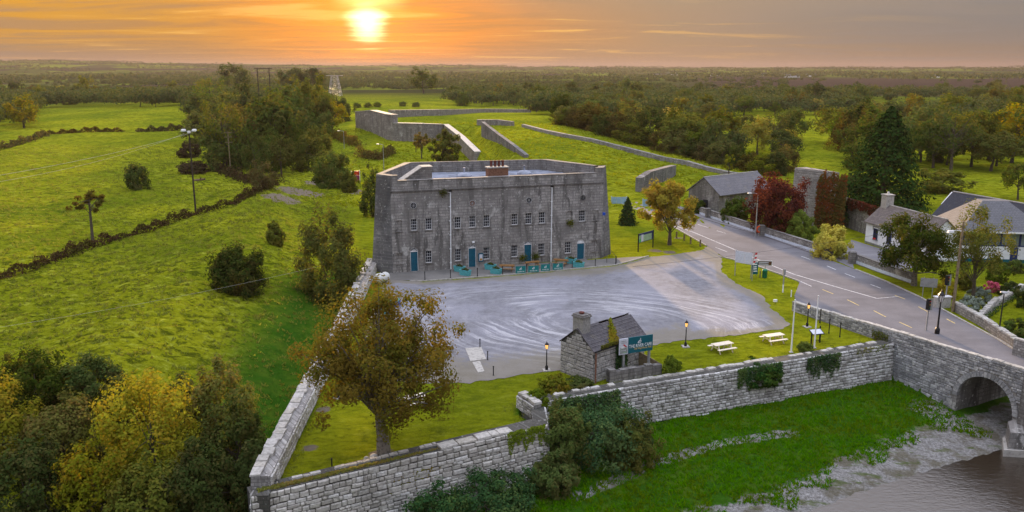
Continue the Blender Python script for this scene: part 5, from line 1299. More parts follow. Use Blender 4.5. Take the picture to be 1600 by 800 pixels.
# --- map board and timber bollards on the corner lawn
p0 = at(997, 393.5); p1 = at(1020, 386.5); d = (p1 - p0)[:2]; L = float(np.linalg.norm(d)); mbd = empty('map_board', (p0[0], p0[1], 0), math.atan2(d[1], d[0])); tag(mbd, 'dark framed map board on two posts on the corner lawn', 'information board')
for x_ in (0, L): b = MB(); b.box(x_ - .06, x_ + .06, -.06, .06, -.2, 2.55); b.build('post', M['black'], mbd)
b = MB(); b.box(0.06, L - .06, -.04, .03, 1.25, 2.5); bd = b.build('board', M['print_blue'], mbd)
for a, c, z0, z1, mt in ((.08, .62, 1.3, 1.75, 'print_green'), (.08, .55, 1.75, 2.25, 'print_pale'), (.62, 1.2, 1.32, 2.3, 'paper'), (1.2, L - .5, 1.32, 2.2, 'print_pale')): b = MB(); b.box(a, c, -.05, -.04, z0, z1); b.build('printed_block', M[mt], bd)
wbm = MB(); wbm.lathe([(.12, -.2), (.12, .95), (.10, 1.0), (.02, 1.02)], 8); wbm = wbm.mesh('timber_bollard'); wbm.materials.append(M['pole_wood'])
for u, v in ((1057, 372), (1069, 376), (1079, 381), (1094, 385)):
    o = bpy.data.objects.new('timber_bollard', wbm); col.objects.link(o); o.location = (*at(u, v)[:2], 0.0); tag(o, 'squat timber bollard on the roadside edge of the corner lawn', 'bollard', 'timber bollards along the road')
# --- road signs and traffic lights by the bridge
def traffic_light(u, v, vt, lab, rz):
    p = at(u, v); zt = aty(u, vt, p[1])[2]; t = empty('traffic_light', (p[0], p[1], 0.0), rz); tag(t, lab, 'traffic light', 'traffic lights by the bridge')
    b = MB(); b.tube([(0, 0, -.1), (0, 0, zt)], .075, 8); b.build('pole', M['steel'], t)
    b = MB(); b.box(-.02, .34, -.16, -.13, zt - 1.15, zt + .05); b.build('backing_board', M['steel'], t)
    hd2 = MB(); hd2.box(-.30, -.02, -.2, .12, zt - 1.05, zt); hh = hd2.build('signal_head', M['black'], t)
    for k, mt in enumerate(('red', 'amber', 'green_bin')): b = MB(); b.lathe([(.09, 0), (.09, .03)], 10, (-.16, -.2, zt - .2 - k * .33)); b.build('lens', M[mt], hh)
traffic_light(1447, 517, 467, 'traffic light on the near side of the road by the bridge parapet', 0.5)
traffic_light(1476, 479, 430, 'traffic light on the far verge beside the timber utility pole', 0.5)
p = at(1441, 464); dsn = empty('advance_sign', (p[0], p[1], 0), -0.35); tag(dsn, 'back of a grey road sign on two posts on the verge', 'road sign')
for x_ in (0, .95): b = MB(); b.tube([(x_, 0, -.1), (x_, 0, 2.3)], .045, 8); b.build('post', M['steel'], dsn)
b = MB(); b.box(-.35, 1.35, -.08, -.05, 1.2, 2.2); b.build('panel', M['steel'], dsn)
for z_ in (1.4, 1.95): b = MB(); b.box(-.33, 1.33, -.05, 0.0, z_, z_ + .06); b.build('brace', M['white'], dsn)
# red lifebuoy housing on the street lamp by the wall, and the lamp itself
def street_lamp(u, v, vt, lab, arm=-1.1, mat='steel'):
    p = G(u, v); zt = aty(u, vt, p[1])[2] - p[2]; t = empty('street_lamp', tuple(p)); tag(t, lab, 'street lamp', 'grey street lamps')
    b = MB(); b.tube([(0, 0, -.2), (0, 0, zt * .5), (0, 0, zt)], [.10, .08, .055], 8); b.tube([(0, 0, zt - .02), (arm * .5, 0, zt + .12), (arm, 0, zt + .12)], .04, 6); b.build('column', M[mat], t)
    b = MB(); b.hexa([(arm - .45, -.14, zt + .06), (arm + .15, -.10, zt + .06), (arm + .15, .10, zt + .06), (arm - .45, .14, zt + .06)], [(arm - .40, -.1, zt + .22), (arm + .12, -.08, zt + .2), (arm + .12, .08, zt + .2), (arm - .40, .1, zt + .22)]); b.build('lamp_head', M['white'], t)
    return t
street_lamp(1180, 371, 303, 'grey street lamp by the road wall in front of the copper beech')
street_lamp(600, 270, 226, 'grey street lamp just left of the barracks roof')
street_lamp(538, 233, 205, 'grey street lamp further up the lane on the left', -1.3)
p = at(1183, 369); lb = empty('lifebuoy_box', (p[0] + .25, p[1] - .15, 0), 0.2); tag(lb, 'orange lifebuoy hung at the foot of the street lamp', 'lifebuoy')
b = MB(); n_ = 20
for k in range(n_):
    t0, t1 = 2 * math.pi * k / n_, 2 * math.pi * (k + 1) / n_; b.tube([(.45 * math.cos(t0), 0, 1.1 + .45 * math.sin(t0)), (.45 * math.cos(t1), 0, 1.1 + .45 * math.sin(t1))], .12, 6, False)
b.build('ring', M['orange'], lb); b = MB(); b.tube([(0, .1, 0), (0, .1, 1.6)], .04, 6); b.build('post', M['steel'], lb)
# utility poles
def pole(u, v, vt, lab, mat, r0=.15, r1=.10):
    p = G(u, v); zt = aty(u, vt, p[1])[2] - p[2]; t = empty('utility_pole', tuple(p)); tag(t, lab, 'utility pole', 'utility poles')
    b = MB(); b.tube([(0, 0, -.3), (0, 0, zt)], [r0, r1], 8); b.build('shaft', M[mat], t); return t, p, zt
t, p, zt = pole(1488.5, 487, 346, 'weathered timber utility pole with lamp bracket on the right verge', 'pole_wood', .16, .11)
b = MB(); b.tube([(0, 0, zt - 1.0), (-.7, -.1, zt - .9), (-1.1, -.15, zt - .95)], .04, 6); b.hexa([(-1.6, -.3, zt - 1.12), (-1.0, -.3, zt - 1.12), (-1.0, .0, zt - 1.12), (-1.6, .0, zt - 1.12)], [(-1.5, -.26, zt - .9), (-1.0, -.26, zt - .9), (-1.0, -.04, zt - .9), (-1.5, -.04, zt - .9)]); b.build('lamp_bracket', M['white'], t)
t1_, pA, zA = pole(306, 333, 205, 'tall dark pole with twin white floodlights in the left pasture', 'dark_pole', .16, .10)
b = MB(); b.tube([(-1.0, 0, zA), (1.0, 0, zA)], .04, 6); b.build('crossarm', M['steel'], t1_)
for s in (-1, 1): b = MB(); b.hexa([(s * .9 - .35, -.3, zA + .0), (s * .9 + .35, -.3, zA + .0), (s * .9 + .35, .2, zA + .1), (s * .9 - .35, .2, zA + .1)], [(s * .9 - .3, -.25, zA + .3), (s * .9 + .3, -.25, zA + .3), (s * .9 + .3, .2, zA + .35), (s * .9 - .3, .2, zA + .35)]); b.build('floodlight', M['white'], t1_)
b = MB(); b.box(-.2, .2, -.2, .2, zA - .3, zA + .05); b.build('junction_box', M['white'], t1_)
t2_, pB, zB = pole(361, 275, 206, 'grey pole with three short crossarms before the left wood', 'pole_wood', .15, .1)
for dz in (0, 1.0, 2.2): b = MB(); b.beam((-.9, 0, zB - dz - .2), (.9, 0, zB - dz - .2), .12); b.build('crossarm', M['pole_wood'], t2_)
t3_, pC, zC = pole(541, 470, 405, 'short pale timber pole behind the big autumn tree', 'pole_wood', .14, .12)
b = MB(); b.beam((-.3, 0, zC - .1), (.3, 0, zC - .1), .08); b.build('insulator_bar', M['white'], t3_)
def cable(name, a, b_, sag, rad, lab, mat='wire', grp=None):
    a = np.array(a, float); b_ = np.array(b_, float); m_ = MB(); pts = [a + (b_ - a) * t - np.array([0, 0, sag * 4 * t * (1 - t)]) for t in np.linspace(0, 1, 14)]
    m_.tube(pts, rad, 4); o = m_.build(name, M[mat]); tag(o, lab, 'cable', grp)
    return o
E1 = aty(-120, 300, 95.0); E2 = aty(-120, 292, 96)
cable('overhead_cable', pA + np.array([-.8, 0, zA - .4]), E1, 1.2, .016, 'lower pale overhead cable sweeping left across the pasture', 'wire', 'overhead cables')
cable('overhead_cable', pA + np.array([.6, 0, zA - .2]), E2, .7, .016, 'upper pale overhead cable sweeping left across the pasture', 'wire', 'overhead cables')
cable('overhead_cable', pC + np.array([0, 0, zC - .1]), aty(-60, 520, 66), .5, .010, 'pale service cable from the short pole over the green slope', 'wire', 'overhead cables')
cable('overhead_cable', aty(962, 419, 104.0), (*at(1420, 420)[:2], 5.2), .4, .016, 'thin dark cable strung over the yard entrance', 'black', 'overhead cables')

# --- water tank and clutter at the left foot of the barracks
p = at(597, 443); tk = empty('oil_tank', (p[0], p[1], 0.0), 0.9); tag(tk, 'white rounded storage tank at the left foot of the barracks', 'tank')
b = MB(); n_ = 12
prof = [(-.95, .15), (-.9, .45), (-.6, .58), (.6, .58), (.9, .45), (.95, .15)]
o_ = len(b.v)
for x_, r_ in prof:
    for k in range(n_): t = 2 * math.pi * k / n_; b.v.append((x_, r_ * math.cos(t), .75 + r_ * math.sin(t)))
for i in range(len(prof) - 1):
    for k in range(n_): b.f.append((i * n_ + k, i * n_ + (k + 1) % n_, (i + 1) * n_ + (k + 1) % n_, (i + 1) * n_ + k))
b.f.append(tuple(range(n_))[::-1]); b.f.append(tuple(range((len(prof) - 1) * n_, len(prof) * n_)))
b.build('tank_body', M['tank'], tk, True); b = MB(); b.box(-.6, -.4, -.4, .4, -.1, .4); b.box(.4, .6, -.4, .4, -.1, .4); b.build('cradle', M['concrete'], tk); b = MB(); b.lathe([(.12, 1.3), (.12, 1.45), (.05, 1.45)], 8); b.build('filler_cap', M['black'], tk)
p = at(571, 447); bx2 = empty('cable_cabinet', (p[0], p[1], 0), .3); tag(bx2, 'pale rusty utility cabinet beside the white tank', 'cabinet'); b = MB(); b.box(-.55, .55, -.3, .3, 0, .75); b.hexa([(-.6, -.35, .75), (.6, -.35, .75), (.6, .35, .75), (-.6, .35, .75)], [(-.6, -.35, .82), (.6, -.35, .82), (.6, .35, .92), (-.6, .35, .92)]); b.build('body', M['tank'], bx2)
# play things glimpsed through the tree
for i, (u, v, mt, lab) in enumerate(((606, 492, 'planter', 'turquoise crate glimpsed through the top of the big tree'), (618, 478, 'blue', 'blue crate glimpsed through the top of the big tree'))):
    p = at(u, v); o = empty('crate', (p[0], p[1], 0.03), .4 + i); tag(o, lab, 'crate'); b = MB(); b.box(-.6, .6, -.4, .4, 0, .6); b.build('box', M[mt], o); b = MB(); b.box(-.66, .66, -.46, .46, .6, .68); b.build('rim', M['planter'], o)

# ================================================================== ROAD WALLS AND HOUSES ON THE RIGHT
def road_wall(name, lab, uv, h=1.15, band=True, piers=()):
    pts = [at(*q)[:2] for q in uv]; w_ = empty(name, (pts[0][0], pts[0][1], 0)); tag(w_, lab, 'wall', 'grey walls along the road')
    body = MB(); bd = MB(); cp = MB()
    for a, b in zip(pts[:-1], pts[1:]):
        a = a - pts[0]; b = b - pts[0]; n_ = nrm_of(a, b, 1); 
        if n_[1] > 0: n_ = -n_
        A_ = lambda o_: [(*(a + n_ * o_[0]), 0), (*(b + n_ * o_[0]), 0), (*(b + n_ * o_[1]), 0), (*(a + n_ * o_[1]), 0)]
        def slab(mb, o0, o1, z0, z1):
            q = A_((o0, o1)); mb.hexa([(p[0], p[1], z0) for p in q], [(p[0], p[1], z1) for p in q])
        slab(body, 0.0, -0.42, -.3, h)
        if band: slab(bd, 0.03, -0.05, 0.1, 0.48)
        slab(cp, 0.05, -0.47, h + .003, h + .10)
    body.build('wall_body', M['rubble'], w_)
    if band: bd.build('painted_plinth', M['blue_white'], w_)
    cp.build('capping', M['parapet'], w_)
    for q in piers:
        p = at(*q)[:2] - pts[0]; b = MB(); b.box(p[0] - .38, p[0] + .38, p[1] - .30, p[1] + .45, -.3, h + .35); b.hexa([(p[0] - .45, p[1] - .37, h + .353), (p[0] + .45, p[1] - .37, h + .353), (p[0] + .45, p[1] + .52, h + .353), (p[0] - .45, p[1] + .52, h + .353)], [(p[0] - .3, p[1] - .2, h + .5), (p[0] + .3, p[1] - .2, h + .5), (p[0] + .3, p[1] + .35, h + .5), (p[0] - .3, p[1] + .35, h + .5)]); b.build('pier', M['parapet'], w_)
    return w_
road_wall('roadside_wall', 'long grey roadside wall with pale blue plinth under the copper beech', ((1080, 331), (1106, 340), (1190, 368), (1297, 403)), 1.25, True, ((1106, 341), (1190, 369), (1296, 404)))
road_wall('roadside_wall', 'shorter grey roadside wall with pale plinth before the white cottage', ((1333, 411), (1370, 425), (1425, 444)), 1.2, True, ((1331, 412),))
gw = at(1494, 484); 
gwl = empty('garden_wall', (gw[0], gw[1], 0)); tag(gwl, 'mossy rubble wall along the verge leading to the bridge at right', 'wall')
gp = [at(*q)[:2] - gw[:2] for q in ((1494, 484), (1540, 510), (1580, 537), (1625, 567))]
gs = []
for a, b in zip(gp[:-1], gp[1:]): gs.append((tuple(a), tuple(b), nrm_of(a, b, 1) if nrm_of(a, b, 1)[1] < 0 else nrm_of(a, b, -1), .85, .85, -.1, -.1, 0.0))
wall_core(gwl, gs, .55, M['rubble']); lay_stones(gwl, gs, M['stone'], .42, .24, .08, 120, seed=71)
for i, s in enumerate(gs): coping(gwl, s[0], s[1], .86, .86, s[2], .6, .6, M['coping'], .12, .04, .03, 72 + i)
gw2 = empty('garden_wall', (*at(1462, 482)[:2], 0), .15); tag(gw2, 'short cream stone wall end behind the white lantern lamp post', 'wall'); b = MB(); b.box(0, 1.7, 0, .5, -.2, 1.15); b.build('wall_body', M['coping'], gw2); b = MB(); b.box(-.06, 1.76, -.06, .56, 1.153, 1.26); b.build('capping', M['white'], gw2)
# retaining wall of the riverside garden, far right
rwp = [at(*q, 0.3)[:2] for q in ((1530, 500), (1560, 474), (1600, 452), (1660, 425))]
rw2 = empty('retaining_wall', (rwp[0][0], rwp[0][1], 0)); tag(rw2, 'ivy grown stone retaining wall of the riverside garden at the far right', 'wall')
gs = [(tuple(a - rwp[0]), tuple(b - rwp[0]), nrm_of(a, b, 1), .5, .9, -1.6, -1.6, 0.0) for a, b in zip(rwp[:-1], rwp[1:])]
wall_core(rw2, gs, .5, M['rubble']); lay_stones(rw2, gs, M['stone_cottage'], .45, .27, .07, 100, seed=75)
for i, s in enumerate(gs): coping(rw2, s[0], s[1], .5, .9, s[2], .55, .7, M['coping'], .1, .04, .02, 80 + i)

# white cottage
def gable_house(name, lab, loc, rz, L, W, eave, ridge, wallm, roofm, wins=(), over=.2, group=None):
    h = empty(name, loc, rz); tag(h, lab, 'house', group)
    b = MB(); b.box(0, L, 0, W, -.5, eave)
    for x_, s in ((0.0, 1), (L, -1)): b.hexa([(x_, 0, eave), (x_, W, eave), (x_, W / 2, ridge)][::s], [(x_ + s * .3, 0, eave), (x_ + s * .3, W, eave), (x_ + s * .3, W / 2, ridge)][::s])
    b.build('wall', wallm, h)
    for s in (0, 1):
        m_ = MB(); y_ = lambda f: (f * W / 2) if s == 0 else W - f * W / 2
        f0 = -.12; z_ = lambda f: eave + (ridge - eave) * f
        q = [(-over, y_(f0), z_(f0) + .04), (L + over, y_(f0), z_(f0) + .04), (L + over, y_(1), z_(1) + .04), (-over, y_(1), z_(1) + .04)]
        if s: q = q[::-1]
        m_.hexa(q, [(p[0], p[1], p[2] + .12) for p in q]); m_.build('roof', roofm, h)
    b = MB(); b.tube([(-over, W / 2, ridge + .17), (L + over, W / 2, ridge + .17)], .10, 6); b.build('ridge_tiles', M['concrete'], h)
    for x_, w_, z0, z1 in wins:
        f, g = sash(w_, z1 - z0, 2, 2, .06, .04); o = f.build('window', M['print_blue'], h, loc=(x_, -.03, z0)); g.build('pane', M['glass'], o)
        b = MB(); b.box(x_ - w_ / 2 - .1, x_ + w_ / 2 + .1, -.12, 0, z0 - .1, z0); b.build('sill', M['steel'], h)
        b = MB(); b.box(x_ - w_ / 2 - .22, x_ + w_ / 2 + .22, -.08, 0, z1 + .2, z1 + .3); b.box(x_ - w_ / 2 - .22, x_ - w_ / 2 - .14, -.08, 0, z1 - .25, z1 + .2); b.box(x_ + w_ / 2 + .14, x_ + w_ / 2 + .22, -.08, 0, z1 - .25, z1 + .2); b.build('hood_mould', M['steel'], h)
    return h
w0 = at(1351, 379)[:2]; w1 = at(1402, 396)[:2]; rz = math.atan2(w1[1] - w0[1], w1[0] - w0[0])
wc = gable_house('white_cottage', 'small whitewashed cottage with mossy slate roof and square chimney', (w0[0], w0[1], 0), rz, 13.0, 5.2, 3.25, 5.5, M['whitewash'], M['slate_old'], ((2.35, .95, .95, 2.5), (5.4, .95, .95, 2.5), (8.4, .95, .95, 2.5)))
b = MB(); b.box(.05, 1.25, 2.0, 3.2, 4.4, 7.0); b.box(-.03, 1.33, 1.92, 3.28, 7.003, 7.15); cho = b.build('chimney', M['concrete'], wc); b = MB(); b.lathe([(.16, 7.15), (.14, 7.5), (.1, 7.5)], 8, (.65, 2.6, 0)); b.build('chimney_pot', M['tank'], cho)
b = MB(); b.box(0.02, 12.98, -.02, 0.0, -.2, .3); b.build('plinth', M['steel'], wc)
b = MB(); b.box(2.1, 2.6, -.25, -.05, .98, 1.15); b.build('window_box', M['red'], wc)
# modern extension with hipped roof and glazed corner
x0 = at(1500, 408)[:2]; x1 = at(1590, 411)[:2]; rz2 = math.atan2(x1[1] - x0[1], x1[0] - x0[0])
mh = empty('modern_house', (x0[0], x0[1], 0), rz2); tag(mh, 'modern white house with pale slate hip roof and glazed corner room at right', 'house')
b = MB(); b.box(0, 9.6, 0, 9, -1.0, 2.2); b.build('wall', M['whitewash'], mh)
b = MB(); b.box(.1, 9.5, .1, 8.9, 2.2, 4.1); b.build('glazing', M['house_glass'], mh)
b = MB()
for x_ in (0.0, 2.3, 4.6, 6.9, 9.35): b.box(x_, x_ + .22, 0.0, .22, 2.2, 4.1)
b.box(0, 9.6, -.02, .2, 2.15, 2.32); b.box(0, 9.6, -.02, .2, 3.95, 4.12); b.build('window_frame', M['print_blue'], mh)
b = MB(); b.hexa([(-.7, -.7, 4.12), (10.3, -.7, 4.12), (10.3, 9.7, 4.12), (-.7, 9.7, 4.12)], [(3.2, 3.6, 7.6), (6.4, 3.6, 7.6), (6.4, 5.4, 7.6), (3.2, 5.4, 7.6)]); b.build('hip_roof', M['slate_new'], mh)
b = MB(); b.box(-.72, 10.32, -.78, -.70, 4.0, 4.2); b.build('fascia', M['white'], mh)
b = MB(); b.box(0, 9.6, -.03, 0, -1.0, .45); b.build('plinth', M['sign_teal'], mh)
b = MB(); b.box(6.0, 6.9, -.05, 0, .2, 2.1); b.build('door', M['print_blue'], mh)
w2 = at(1452, 372)[:2]
dh = gable_house('dark_roof_house', 'long rear house range with dark slate roof behind the trees at right', (w2[0], w2[1], 0), rz + .12, 26, 7.5, 3.2, 6.7, M['whitewash'], M['slate_dark'])
b = MB(); b.hexa([(-.05, 2.0, 5.0), (-.05, 5.5, 5.0), (-.05, 3.75, 6.75)], [(-.5, 2.0, 5.0), (-.5, 5.5, 5.0), (-.5, 3.75, 6.75)]); b.build('gable_board', M['white'], dh)
# grey shed
s0 = at(1122, 336)[:2]; s1 = at(1190, 326)[:2]
sh = gable_house('grey_shed', 'old grey stone shed with sheet roof behind the roadside wall', (s0[0], s0[1], 0), math.atan2(s1[1] - s0[1], s1[0] - s0[0]) , 14, 7.0, 3.6, 6.1, M['parapet'], M['tin'])
b = MB(); b.box(-.06, 0, 2.4, 3.5, .9, 2.3); b.build('window_hole', M['glass'], sh); b = MB(); b.box(3, 5, -.06, 0, .0, 2.4); b.build('door', M['pole_wood'], sh)
# blue gates on the bend
for u0, u1, v, lab in ((956, 978, 319, 'pale blue metal gate beside the barracks corner on the road bend'), (1005, 1033, 323, 'pale blue metal gate behind the golden tree on the road bend')):
    p0 = at(u0, v); p1 = at(u1, v); g = empty('metal_gate', (p0[0], p0[1], 0), math.atan2(p1[1] - p0[1], p1[0] - p0[0])); L = float(np.hypot(*(p1 - p0)[:2])); tag(g, lab, 'gate', 'pale blue gates')
    for k in range(3): b = MB(); b.box(L * k / 3 + .02, L * (k + 1) / 3 - .02, -.03, .03, .1, 1.35); b.build('gate_leaf', M['gate_blue'], g)
    for x_ in (-.08, L + .08): b = MB(); b.box(x_ - .08, x_ + .08, -.08, .08, -.2, 1.5); b.build('gate_post', M['gate_blue'], g)
# ruined tower wall with ivy, and the wall linking it to the cottage
t0 = at(1232, 349)[:2]; t1 = at(1288, 356)[:2]
tw = empty('ruined_tower', (t0[0], t0[1], 0), math.atan2(t1[1] - t0[1], t1[0] - t0[0])); TLn = float(np.linalg.norm(t1 - t0)); tag(tw, 'tall ruined stone gate tower with lichened face behind copper beech', 'ruin')
zt0 = aty(1233, 262, t0[1])[2]; zt1 = aty(1288, 268, t1[1])[2]
b = MB(); b.hexa([(0, 0, -.5), (TLn, 0, -.5), (TLn, 5, -.5), (0, 5, -.5)], [(.3, .2, zt0), (TLn - .1, .2, zt1), (TLn - .1, 4.8, zt1 - .6), (.3, 4.8, zt0 - .3)]); b.build('masonry', M['rubble_far'], tw)
lay_stones(tw, [((0.3, .2), (TLn - .1, .2), (0, -1.0), zt0 - .1, zt1 - .1, 0.0, 0.0, .02)], M['stone_cottage'], .6, .36, .08, 160, seed=91)
t2 = at(1314, 352)[:2]; t3 = at(1352, 366)[:2]
lw2 = empty('linking_wall', (t2[0], t2[1], 0), math.atan2(t3[1] - t2[1], t3[0] - t2[0])); tag(lw2, 'dark old stone wall between the ivy tower and the white cottage', 'wall'); LW2 = float(np.linalg.norm(t3 - t2))
b = MB(); b.hexa([(-4, 0, -.5), (LW2 + 9, 0, -.5), (LW2 + 9, .8, -.5), (-4, .8, -.5)], [(-4, .1, 4.6), (LW2 + 9, .1, 4.2), (LW2 + 9, .8, 4.2), (-4, .8, 4.6)]); b.build('masonry', M['rubble_far'], lw2)
lay_stones(lw2, [((-4, .1), (LW2 + 2, .1), (0, -1.0), 4.5, 4.4, 0.0, 0.0, 0.0)], M['stone_cottage'], .6, .36, .05, 90, seed=92)

# ================================================================== REDOUBT AND OLD FORT WORKS BEHIND
def fort_wall(name, lab, pts, thick=1.2, mat='rubble_far', cap='coping', grp=None, zb=None):
    """pts: (u, v_base, v_top) traced along the foot of the wall"""
    w_ = None; P = []
    for u, vb, vt in pts:
        p = G(u, vb) if zb is None else at(u, vb, zb); P.append((p, aty(u, vt, p[1])[2]))
    o0 = P[0][0]; w_ = empty(name, tuple(o0)); tag(w_, lab, 'wall', grp); b = MB(); c = MB()
    for (p, zt), (q, zu) in zip(P[:-1], P[1:]):
        a = p - o0; e = q - o0; n_ = nrm_of(a[:2], e[:2], 1)
        if n_[1] < 0: n_ = -n_
        n3 = np.array([n_[0], n_[1], 0]) * thick
        b.hexa([(a[0], a[1], a[2] - 1.2), (e[0], e[1], e[2] - 1.2), (*(e + n3)[:2], e[2] - 1.2), (*(a + n3)[:2], a[2] - 1.2)], [(a[0], a[1], zt - o0[2]), (e[0], e[1], zu - o0[2]), (*(e + n3)[:2], zu - o0[2]), (*(a + n3)[:2], zt - o0[2])])
        m3 = np.array([n_[0], n_[1], 0]) * -.12; k3 = n3 * 1.1
        c.hexa([(*(a + m3)[:2], zt - o0[2] + .01), (*(e + m3)[:2], zu - o0[2] + .01), (*(e + k3)[:2], zu - o0[2] + .01), (*(a + k3)[:2], zt - o0[2] + .01)], [(*(a + m3)[:2], zt - o0[2] + .22), (*(e + m3)[:2], zu - o0[2] + .22), (*(e + k3)[:2], zu - o0[2] + .22), (*(a + k3)[:2], zt - o0[2] + .22)])
    b.build('masonry', M[mat], w_)
    if cap: c.build('capping', M[cap], w_)
    return w_
fort_wall('redoubt_wall', 'tall shaded flank wall of the old redoubt left of the lawn', ((556, 204, 175), (580, 212, 173), (604, 221, 179)), 2.2, 'rubble_far', zb=2.1)
fort_wall('redoubt_wall', 'pale front wall of the redoubt facing the lawn', ((604, 221, 179), (613, 223, 180), (615, 223, 193), (660, 224, 194), (694, 222, 195)), 2.0, 'rubble_far', zb=2.1)
fort_wall('redoubt_wall', 'stone wall with pale top descending from redoubt to barracks roof', ((694, 222, 195), (718, 236, 214), (742, 252, 238)), 1.4, 'rubble_far', zb=2.1)
fort_wall('redoubt_wall', 'dark long rear wall of the redoubt on the skyline of the terrace', ((612, 184, 172), (690, 181, 171), (760, 179, 170), (830, 178, 171)), 2.0, 'rubble_far', None)
fort_wall('redoubt_wall', 'low broken inner terrace wall of the redoubt', ((745, 196, 187), (775, 196, 187), (800, 197, 190)), 1.5, 'rubble_far', None)
fort_wall('field_wall', 'long dry stone wall climbing the hillside behind the barracks', ((815, 199, 194), (850, 208, 203), (880, 215, 209), (920, 222, 216), (960, 232, 226), (1000, 243, 236)), 1.0, 'rubble', None)
fort_wall('field_wall', 'lower length of dry stone wall running down to the shed', ((1000, 243, 236), (1035, 252, 245), (1070, 258, 251), (1100, 266, 260), (1130, 273, 267), (1185, 282, 276)), 1.0, 'rubble', None)
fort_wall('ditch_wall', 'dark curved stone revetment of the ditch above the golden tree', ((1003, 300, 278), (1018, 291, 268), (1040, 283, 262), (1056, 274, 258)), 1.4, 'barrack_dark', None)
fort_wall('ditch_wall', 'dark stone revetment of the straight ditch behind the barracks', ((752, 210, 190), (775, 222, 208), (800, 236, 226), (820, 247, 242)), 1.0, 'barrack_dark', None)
fort_wall('gate_pier', 'small ruined pier at the top of the hillside wall', ((866, 193, 181), (874, 194, 181)), 1.5, 'rubble')
hm = empty('hummock', (0, 0, 0))
bpy.data.objects.remove(hm)
# picture frame sign, colourful hoarding
p = G(655, 238); fs_ = empty('empty_sign_frame', tuple(p)); tag(fs_, 'empty dark sign frame on the redoubt lawn', 'sign frame')
for x_ in (-.9, .9): b = MB(); b.box(x_ - .08, x_ + .08, -.08, .08, -.3, 2.4); b.build('post', M['black'], fs_)
b = MB(); b.box(-.9, .9, -.06, .06, 1.7, 2.4); b.build('board', M['black'], fs_)
p = G(556, 286); fh = empty('festival_hoarding', tuple(p), .1); tag(fh, 'red and purple poster hoarding beside the lane behind the barracks', 'sign')
b = MB(); b.box(-.8, .8, 0, .08, .4, 1.7); b.build('purple_panel', M['purple'], fh); b = MB(); b.box(-.8, .8, -.01, .08, 1.71, 2.6); b.build('red_panel', M['red'], fh); b = MB(); b.box(-.5, .4, -.02, -.011, 1.9, 2.3); b.build('printed_block', M['orange'], fh)
for x_ in (-.9, .9): b = MB(); b.box(x_ - .06, x_ + .06, 0, .1, -.3, 2.7); b.build('post', M['white'], fh)
# lattice mast and twin poles on the skyline
p = G(524, 150); zt = aty(524, 118, p[1])[2] - p[2]; ms = empty('lattice_pylon', tuple(p)); tag(ms, 'grey lattice electricity pylon standing before the sunset horizon', 'pylon')
wb0, wt0 = zt * .30, zt * .14
legs = []
for sx, sy in ((-1, -1), (1, -1), (1, 1), (-1, 1)):
    b = MB(); b.beam((sx * wb0, sy * wb0, -.5), (sx * wt0, sy * wt0, zt), .30); b.build('leg', M['steel'], ms)
b = MB()
for k in range(5):
    f0, f1 = k / 5, (k + 1) / 5; r0, r1 = wb0 + (wt0 - wb0) * f0, wb0 + (wt0 - wb0) * f1; z0, z1 = zt * f0, zt * f1
    C0 = [(-r0, -r0, z0), (r0, -r0, z0), (r0, r0, z0), (-r0, r0, z0)]; C1 = [(-r1, -r1, z1), (r1, -r1, z1), (r1, r1, z1), (-r1, r1, z1)]
    for i in range(4): b.beam(C0[i], C1[(i + 1) % 4], .2); b.beam(C0[(i + 1) % 4], C1[i], .2); b.beam(C1[i], C1[(i + 1) % 4], .2)
b.build('bracing', M['steel'], ms)
b = MB(); b.beam((-wt0 * 3, 0, zt), (wt0 * 3, 0, zt), .4); b.build('crossarm', M['steel'], ms)
for u, vb, vt, lab in ((415, 170, 106, 'tall dark twin pole line support rising from the left wood'), (812, 135, 113, 'distant twin pole line support over the far wood')):
    p = G(u, vb); zt = aty(u, vt, p[1])[2] - p[2]; hp = empty('twin_pole', tuple(p)); tag(hp, lab, 'utility pole', 'twin pole line supports'); sp_ = 9 * p[1] / FPX
    for s in (-1, 1): b = MB(); b.tube([(s * sp_, 0, -1), (s * sp_, 0, zt)], [.30, .24], 6); b.build('pole', M['dark_pole'], hp)
    b = MB(); b.beam((-sp_ * 1.5, 0, zt - .4), (sp_ * 1.5, 0, zt - .4), .35); b.build('crossarm', M['dark_pole'], hp)

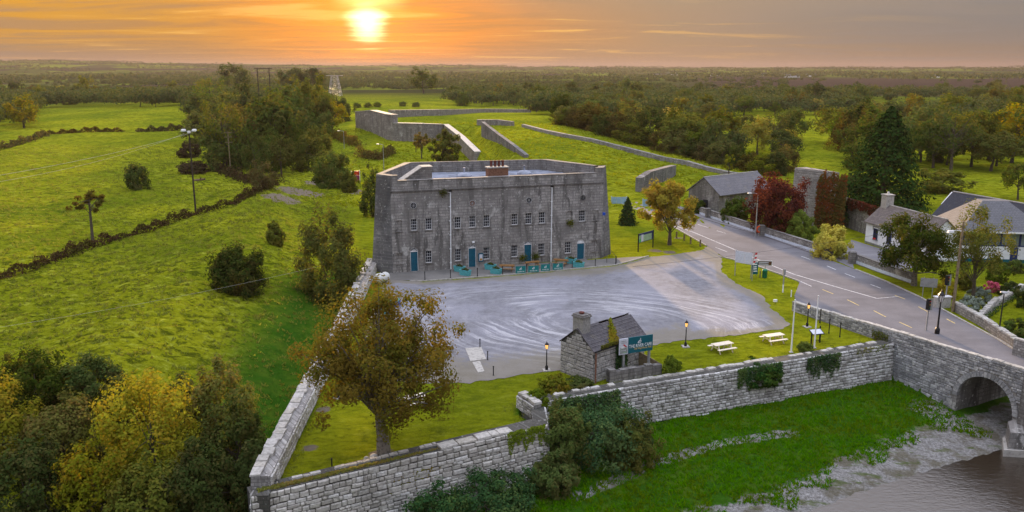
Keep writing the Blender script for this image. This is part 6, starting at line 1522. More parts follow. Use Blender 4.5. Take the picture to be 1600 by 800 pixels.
# ================================================================== VEGETATION
def leaf_quads(C, Nrm, size, r, aspect=1.0):
    """quads centred on C facing roughly Nrm"""
    n = len(C); ref = r.normal(size=(n, 3)); T = np.cross(Nrm, ref); T /= np.linalg.norm(T, axis=1)[:, None] + 1e-9
    B = np.cross(Nrm, T); B /= np.linalg.norm(B, axis=1)[:, None] + 1e-9
    s = size * r.uniform(0.6, 1.35, (n, 1)); T = T * s * 0.5; B = B * s * 0.5 * aspect
    V = np.stack([C - T, C - B * 0.62, C + T, C + B * 0.62], 1).reshape(-1, 3)
    Fq = np.arange(4 * n).reshape(-1, 4)
    return V, Fq
def crown_points(r, centre, rad, nclump, nleaf, cr=0.30, shell=0.45, flat=-0.75, droop=0.0, lump=0.25):
    c = []
    while len(c) < nclump:
        d = r.normal(size=3); d /= np.linalg.norm(d)
        if d[2] < flat: continue
        c.append(d * (shell + (1 - shell) * r.random() ** 0.6) * (1 + r.normal(0, lump * 0.5)))
    c = np.array(c); k = r.integers(0, nclump, nleaf); scl = r.uniform(0.6, 1.25, nclump) * cr
    d = r.normal(size=(nleaf, 3)); d /= np.linalg.norm(d, axis=1)[:, None]
    q = c[k] + d * (scl[k] * r.random(nleaf) ** 0.45)[:, None]
    q[:, 2] -= droop * np.hypot(q[:, 0], q[:, 1]) ** 2
    nr = d * 0.8 + q * 0.55 + r.normal(size=(nleaf, 3)) * 0.38 + np.array([0, 0, 0.25]); nr /= np.linalg.norm(nr, axis=1)[:, None]
    return centre + q * rad, nr, centre + c * rad
def build_tree(seed, H=10.0, W=8.0, crown_from=0.25, nclump=46, nleaf=2600, leaf=0.42, trunk=0.22, limbs=14, cr=0.30, shell=0.45, droop=0.0, flat=-0.75, spread=None):
    r = np.random.default_rng(seed); zc = H * (crown_from + 1) / 2; hz = H * (1 - crown_from) / 2
    C, Nn, cl = crown_points(r, np.array([0, 0, zc]), np.array([W / 2, W / 2, hz]) * 0.93, nclump, nleaf, cr, shell, flat, droop)
    C[:, 2] = np.maximum(C[:, 2], 0.12 * H * crown_from + 0.05)
    V, Fq = leaf_quads(C, Nn, leaf, r); crown = np_mesh('crown', V, Fq)
    tb = MB(); lean = r.normal(0, 0.03, 2) * H
    top = H * (crown_from + 0.45)
    tb.tube([(0, 0, -0.4), (lean[0] * .2, lean[1] * .2, H * .12), (lean[0] * .6, lean[1] * .6, H * max(crown_from, .2)), (lean[0], lean[1], top)], [trunk * 1.35, trunk, trunk * .8, trunk * .3], 7)
    for i in r.permutation(len(cl))[:limbs]:
        e = cl[i]; s0 = H * r.uniform(max(crown_from, .16), max(crown_from, .16) + .34); a = np.array([lean[0] * .6, lean[1] * .6, s0]); m_ = a + (e - a) * .5 + np.array([0, 0, H * .03])
        tb.tube([a, m_, e], [trunk * .30, trunk * .17, trunk * .05], 5, False)
    return tb.mesh('trunk'), crown
def build_conifer(seed, H=1.0, W=1.0, n=3500, leaf=0.4):
    r = np.random.default_rng(seed); C = []; Nn = []
    for k in range(n):
        h = r.random() ** 1.5; layer = (h * 22) % 1.0; rad = (1 - h) ** 0.72 * (0.72 + 0.28 * (1 - layer)) * W / 2
        t = r.random() * 2 * math.pi; lob = 1 + 0.16 * math.sin(t * 5 + h * 30) + 0.10 * math.sin(t * 9 - h * 17); q = rad * lob * r.uniform(0.55, 1.05)
        C.append((q * math.cos(t), q * math.sin(t), H * (0.03 + 0.97 * h) - 0.07 * q)); d = np.array([math.cos(t) * .7, math.sin(t) * .7, .7]) + r.normal(0, .4, 3); Nn.append(d / np.linalg.norm(d))
    V, Fq = leaf_quads(np.array(C), np.array(Nn), leaf, r, 1.3); tb = MB(); tb.tube([(0, 0, -.4), (0, 0, H * .9)], [W * .035, .03], 7)
    return tb.mesh('trunk'), np_mesh('crown', V, Fq)
def plant(name, label, cat, p, tm, cm, bark, leafm, scale=(1, 1, 1), rz=0.0, group=None):
    root = empty(name, tuple(p), rz); root.scale = scale; tag(root, label, cat, group)
    for nm, me, mt in (('trunk', tm, bark), ('crown', cm, leafm)):
        if me is None: continue
        o = bpy.data.objects.new(nm, me); col.objects.link(o); o.parent = root
        if not me.materials: me.materials.append(mt)
        if me.materials[0] != mt: o.material_slots[0].link = 'OBJECT'; o.material_slots[0].material = mt
    return root
# shared prototypes, 10 m high and 8 m wide
PROTO = {'round': [build_tree(200 + i, 10, 8, .06, 44, 2900, .48) for i in range(4)],
         'tall': [build_tree(220 + i, 10, 7, .10, 50, 2800, .46, limbs=18) for i in range(3)],
         'bush': [build_tree(240 + i, 10, 10, -.25, 60, 4200, .62, .25, 10, .30, .5, 0.0, -.95) for i in range(4)],
         'thin': [build_tree(260 + i, 10, 8, .20, 50, 1300, .40, .22, 34) for i in range(2)]}
PH = {'round': (10, 8), 'tall': (10, 7), 'bush': (10, 10), 'thin': (10, 8)}
SEEN = {}
cnt = [0]
def tree_px(u, vb, w, vt, kind, shape, name, label, cat='tree', group=None, depth=None, base=None):
    p = G(u, vb) if base is None else np.array(base, float)
    h = max(aty(u, vt, p[1])[2] - p[2], 0.5); wd = w * math.hypot(p[1], CAMH - p[2] - h / 2) / FPX
    cnt[0] += 1; ms_ = PROTO[shape]; tm, cm = ms_[cnt[0] % len(ms_)]; H0, W0 = PH[shape]
    return plant(name, label, cat, p, tm, cm, M['bark'], M[kind], (wd / W0, (depth or wd) / W0, h / H0), cnt[0] * 2.39, group)

# --- the big autumn tree on the lawn: its own mesh, leaves small enough for its distance
def hero(seed, u, vb, w, vt, kind, label, name='broadleaf_tree', crown_from=.2, nleaf=14000, leaf=.2, nclump=90, trunk=.3, limbs=40, bark='bark', cr=.22, shell=.35, cat='tree', flat=-.75, droop=0.0, group=None, du=0, base=None):
    p = G(u, vb) if base is None else np.array(base, float)
    h = aty(u, vt, p[1])[2] - p[2]; wd = w * math.hypot(p[1], CAMH - h / 2) / FPX
    tm, cm = build_tree(seed, h, wd, crown_from, nclump, nleaf, leaf, trunk, limbs, cr, shell, droop, flat)
    return plant(name, label, cat, p, tm, cm, M[bark], M[kind], (1, 1, 1), 0.0, group)
hero(301, 600, 712, 250, 438, 'rust', 'large spreading autumn tree with browning leaves on the near lawn', crown_from=.10, nleaf=34000, leaf=.20, nclump=220, trunk=.40, limbs=80, bark='pale_bark', cr=.20, shell=.25)
hero(302, 1046, 383, 92, 279, 'gold', 'golden yellow tree on the corner lawn right of the barracks', crown_from=.12, nleaf=13000, leaf=.31, nclump=60, trunk=.26, limbs=26)
hero(303, 1212, 366, 96, 266, 'copper', 'dark red copper beech behind the roadside wall', crown_from=-.15, nleaf=14000, leaf=.36, nclump=80, trunk=.3, limbs=20, cr=.26, shell=.4, flat=-.95)
hero(304, 1428, 446, 128, 330, 'dark_green', 'dark broad evergreen tree on the verge before the white cottage', crown_from=.0, nleaf=12000, leaf=.30, nclump=60, trunk=.3, limbs=40, bark='pale_bark', cr=.26)
hero(305, 1520, 470, 100, 312, 'olive', 'drooping birch with thinning olive leaves before the modern house', crown_from=.12, nleaf=6500, leaf=.24, nclump=60, trunk=.2, limbs=40, droop=.12, cr=.24)
hero(306, 145, 378, 52, 297, 'brown', 'small lone leaning tree in the left pasture', crown_from=.50, nleaf=1800, leaf=.30, nclump=22, trunk=.22, limbs=14)
hero(307, 1139, 277, 20, 240, 'weed', 'small lone thorn tree on the hillside wall', crown_from=.15, nleaf=900, leaf=.45, nclump=16, trunk=.2, limbs=8)
hero(308, 695, 256, 56, 201, 'olive', 'round olive tree on the redoubt lawn by the descending wall', crown_from=-.1, nleaf=7000, leaf=.5, nclump=50, flat=-.95, trunk=.25)
hero(309, 659, 248, 30, 204, 'rust', 'small orange tinged tree on the redoubt lawn', crown_from=.25, nleaf=1600, leaf=.45, nclump=24, trunk=.16)
# great conifer
p = G(1378, 322); h = aty(1378, 167, p[1])[2] - p[2]; wd = 152 * p[1] / FPX
tm, cm = build_conifer(311, h, wd, 9000, .62); plant('conifer_tree', 'huge dark conical conifer behind the white cottage', 'tree', p, tm, cm, M['bark'], M['conifer'])
p = G(980, 351); h = aty(980, 309, p[1])[2] - p[2]; tm, cm = build_conifer(312, h, 34 * p[1] / FPX, 2200, .30); plant('conifer_tree', 'small round dark conifer beside the barracks right corner', 'tree', p, tm, cm, M['bark'], M['conifer'], (1, 1, 1))
# --- bushes near the road and houses
for a in ((1252, 376, 46, 330, 'bright_bush', 'bright green bush right of the copper beech'), (1295, 402, 58, 350, 'chartreuse', 'bright yellow bush at the end of the roadside wall'),
          (1150, 348, 44, 310, 'mid_green', 'green bush beside the grey shed'), (1205, 366, 40, 338, 'brown', 'reddish low shrub under the copper beech'), (1090, 333, 26, 312, 'dark_green', 'dark shrub at the corner of the grey shed'),
          (1308, 352, 46, 300, 'ivy', 'ivy clad stump of masonry beside the ruined tower')):
    hero(330 + a[0], *a[:5], a[5], name='bush', crown_from=-.3, nleaf=8000, leaf=.30, nclump=80, trunk=.12, limbs=8, cr=.26, shell=.55, cat='bush', flat=-.95)
# --- bushes on the left slope
for a in ((215, 296, 36, 251, 'dark_green', 'round dark bush alone in the middle of the left pasture', .4), (372, 455, 84, 384, 'dark_green', 'rounded dark bush on the green slope left of the big bush', .3), (516, 470, 112, 326, 'olive', 'large dark bush in the hollow left of the barracks', .34),
          (431, 382, 28, 348, 'olive', 'small bush high on the green slope', .35), (582, 338, 38, 262, 'dark_green', 'dark shrubby tree against the left corner of the barracks', .35), (520, 292, 62, 234, 'mid_green', 'bushy green tree by the dirt patch behind the slope', .4),
          (546, 300, 28, 266, 'olive', 'small rounded bush beside the poster hoarding', .35), (297, 246, 34, 222, 'bramble', 'brown bramble clump in the left pasture farther from camera', .4), (304, 270, 48, 252, 'bramble', 'low brown bramble patch behind the floodlight pole', .4)):
    hero(400 + a[0], *a[:5], a[5], name='bush', crown_from=-.3, nleaf=13000 if a[2] > 60 else 4500, leaf=a[6], nclump=110, trunk=.12, limbs=12, cr=.26, shell=.5, cat='bush', flat=-.95)
lg = empty('dead_log', tuple(G(312, 284))); tag(lg, 'fallen dead log lying below the floodlight pole', 'log'); b = MB(); b.tube([(-1.3, 0, .2), (0, .3, .35), (1.2, .2, .6)], [.32, .28, .16], 7); b.tube([(0, .3, .35), (.5, -.3, 1.1)], [.15, .05], 5); b.build('trunk', M['log'], lg)
# --- scrub in the lower left corner
THK = (((240, 770, 172, 574, 'yellow_green', 'golden green hawthorn, tallest shrub of the lower left thicket'), (352, 700, 112, 560, 'weed', 'greyish olive shrub behind the golden hawthorn'), (372, 770, 104, 612, 'mid_green', 'dark green shrub at the right edge of the thicket'), (62, 650, 112, 548, 'dark_green', 'dark shrub at the back left of the thicket'),
          (150, 645, 96, 556, 'dark_green', 'dark shrub at the back of the thicket left of the golden hawthorn'), (12, 740, 112, 594, 'yellow_green', 'pale leaved shrub at the left picture edge'), (108, 745, 120, 618, 'weed', 'yellowing shrub between pale shrub and golden hawthorn'), (45, 830, 140, 680, 'dark_green', 'dark undergrowth shrub at the bottom left corner'),
          (165, 830, 130, 690, 'weed', 'straggling shrub at the bottom edge left of the hawthorn'), (320, 830, 130, 690, 'dark_green', 'dark undergrowth shrub at the bottom edge right of the hawthorn'), (-40, 690, 110, 560, 'dark_green', 'dark shrub cut by the left picture edge'), (240, 850, 120, 720, 'olive', 'low olive undergrowth at the bottom edge below the hawthorn'), (295, 690, 90, 590, 'olive', 'olive shrub tucked behind the right side of the hawthorn'), (400, 800, 60, 690, 'dark_green', 'low dark shrub nearest the front wall corner'), (200, 668, 70, 590, 'olive', 'small olive shrub peeping behind the hawthorn')))
for i, a in enumerate(THK):
    hero(500 + i, *a[:5], a[5], name='shrub', crown_from=-.1, nleaf=13000, leaf=.23, nclump=130, trunk=.14, limbs=16, cr=.24, shell=.5, cat='shrub', flat=-.95)
# --- shrubs below the front walls
for i, a in enumerate(((930, 708, 170, 622, 'ivy', 'big dark ivy scrub mass below the cottage wall'), (985, 716, 90, 650, 'olive', 'yellowish low shrub at the right side of the bank thicket'), (880, 735, 90, 620, 'mid_green', 'green shrub in the angle of the front wall'), (862, 765, 76, 708, 'mid_green', 'small shrub at the foot of the front wall corner'), (760, 815, 170, 735, 'ivy', 'dark ivy mound at the foot of the front wall'), (680, 850, 120, 770, 'ivy', 'ivy mound at the bottom edge below the front wall'),
          (1050, 585, 30, 556, 'bright_bush', 'small green bush beside the low yard wall'), (1258, 549, 24, 534, 'bright_bush', 'tiny bush between the two flagpoles'), (1185, 612, 70, 562, 'ivy', 'dark bush growing against the river wall'), (868, 610, 56, 588, 'weed', 'spreading weeds on the wall top left of the cottage'), (905, 606, 50, 590, 'mid_green', 'low weeds at the foot of the cottage gable'),
          (838, 640, 40, 608, 'bright_bush', 'leafy creeper clump on the return wall'))):
    hero(540 + i, *a[:5], a[5], name='shrub', crown_from=-.35, nleaf=14000 if a[2] > 60 else 3000, leaf=.20, nclump=140, trunk=.08, limbs=12, cr=.20, shell=.5, cat='shrub', flat=-.95, base=(*at(a[0], a[1], 0.0)[:2], 0.0) if a[0] in (1050, 1258, 868, 905, 838) else None)
# --- garden on the right
for i, a in enumerate(((1560, 440, 40, 412, 'mid_green', 'green garden shrub below the sunroom'), (1585, 425, 36, 404, 'mid_green', 'green garden shrub at the right picture edge'), (1530, 470, 34, 448, 'silver', 'silvery low plant in the garden bed'), (1550, 456, 24, 440, 'pink', 'pink flowering plant in the garden bed'), (1575, 462, 34, 440, 'dark_green', 'dark low shrub over the garden retaining wall'), (1515, 485, 36, 462, 'silver', 'pale grey plant by the verge wall'), (1590, 520, 40, 495, 'mid_green', 'lush green growth below the retaining wall'), (1510, 452, 34, 425, 'olive', 'yellowing shrub under the birch'), (1600, 480, 30, 452, 'dark_green', 'dark shrub above the retaining wall at the edge'), (1478, 465, 30, 432, 'gold', 'straw coloured shrub behind the far traffic light'))):
    hero(580 + i, *a[:5], a[5], name='shrub', crown_from=-.35, nleaf=2600, leaf=.24, nclump=50, trunk=.05, limbs=6, cr=.24, shell=.5, cat='shrub', flat=-.95)
# potted greenery by the barracks doors
for i, (X, Y, lab) in enumerate(((855, 606, 'leafy bush in a basket left of the third door'), (922, 600, 'leafy bush in a basket right of the third door'), (1102, 425, 'weeds growing from a blocked window sill'), (440, 268, 'ferny weeds growing from the barracks cornice'))):
    x_, z_ = zf(X, Y); r = np.random.default_rng(600 + i); C = np.array([x_, -.2, z_]) + r.normal(0, 1, (260, 3)) * np.array([.28, .1, .22]); C[:, 1] = np.minimum(C[:, 1], -.02); Nn = r.normal(size=(260, 3)); Nn /= np.linalg.norm(Nn, axis=1)[:, None]; V, Fq = leaf_quads(C, Nn, .16, r)
    W4 = np.array(bk.matrix_basis); V = V @ W4[:3, :3].T + W4[:3, 3]
    o = link('wall_plant', np_mesh('wall_plant', V, Fq), M['olive'] if i > 1 else M['mid_green']); tag(o, lab, 'plant')

# --- ivy and creeper spread over walls
def ivy_patch(name, label, a, b, nrm, z0, z1, n, mat, leaf=.2, seed=1, off=.12, ragged=.5, cat='ivy', ragtop=.06):
    r = np.random.default_rng(seed); a = np.array(a); b = np.array(b); nrm = np.array(nrm); t = r.random(n); f = r.random(n)
    z1 = z1 - (z1 - z0) * ragtop * (0.5 + 0.5 * np.sin(t * 13 + seed * 1.7) * np.cos(t * 31 + seed))
    lo = z0 + (z1 - z0) * ragged * (0.5 + 0.5 * np.sin(t * 9 + seed) * np.cos(t * 23 + seed * 2)); z = lo + (z1 - lo) * f
    C = np.stack([a[0] + (b[0] - a[0]) * t, a[1] + (b[1] - a[1]) * t, z], -1) + np.array([nrm[0], nrm[1], 0]) * (off + r.random(n)[:, None] * off * 2.2)
    Nn = np.array([nrm[0], nrm[1], .5]) + r.normal(0, .5, (n, 3)); Nn /= np.linalg.norm(Nn, axis=1)[:, None]; V, Fq = leaf_quads(C, Nn, leaf, r)
    o = link(name, np_mesh(name, V, Fq), M[mat]); tag(o, label, cat); return o
def on_seg(s, t): return np.array(s[0]) + (np.array(s[1]) - np.array(s[0])) * t
s = QS[1]; s2 = QS[2]
def qwall(u, v):
    """point on the face of the right river wall below pixel u"""
    best = min(((abs(px_of((*on_seg(q, t), -.5))[0] - u), tuple(on_seg(q, t))) for q in QS for t in np.linspace(0, 1, 160)), key=lambda k: k[0]); return best[1]
ivy_patch('ivy', 'dark ivy curtain hanging on the middle of the river wall', qwall(1150, 0), qwall(1218, 0), s[2], -2.0, .35, 2600, 'ivy', .17, 3, .14, .5)
ivy_patch('ivy', 'dark ivy curtain on the river wall below the flagpoles', qwall(1258, 0), qwall(1308, 0), s2[2], -2.1, .35, 2000, 'ivy', .17, 4, .14, .6)
ivy_patch('ivy', 'ivy sheet hiding the river wall left of the cottage', qwall(860, 0), qwall(965, 0), QS[0][2], -2.8, .3, 3200, 'ivy', .19, 5, .16, .4)
ivy_patch('ivy', 'thin creeper strands on the river wall near the bridge', qwall(1335, 0), qwall(1385, 0), s2[2], -.9, .35, 350, 'olive', .14, 6, .08, .8)
fa = np.array(FS[0][0]); fbp = np.array(FS[0][1])
ivy_patch('ivy', 'green creeper spilling over the top of the front wall corner', fa + (fbp - fa) * .84, fa + (fbp - fa) * .985, FS[0][2], -1.0, .75, 1500, 'bright_bush', .16, 7, .10, .75)
ivy_patch('ivy', 'yellow green weeds on the face of the front wall under the tree', fa + (fbp - fa) * .42, fa + (fbp - fa) * .60, FS[0][2], -3.0, -.4, 420, 'weed', .15, 8, .08, .7)
ivy_patch('wall_moss', 'mossy grass growing along the top of the front wall', fa + (fbp - fa) * .02 - FS[0][2] * .55, fa + (fbp - fa) * .60 - FS[0][2] * .55, FS[0][2], .30, .52, 2600, 'weed', .16, 9, .14, .2, 'moss')
ivy_patch('ivy', 'green ivy growing down the cottage front and roof', c1 + cd * CL * .40, c1 + cd * CL * .62, -cn, .2, 2.7, 900, 'ivy', .18, 10, .08, .2)
# ivy tongue on the cottage roof
r = np.random.default_rng(11); n = 700; f = r.random(n); x_ = CL * (.40 + .22 * f) + r.normal(0, .28, n) * (1.15 - f) - CL * .02; yy = f * CW / 2 * .92; zz = EAV + (RDG - EAV) * f * .92 + .2 + r.random(n) * .12
C = np.stack([c1[0] + cd[0] * x_ + cn[0] * yy, c1[1] + cd[1] * x_ + cn[1] * yy, zz], -1); Nn = np.array([-cn[0] * .6, -cn[1] * .6, .8]) + r.normal(0, .4, (n, 3)); Nn /= np.linalg.norm(Nn, axis=1)[:, None]
V, Fq = leaf_quads(C, Nn, .2, r); o = link('ivy', np_mesh('ivy', V, Fq), M['weed']); tag(o, 'yellow green ivy tongue climbing the cottage slates', 'ivy')
n = 420; x_ = CL * r.uniform(.12, .5, n); C = np.stack([c1[0] + cd[0] * x_ - cn[0] * .1, c1[1] + cd[1] * x_ - cn[1] * .1, EAV + .12 + r.random(n) * .25], -1); Nn = r.normal(0, 1, (n, 3)); Nn /= np.linalg.norm(Nn, axis=1)[:, None]; V, Fq = leaf_quads(C, Nn, .2, r); o = link('ivy', np_mesh('ivy', V, Fq), M['weed']); tag(o, 'weeds growing in the gutter of the stone cottage', 'ivy')
# tower ivy and red creepers
td = (t1 - t0) / TLn; tn_ = np.array([td[1], -td[0]])
ivy_patch('creeper', 'rust red creeper mass covering the right half of the ruined tower', t0 + td * (TLn * .78), t0 + td * (TLn + 3.2), tn_, -.2, zt1 + .5, 5200, 'creeper_brown', .34, 12, .42, .05, 'creeper', .22)
ivy_patch('creeper', 'red creeper along the top of the wall behind the white cottage', t2 + (t3 - t2) / LW2 * 2.0, t2 + (t3 - t2) / LW2 * (LW2 + 9), nrm_of(t2, t3, 1), 3.0, 4.9, 2400, 'creeper', .32, 13, .18, .5)
ivy_patch('ivy', 'green ivy hanging over the garden retaining wall at far right', rwp[0], rwp[2], nrm_of(rwp[0], rwp[2], 1), -1.3, .8, 900, 'ivy', .2, 14, .1, .7)
ivy_patch('wall_moss', 'tuft of weeds sprouting from the bridge wall joint', brp(9.3, .05), brp(11.0, .05), BRN, -.8, 1.0, 420, 'olive', .16, 15, .08, .5, 'weed')

# --- hedges of the left fields
def hedge(label, uv, h, w_, mat, n, leaf, seed, name='hedge'):
    r = np.random.default_rng(seed); P = np.array([G(u, v) for u, v in uv]); L = np.concatenate([[0], np.cumsum(np.linalg.norm(np.diff(P, axis=0), axis=1))])
    t = r.random(n) * L[-1]; q = np.stack([np.interp(t, L, P[:, i]) for i in range(3)], -1); hh = h * (0.7 + 0.35 * np.sin(t * .55 + seed) * np.cos(t * .23) + .25 * np.sin(t * 1.7))
    f = r.random(n) ** .7; q[:, 2] += np.maximum(hh, .3) * f; off = r.normal(0, .5, (n, 2)) * w_ * .5 * np.sqrt(1.1 - f)[:, None]; q[:, :2] += off
    Nn = np.concatenate([off, np.full((n, 1), .5)], 1) + r.normal(0, .6, (n, 3)); Nn /= np.linalg.norm(Nn, axis=1)[:, None]; V, Fq = leaf_quads(q, Nn, leaf, r)
    o = link(name, np_mesh(name, V, Fq), M[mat]); tag(o, label, 'hedge', 'hedges of the left pasture'); return o
hedge('long brown bramble hedge crossing the whole left pasture', ((-30, 444), (60, 418), (140, 388), (220, 366), (300, 338), (370, 318), (410, 298), (432, 290)), 1.6, 2.2, 'bramble', 9000, .34, 21)
hedge('dark far hedge along the upper side of the left pasture', ((75, 210), (130, 207), (195, 206)), 1.8, 2.0, 'brown', 1600, .7, 22)
hedge('far hedge between the upper pasture and the wood', ((215, 206), (260, 205), (300, 202)), 2.2, 2.2, 'brown', 1400, .7, 23)
hedge('dark hedge at the left edge of the upper pasture', ((-20, 240), (30, 226), (75, 211)), 2.2, 3.0, 'brown', 1600, .7, 24)
hedge('tangled brown hedge below the left wood', ((330, 262), (365, 278), (400, 290), (440, 286)), 2.4, 3.5, 'bramble', 2600, .5, 25)
hedge('clipped brown hedge bank beside the lane', ((560, 246), (590, 250), (614, 240)), 2.6, 4.0, 'brown', 2200, .5, 26)
hedge('rounded hedge clumps along the lane below the redoubt', ((520, 214), (540, 222), (560, 230)), 3.0, 5.0, 'brown', 2200, .6, 27)
# small bushes on the redoubt crest field
for i, (u, v) in enumerate(((558, 168), (575, 168), (590, 167), (630, 166), (650, 167))):
    tree_px(u, v, 14, v - 8, 'dark_green', 'bush', 'bush', 'small dark bush on the crest of the redoubt field', 'bush', 'bushes on the redoubt crest')

# --- woods: trees one can tell apart
def allowed(u, v):
    if u < 300: return (150 < v < 178 and not (60 < u and v > 169)) or (u < 40 and v < 205)
    if u < 345: return v < 232
    if u < 505: return v < 268 - max(0, (u - 440)) * .9
    if u < 555: return v < 192 and not (v > 147 and u > 510)
    if u < 700: return v < 146
    if u < 830: return v < 168
    if u < 1232: return v < 184 + (u - 830) * .235 and not (1130 < u and 181 < v < 222) and not (985 < u < 1080 and 186 < v < 204) and not (1140 < u < 1200 and v > 255)
    return v < 268 and not (u < 1325 and v > 238) and not (1130 < u < 1345 and 181 < v < 222) and not (1345 < u < 1530 and 160 < v < 188)
ZN = [(300, 'in the row beyond left pasture', 'trees beyond the left pasture'), (560, 'in the wood left of redoubt', 'trees of the wood left of the redoubt'), (840, 'in the wood beyond the redoubt', 'trees beyond the redoubt'), (1240, 'in the wood past the hillside wall', 'trees beyond the hillside wall'), (9999, 'in the wood behind the conifer', 'trees behind the conifer')]
KN = {'dark_green': 'dark green', 'olive': 'olive', 'brown': 'browning', 'mid_green': 'fresh green', 'yellow_green': 'yellowing', 'far_leaf': 'dull green', 'rust': 'rusty'}
r = np.random.default_rng(900); placed = []
for k in range(9000):
    u = r.uniform(-30, 1630); v = 150 + 125 * r.random() ** 1.25
    if not allowed(u, v): continue
    D = CAMH * FPX / (v - 105); hpx = r.uniform(8.5, 13.5) * FPX / D
    if u < 520 and u > 320: hpx *= 1.3
    wpx = hpx * r.uniform(.75, 1.15)
    if any(abs(u - a) < (wpx + b_) * .24 and abs(v - c) < 4.0 for a, c, b_ in placed): continue
    placed.append((u, v, wpx))
    if len(placed) >= 290: break
for u, v, wpx in sorted(placed, key=lambda q: q[1]):
    kind = r.choice(['dark_green', 'olive', 'brown', 'mid_green', 'yellow_green'], p=[.28, .30, .10, .25, .07] if u > 800 else [.34, .32, .05, .24, .05]); shape = r.choice(['round', 'tall', 'bush', 'thin'], p=[.4, .2, .3, .1])
    z_, gname = next((q[1], q[2]) for q in ZN if u < q[0])
    dep = 'near' if v > 200 else ('middle' if v > 172 else 'far')
    z_ = {'near': 'at the near side ', 'middle': '', 'far': 'at the far side '}[dep] + z_ if dep != 'middle' else z_
    shw = {'round': 'rounded', 'tall': 'tall', 'bush': 'low bushy', 'thin': 'sparse'}[shape]
    tree_px(u, v, wpx, v - wpx / r.uniform(.78, 1.12), kind, shape, 'broadleaf_tree', f'{shw} {KN[kind]} tree {z_}', 'tree', gname)
for i, (u, v, w_, vt, kd, sh_) in enumerate(((330, 222, 50, 160, 'olive', 'round'), (322, 200, 44, 142, 'mid_green', 'round'), (352, 240, 54, 165, 'dark_green', 'bush'), (372, 256, 50, 182, 'olive', 'bush'), (425, 268, 50, 200, 'mid_green', 'bush'), (456, 252, 56, 186, 'dark_green', 'round'), (498, 246, 46, 196, 'olive', 'bush'), (505, 222, 44, 172, 'mid_green', 'round'), (440, 226, 60, 158, 'olive', 'tall'), (400, 220, 60, 148, 'dark_green', 'round'), (365, 205, 56, 134, 'olive', 'round'), (535, 190, 34, 150, 'dark_green', 'bush'))):
    tree_px(u, v, w_, vt, kd, sh_, 'broadleaf_tree', KN[kd] + ' ' + {'round': 'rounded', 'tall': 'tall', 'bush': 'bushy'}[sh_] + ' tree filling the wood beside the lane', 'tree', 'trees of the wood beside the lane')
# a few trees that stand out
for a in ((38, 200, 52, 150, 'yellow_green', 'round', 'pale yellow green round tree at the left end of the far row'), (474, 212, 48, 160, 'mid_green', 'round', 'bright green round tree beside the lane'), (520, 208, 44, 154, 'yellow_green', 'tall', 'yellowing tree beside the redoubt flank wall'), (482, 266, 56, 206, 'olive', 'bush', 'large rounded olive bush tree at the near edge of the left wood'), (400, 280, 48, 204, 'dark_green', 'round', 'dark green tree at the near corner of the left wood'), (440, 274, 50, 212, 'olive', 'round', 'dull olive tree between the two near trees of the left wood'), (412, 296, 44, 252, 'brown', 'bush', 'brown rounded thorn bush below the left wood'),
          (350, 268, 70, 150, 'olive', 'thin', 'tall thin leaved tree on the pasture side of the left wood'), (378, 262, 70, 158, 'brown', 'thin', 'tall browning tree on the pasture side of the left wood'), (370, 150, 56, 98, 'dark_green', 'round', 'tall dark tree breaking the skyline left of the twin poles'), (455, 148, 52, 100, 'dark_green', 'round', 'tall dark tree breaking the skyline right of the twin poles'), (490, 148, 46, 104, 'dark_green', 'tall', 'tall tree on the skyline left of the pylon'), (662, 146, 44, 107, 'dark_green', 'round', 'lone dark tree rising above the wood below the sun'), (925, 205, 62, 160, 'brown', 'bush', 'dark brown thorn clump beside the ruined pier'), (1590, 312, 50, 246, 'mid_green', 'round', 'leafy green tree at the right picture edge'), (1470, 300, 90, 262, 'olive', 'bush', 'broad low tree right of the great conifer'), (1340, 300, 60, 270, 'dark_green', 'bush', 'dark bush left of the great conifer')):
    tree_px(a[0], a[1], a[2], a[3], a[4], a[5], 'broadleaf_tree', a[6], 'tree')
for i, (u, v) in enumerate(((962, 216), (985, 224), (1010, 228), (1036, 236), (1060, 240), (1082, 246), (1106, 250), (1128, 256), (1150, 262), (1172, 266), (1194, 272), (1212, 274), (905, 200), (888, 196), (940, 212), (1225, 268))):
    tree_px(u, v, 46 + 12 * math.sin(i * 2.1), v - 34 - 8 * math.cos(i * 1.7), ['brown', 'olive', 'dark_green'][i % 3], 'bush', 'thorn_tree', ['browning', 'olive', 'dark green'][i % 3] + ' thorn tree in the thicket just behind the hillside wall', 'tree', 'thorn thicket behind the hillside wall')
# --- far woods and hedgerows: one mass
r = np.random.default_rng(950); V = []; Fq = []; n0 = 0; nt_ = 0
def blob(c, w_, h_, n, leaf):
    d = r.normal(size=(n, 3)); d /= np.linalg.norm(d, axis=1)[:, None]; d[:, 2] = np.abs(d[:, 2]) * .9 + r.uniform(-.35, .0, n)
    q = d * r.uniform(.72, 1.08, (n, 1)); C = c + q * np.array([w_ / 2, w_ / 2, h_ * .52]) + np.array([0, 0, h_ * .48]); Nn = d + r.normal(0, .18, (n, 3)); Nn /= np.linalg.norm(Nn, axis=1)[:, None]
    return leaf_quads(C, Nn, leaf, r)
NC = 30000
az_ = np.radians(r.uniform(-36, 36, NC)); yc = 330 * (5200 / 330) ** r.random(NC); xc_ = yc * np.tan(az_); zc2 = gz(xc_, yc)
dn_ = 1.2 * vnoise(xc_ * .4, yc * .8, .0042, 11) + .7 * vnoise(xc_ * .5, yc, .014, 4) + .25 * vnoise(xc_, yc, .03, 7)
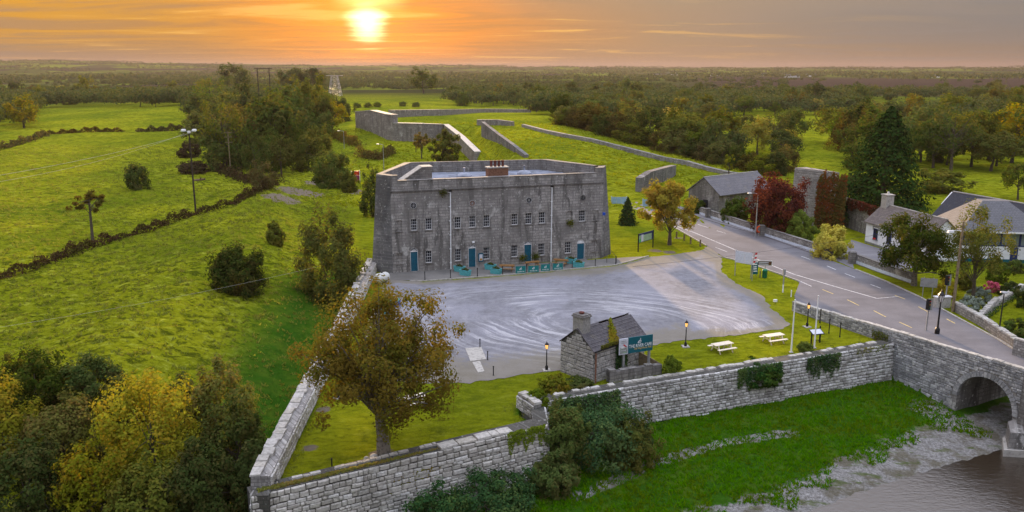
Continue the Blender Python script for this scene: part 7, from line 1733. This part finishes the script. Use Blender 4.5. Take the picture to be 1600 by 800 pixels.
for x_, y_, z_, dens in zip(xc_, yc, zc2, dn_):
    if nt_ >= 5200: break
    u, v = px_of((x_, y_, z_))
    if v > 149 and not allowed(u, v): continue
    if 1345 < u < 1530 and 158 < v < 188: continue
    if 498 < u < 700 and 143 < v < 172: continue
    if 1290 < u < 1510 and 121 < v < 128: continue
    if v < 150 and dens < (.20 if u < 1050 else .42) and r.random() > .03: continue
    if u > 1230 and 127 < v < 147 and r.random() > .2: continue
    hh = r.uniform(7, 13) if y_ < 800 else r.uniform(5.5, 10.5); ww = hh * r.uniform(.8, 1.4)
    nl = int(np.interp(y_, [300, 700, 1500, 5000], [150, 110, 60, 32])); v_, f_ = blob(np.array([x_, y_, z_ - .5]), ww, hh, nl, np.interp(y_, [300, 1500, 5000], [1.3, 2.2, 4.0]))
    V.append(v_); Fq.append(f_ + n0); n0 += len(v_); nt_ += 1
# far hedgerow lines toward the horizon
for k in range(150):
    y_ = 1500 * (6500 / 1500) ** r.random(); x_ = y_ * math.tan(R(r.uniform(-36, 36))); ln = r.uniform(150, 500); an = r.normal(0, .25)
    tt = np.arange(0, ln, 26); zz2 = gz(x_ + math.cos(an) * tt, y_ + math.sin(an) * tt)
    for t, zq in zip(tt, zz2):
        xx, yy2 = x_ + math.cos(an) * t, y_ + math.sin(an) * t; v_, f_ = blob(np.array([xx, yy2, zq - .5]), 30, r.uniform(6, 15), 16, 7.0); V.append(v_); Fq.append(f_ + n0); n0 += len(v_)
o = link('far_woods', np_mesh('far_woods', np.concatenate(V), np.concatenate(Fq)), M['far_leaf']); tag(o, 'distant woods and hedgerows stretching to the horizon', 'woodland', kind='stuff')
# pale farm buildings on the far plain
for i, (u, v, L) in enumerate(((1022, 119, 26), (1040, 117.5, 40), (1110, 118.5, 22), (1228, 121, 36), (1262, 119.5, 24), (1450, 121, 30), (1190, 118.5, 18))):
    p = G(u, v); h = gable_house('far_building', ['long pale farm shed', 'pale far farmhouse'][i % 2] + ' on the far plain beyond the woods', tuple(p), r.uniform(-.3, .3), L, 12, 4, 7, M['whitewash'], M['slate_new'], (), .3, 'pale buildings on the far plain')

# --- grass: tufts on the rough slope and the river bank
def tufts(name, label, pts, hgt, mat, r, blades=5, wd=.10):
    n = len(pts); k = blades; base = np.repeat(pts, k, 0) + np.concatenate([r.normal(0, .09, (n * k, 2)), np.zeros((n * k, 1))], 1); t = r.random(n * k) * 2 * math.pi; hh = np.repeat(hgt * r.uniform(.5, 1.3, n), k) * r.uniform(.6, 1.2, n * k)
    lean = r.normal(0, .55, (n * k, 2)); s = np.stack([np.cos(t), np.sin(t), np.zeros(n * k)], -1) * wd * r.uniform(.6, 1.4, (n * k, 1)); tip = base + np.stack([lean[:, 0] * hh, lean[:, 1] * hh, hh], -1)
    V = np.stack([base - s, base + s, tip], 1).reshape(-1, 3); o = link(name, np_mesh(name, V, np.arange(3 * n * k).reshape(-1, 3)), M[mat]); tag(o, label, 'grass', kind='stuff'); return o
r = np.random.default_rng(990)
def scatter(n, x0, x1, y0, y1, cond):
    xx = r.uniform(x0, x1, n); yy = y0 + (y1 - y0) * r.random(n) ** 1.25; d = poly_sd(PLAT, xx, yy); ok = cond(xx, yy, d); xx, yy = xx[ok], yy[ok]; return np.stack([xx, yy, gz(xx, yy) - .03], -1)
pts = scatter(110000, -150, -14, 44, 260, lambda x, y, d: (d < -1.2) & (np.abs(x) < y * .66) & (r.random(len(x)) < 110 / y) & (vnoise(x, y, .9, 6) + r.normal(0, .45, len(x)) > .05))
tufts('pasture_grass', 'tussocky rough grass of the left slope and pasture', pts, .30, 'grassblade', r, 4, .10)
pts = scatter(32000, -12, 40, 44, 76, lambda x, y, d: (d < -.7) & (river_s(x, y) > 2.0 + 2.2 * vnoise(x, y, .35, 2) + 1.2 * smooth(15, 36, x)) & (x < 40) & ((x - BR0[0]) * BRN[0] + (y - BR0[1]) * BRN[1] > .3))
tufts('bank_grass', 'lush green grass of the river bank below the walls', pts, .26, 'bankblade', r, 4, .07)
pts = scatter(9000, -15, 34, 46, 74, lambda x, y, d: (d > .2) & (d < 1.5) & (poly_sd(np.array(YARD), x, y) < -.2))
tufts('lawn_edge_grass', 'longer grass along the lawn edges inside the walls', pts, .16, 'grassblade', r, 4, .05)
pts = scatter(26000, -40, 70, 150, 290, lambda x, y, d: (np.abs(x) < y * .5) & (vnoise(x, y, .5, 6) + r.normal(0, .4, len(x)) > .2) & (poly_sd(np.array(ROAD), x, y) < -.5))
tufts('hillside_grass', 'rough grass on the glacis behind the barracks', pts, .42, 'grassblade', r, 3, .16)

# --- evening haze
hz = MB(); hz.box(-17500, 17500, -900, 17500, -14.0, 92.0)
ho = hz.build('haze', None); hm_ = bpy.data.materials.new('evening_haze'); hm_.use_nodes = True; hn = NT(hm_.node_tree); hn.n.clear()
pv = hn.node('VolumePrincipled', {'Color': (0.26, 0.225, 0.235), 'Density': 0.00010, 'Anisotropy': 0.3})
om = hn.n.new('ShaderNodeOutputMaterial'); hn.l.new(pv, om.inputs[1]); ho.data.materials.append(hm_); tag(ho, kind='stuff')
for pr_ in (lamp_lit, lamp_dim, pt_, pt2, pl):
    if pr_.name not in used: bpy.data.objects.remove(pr_)
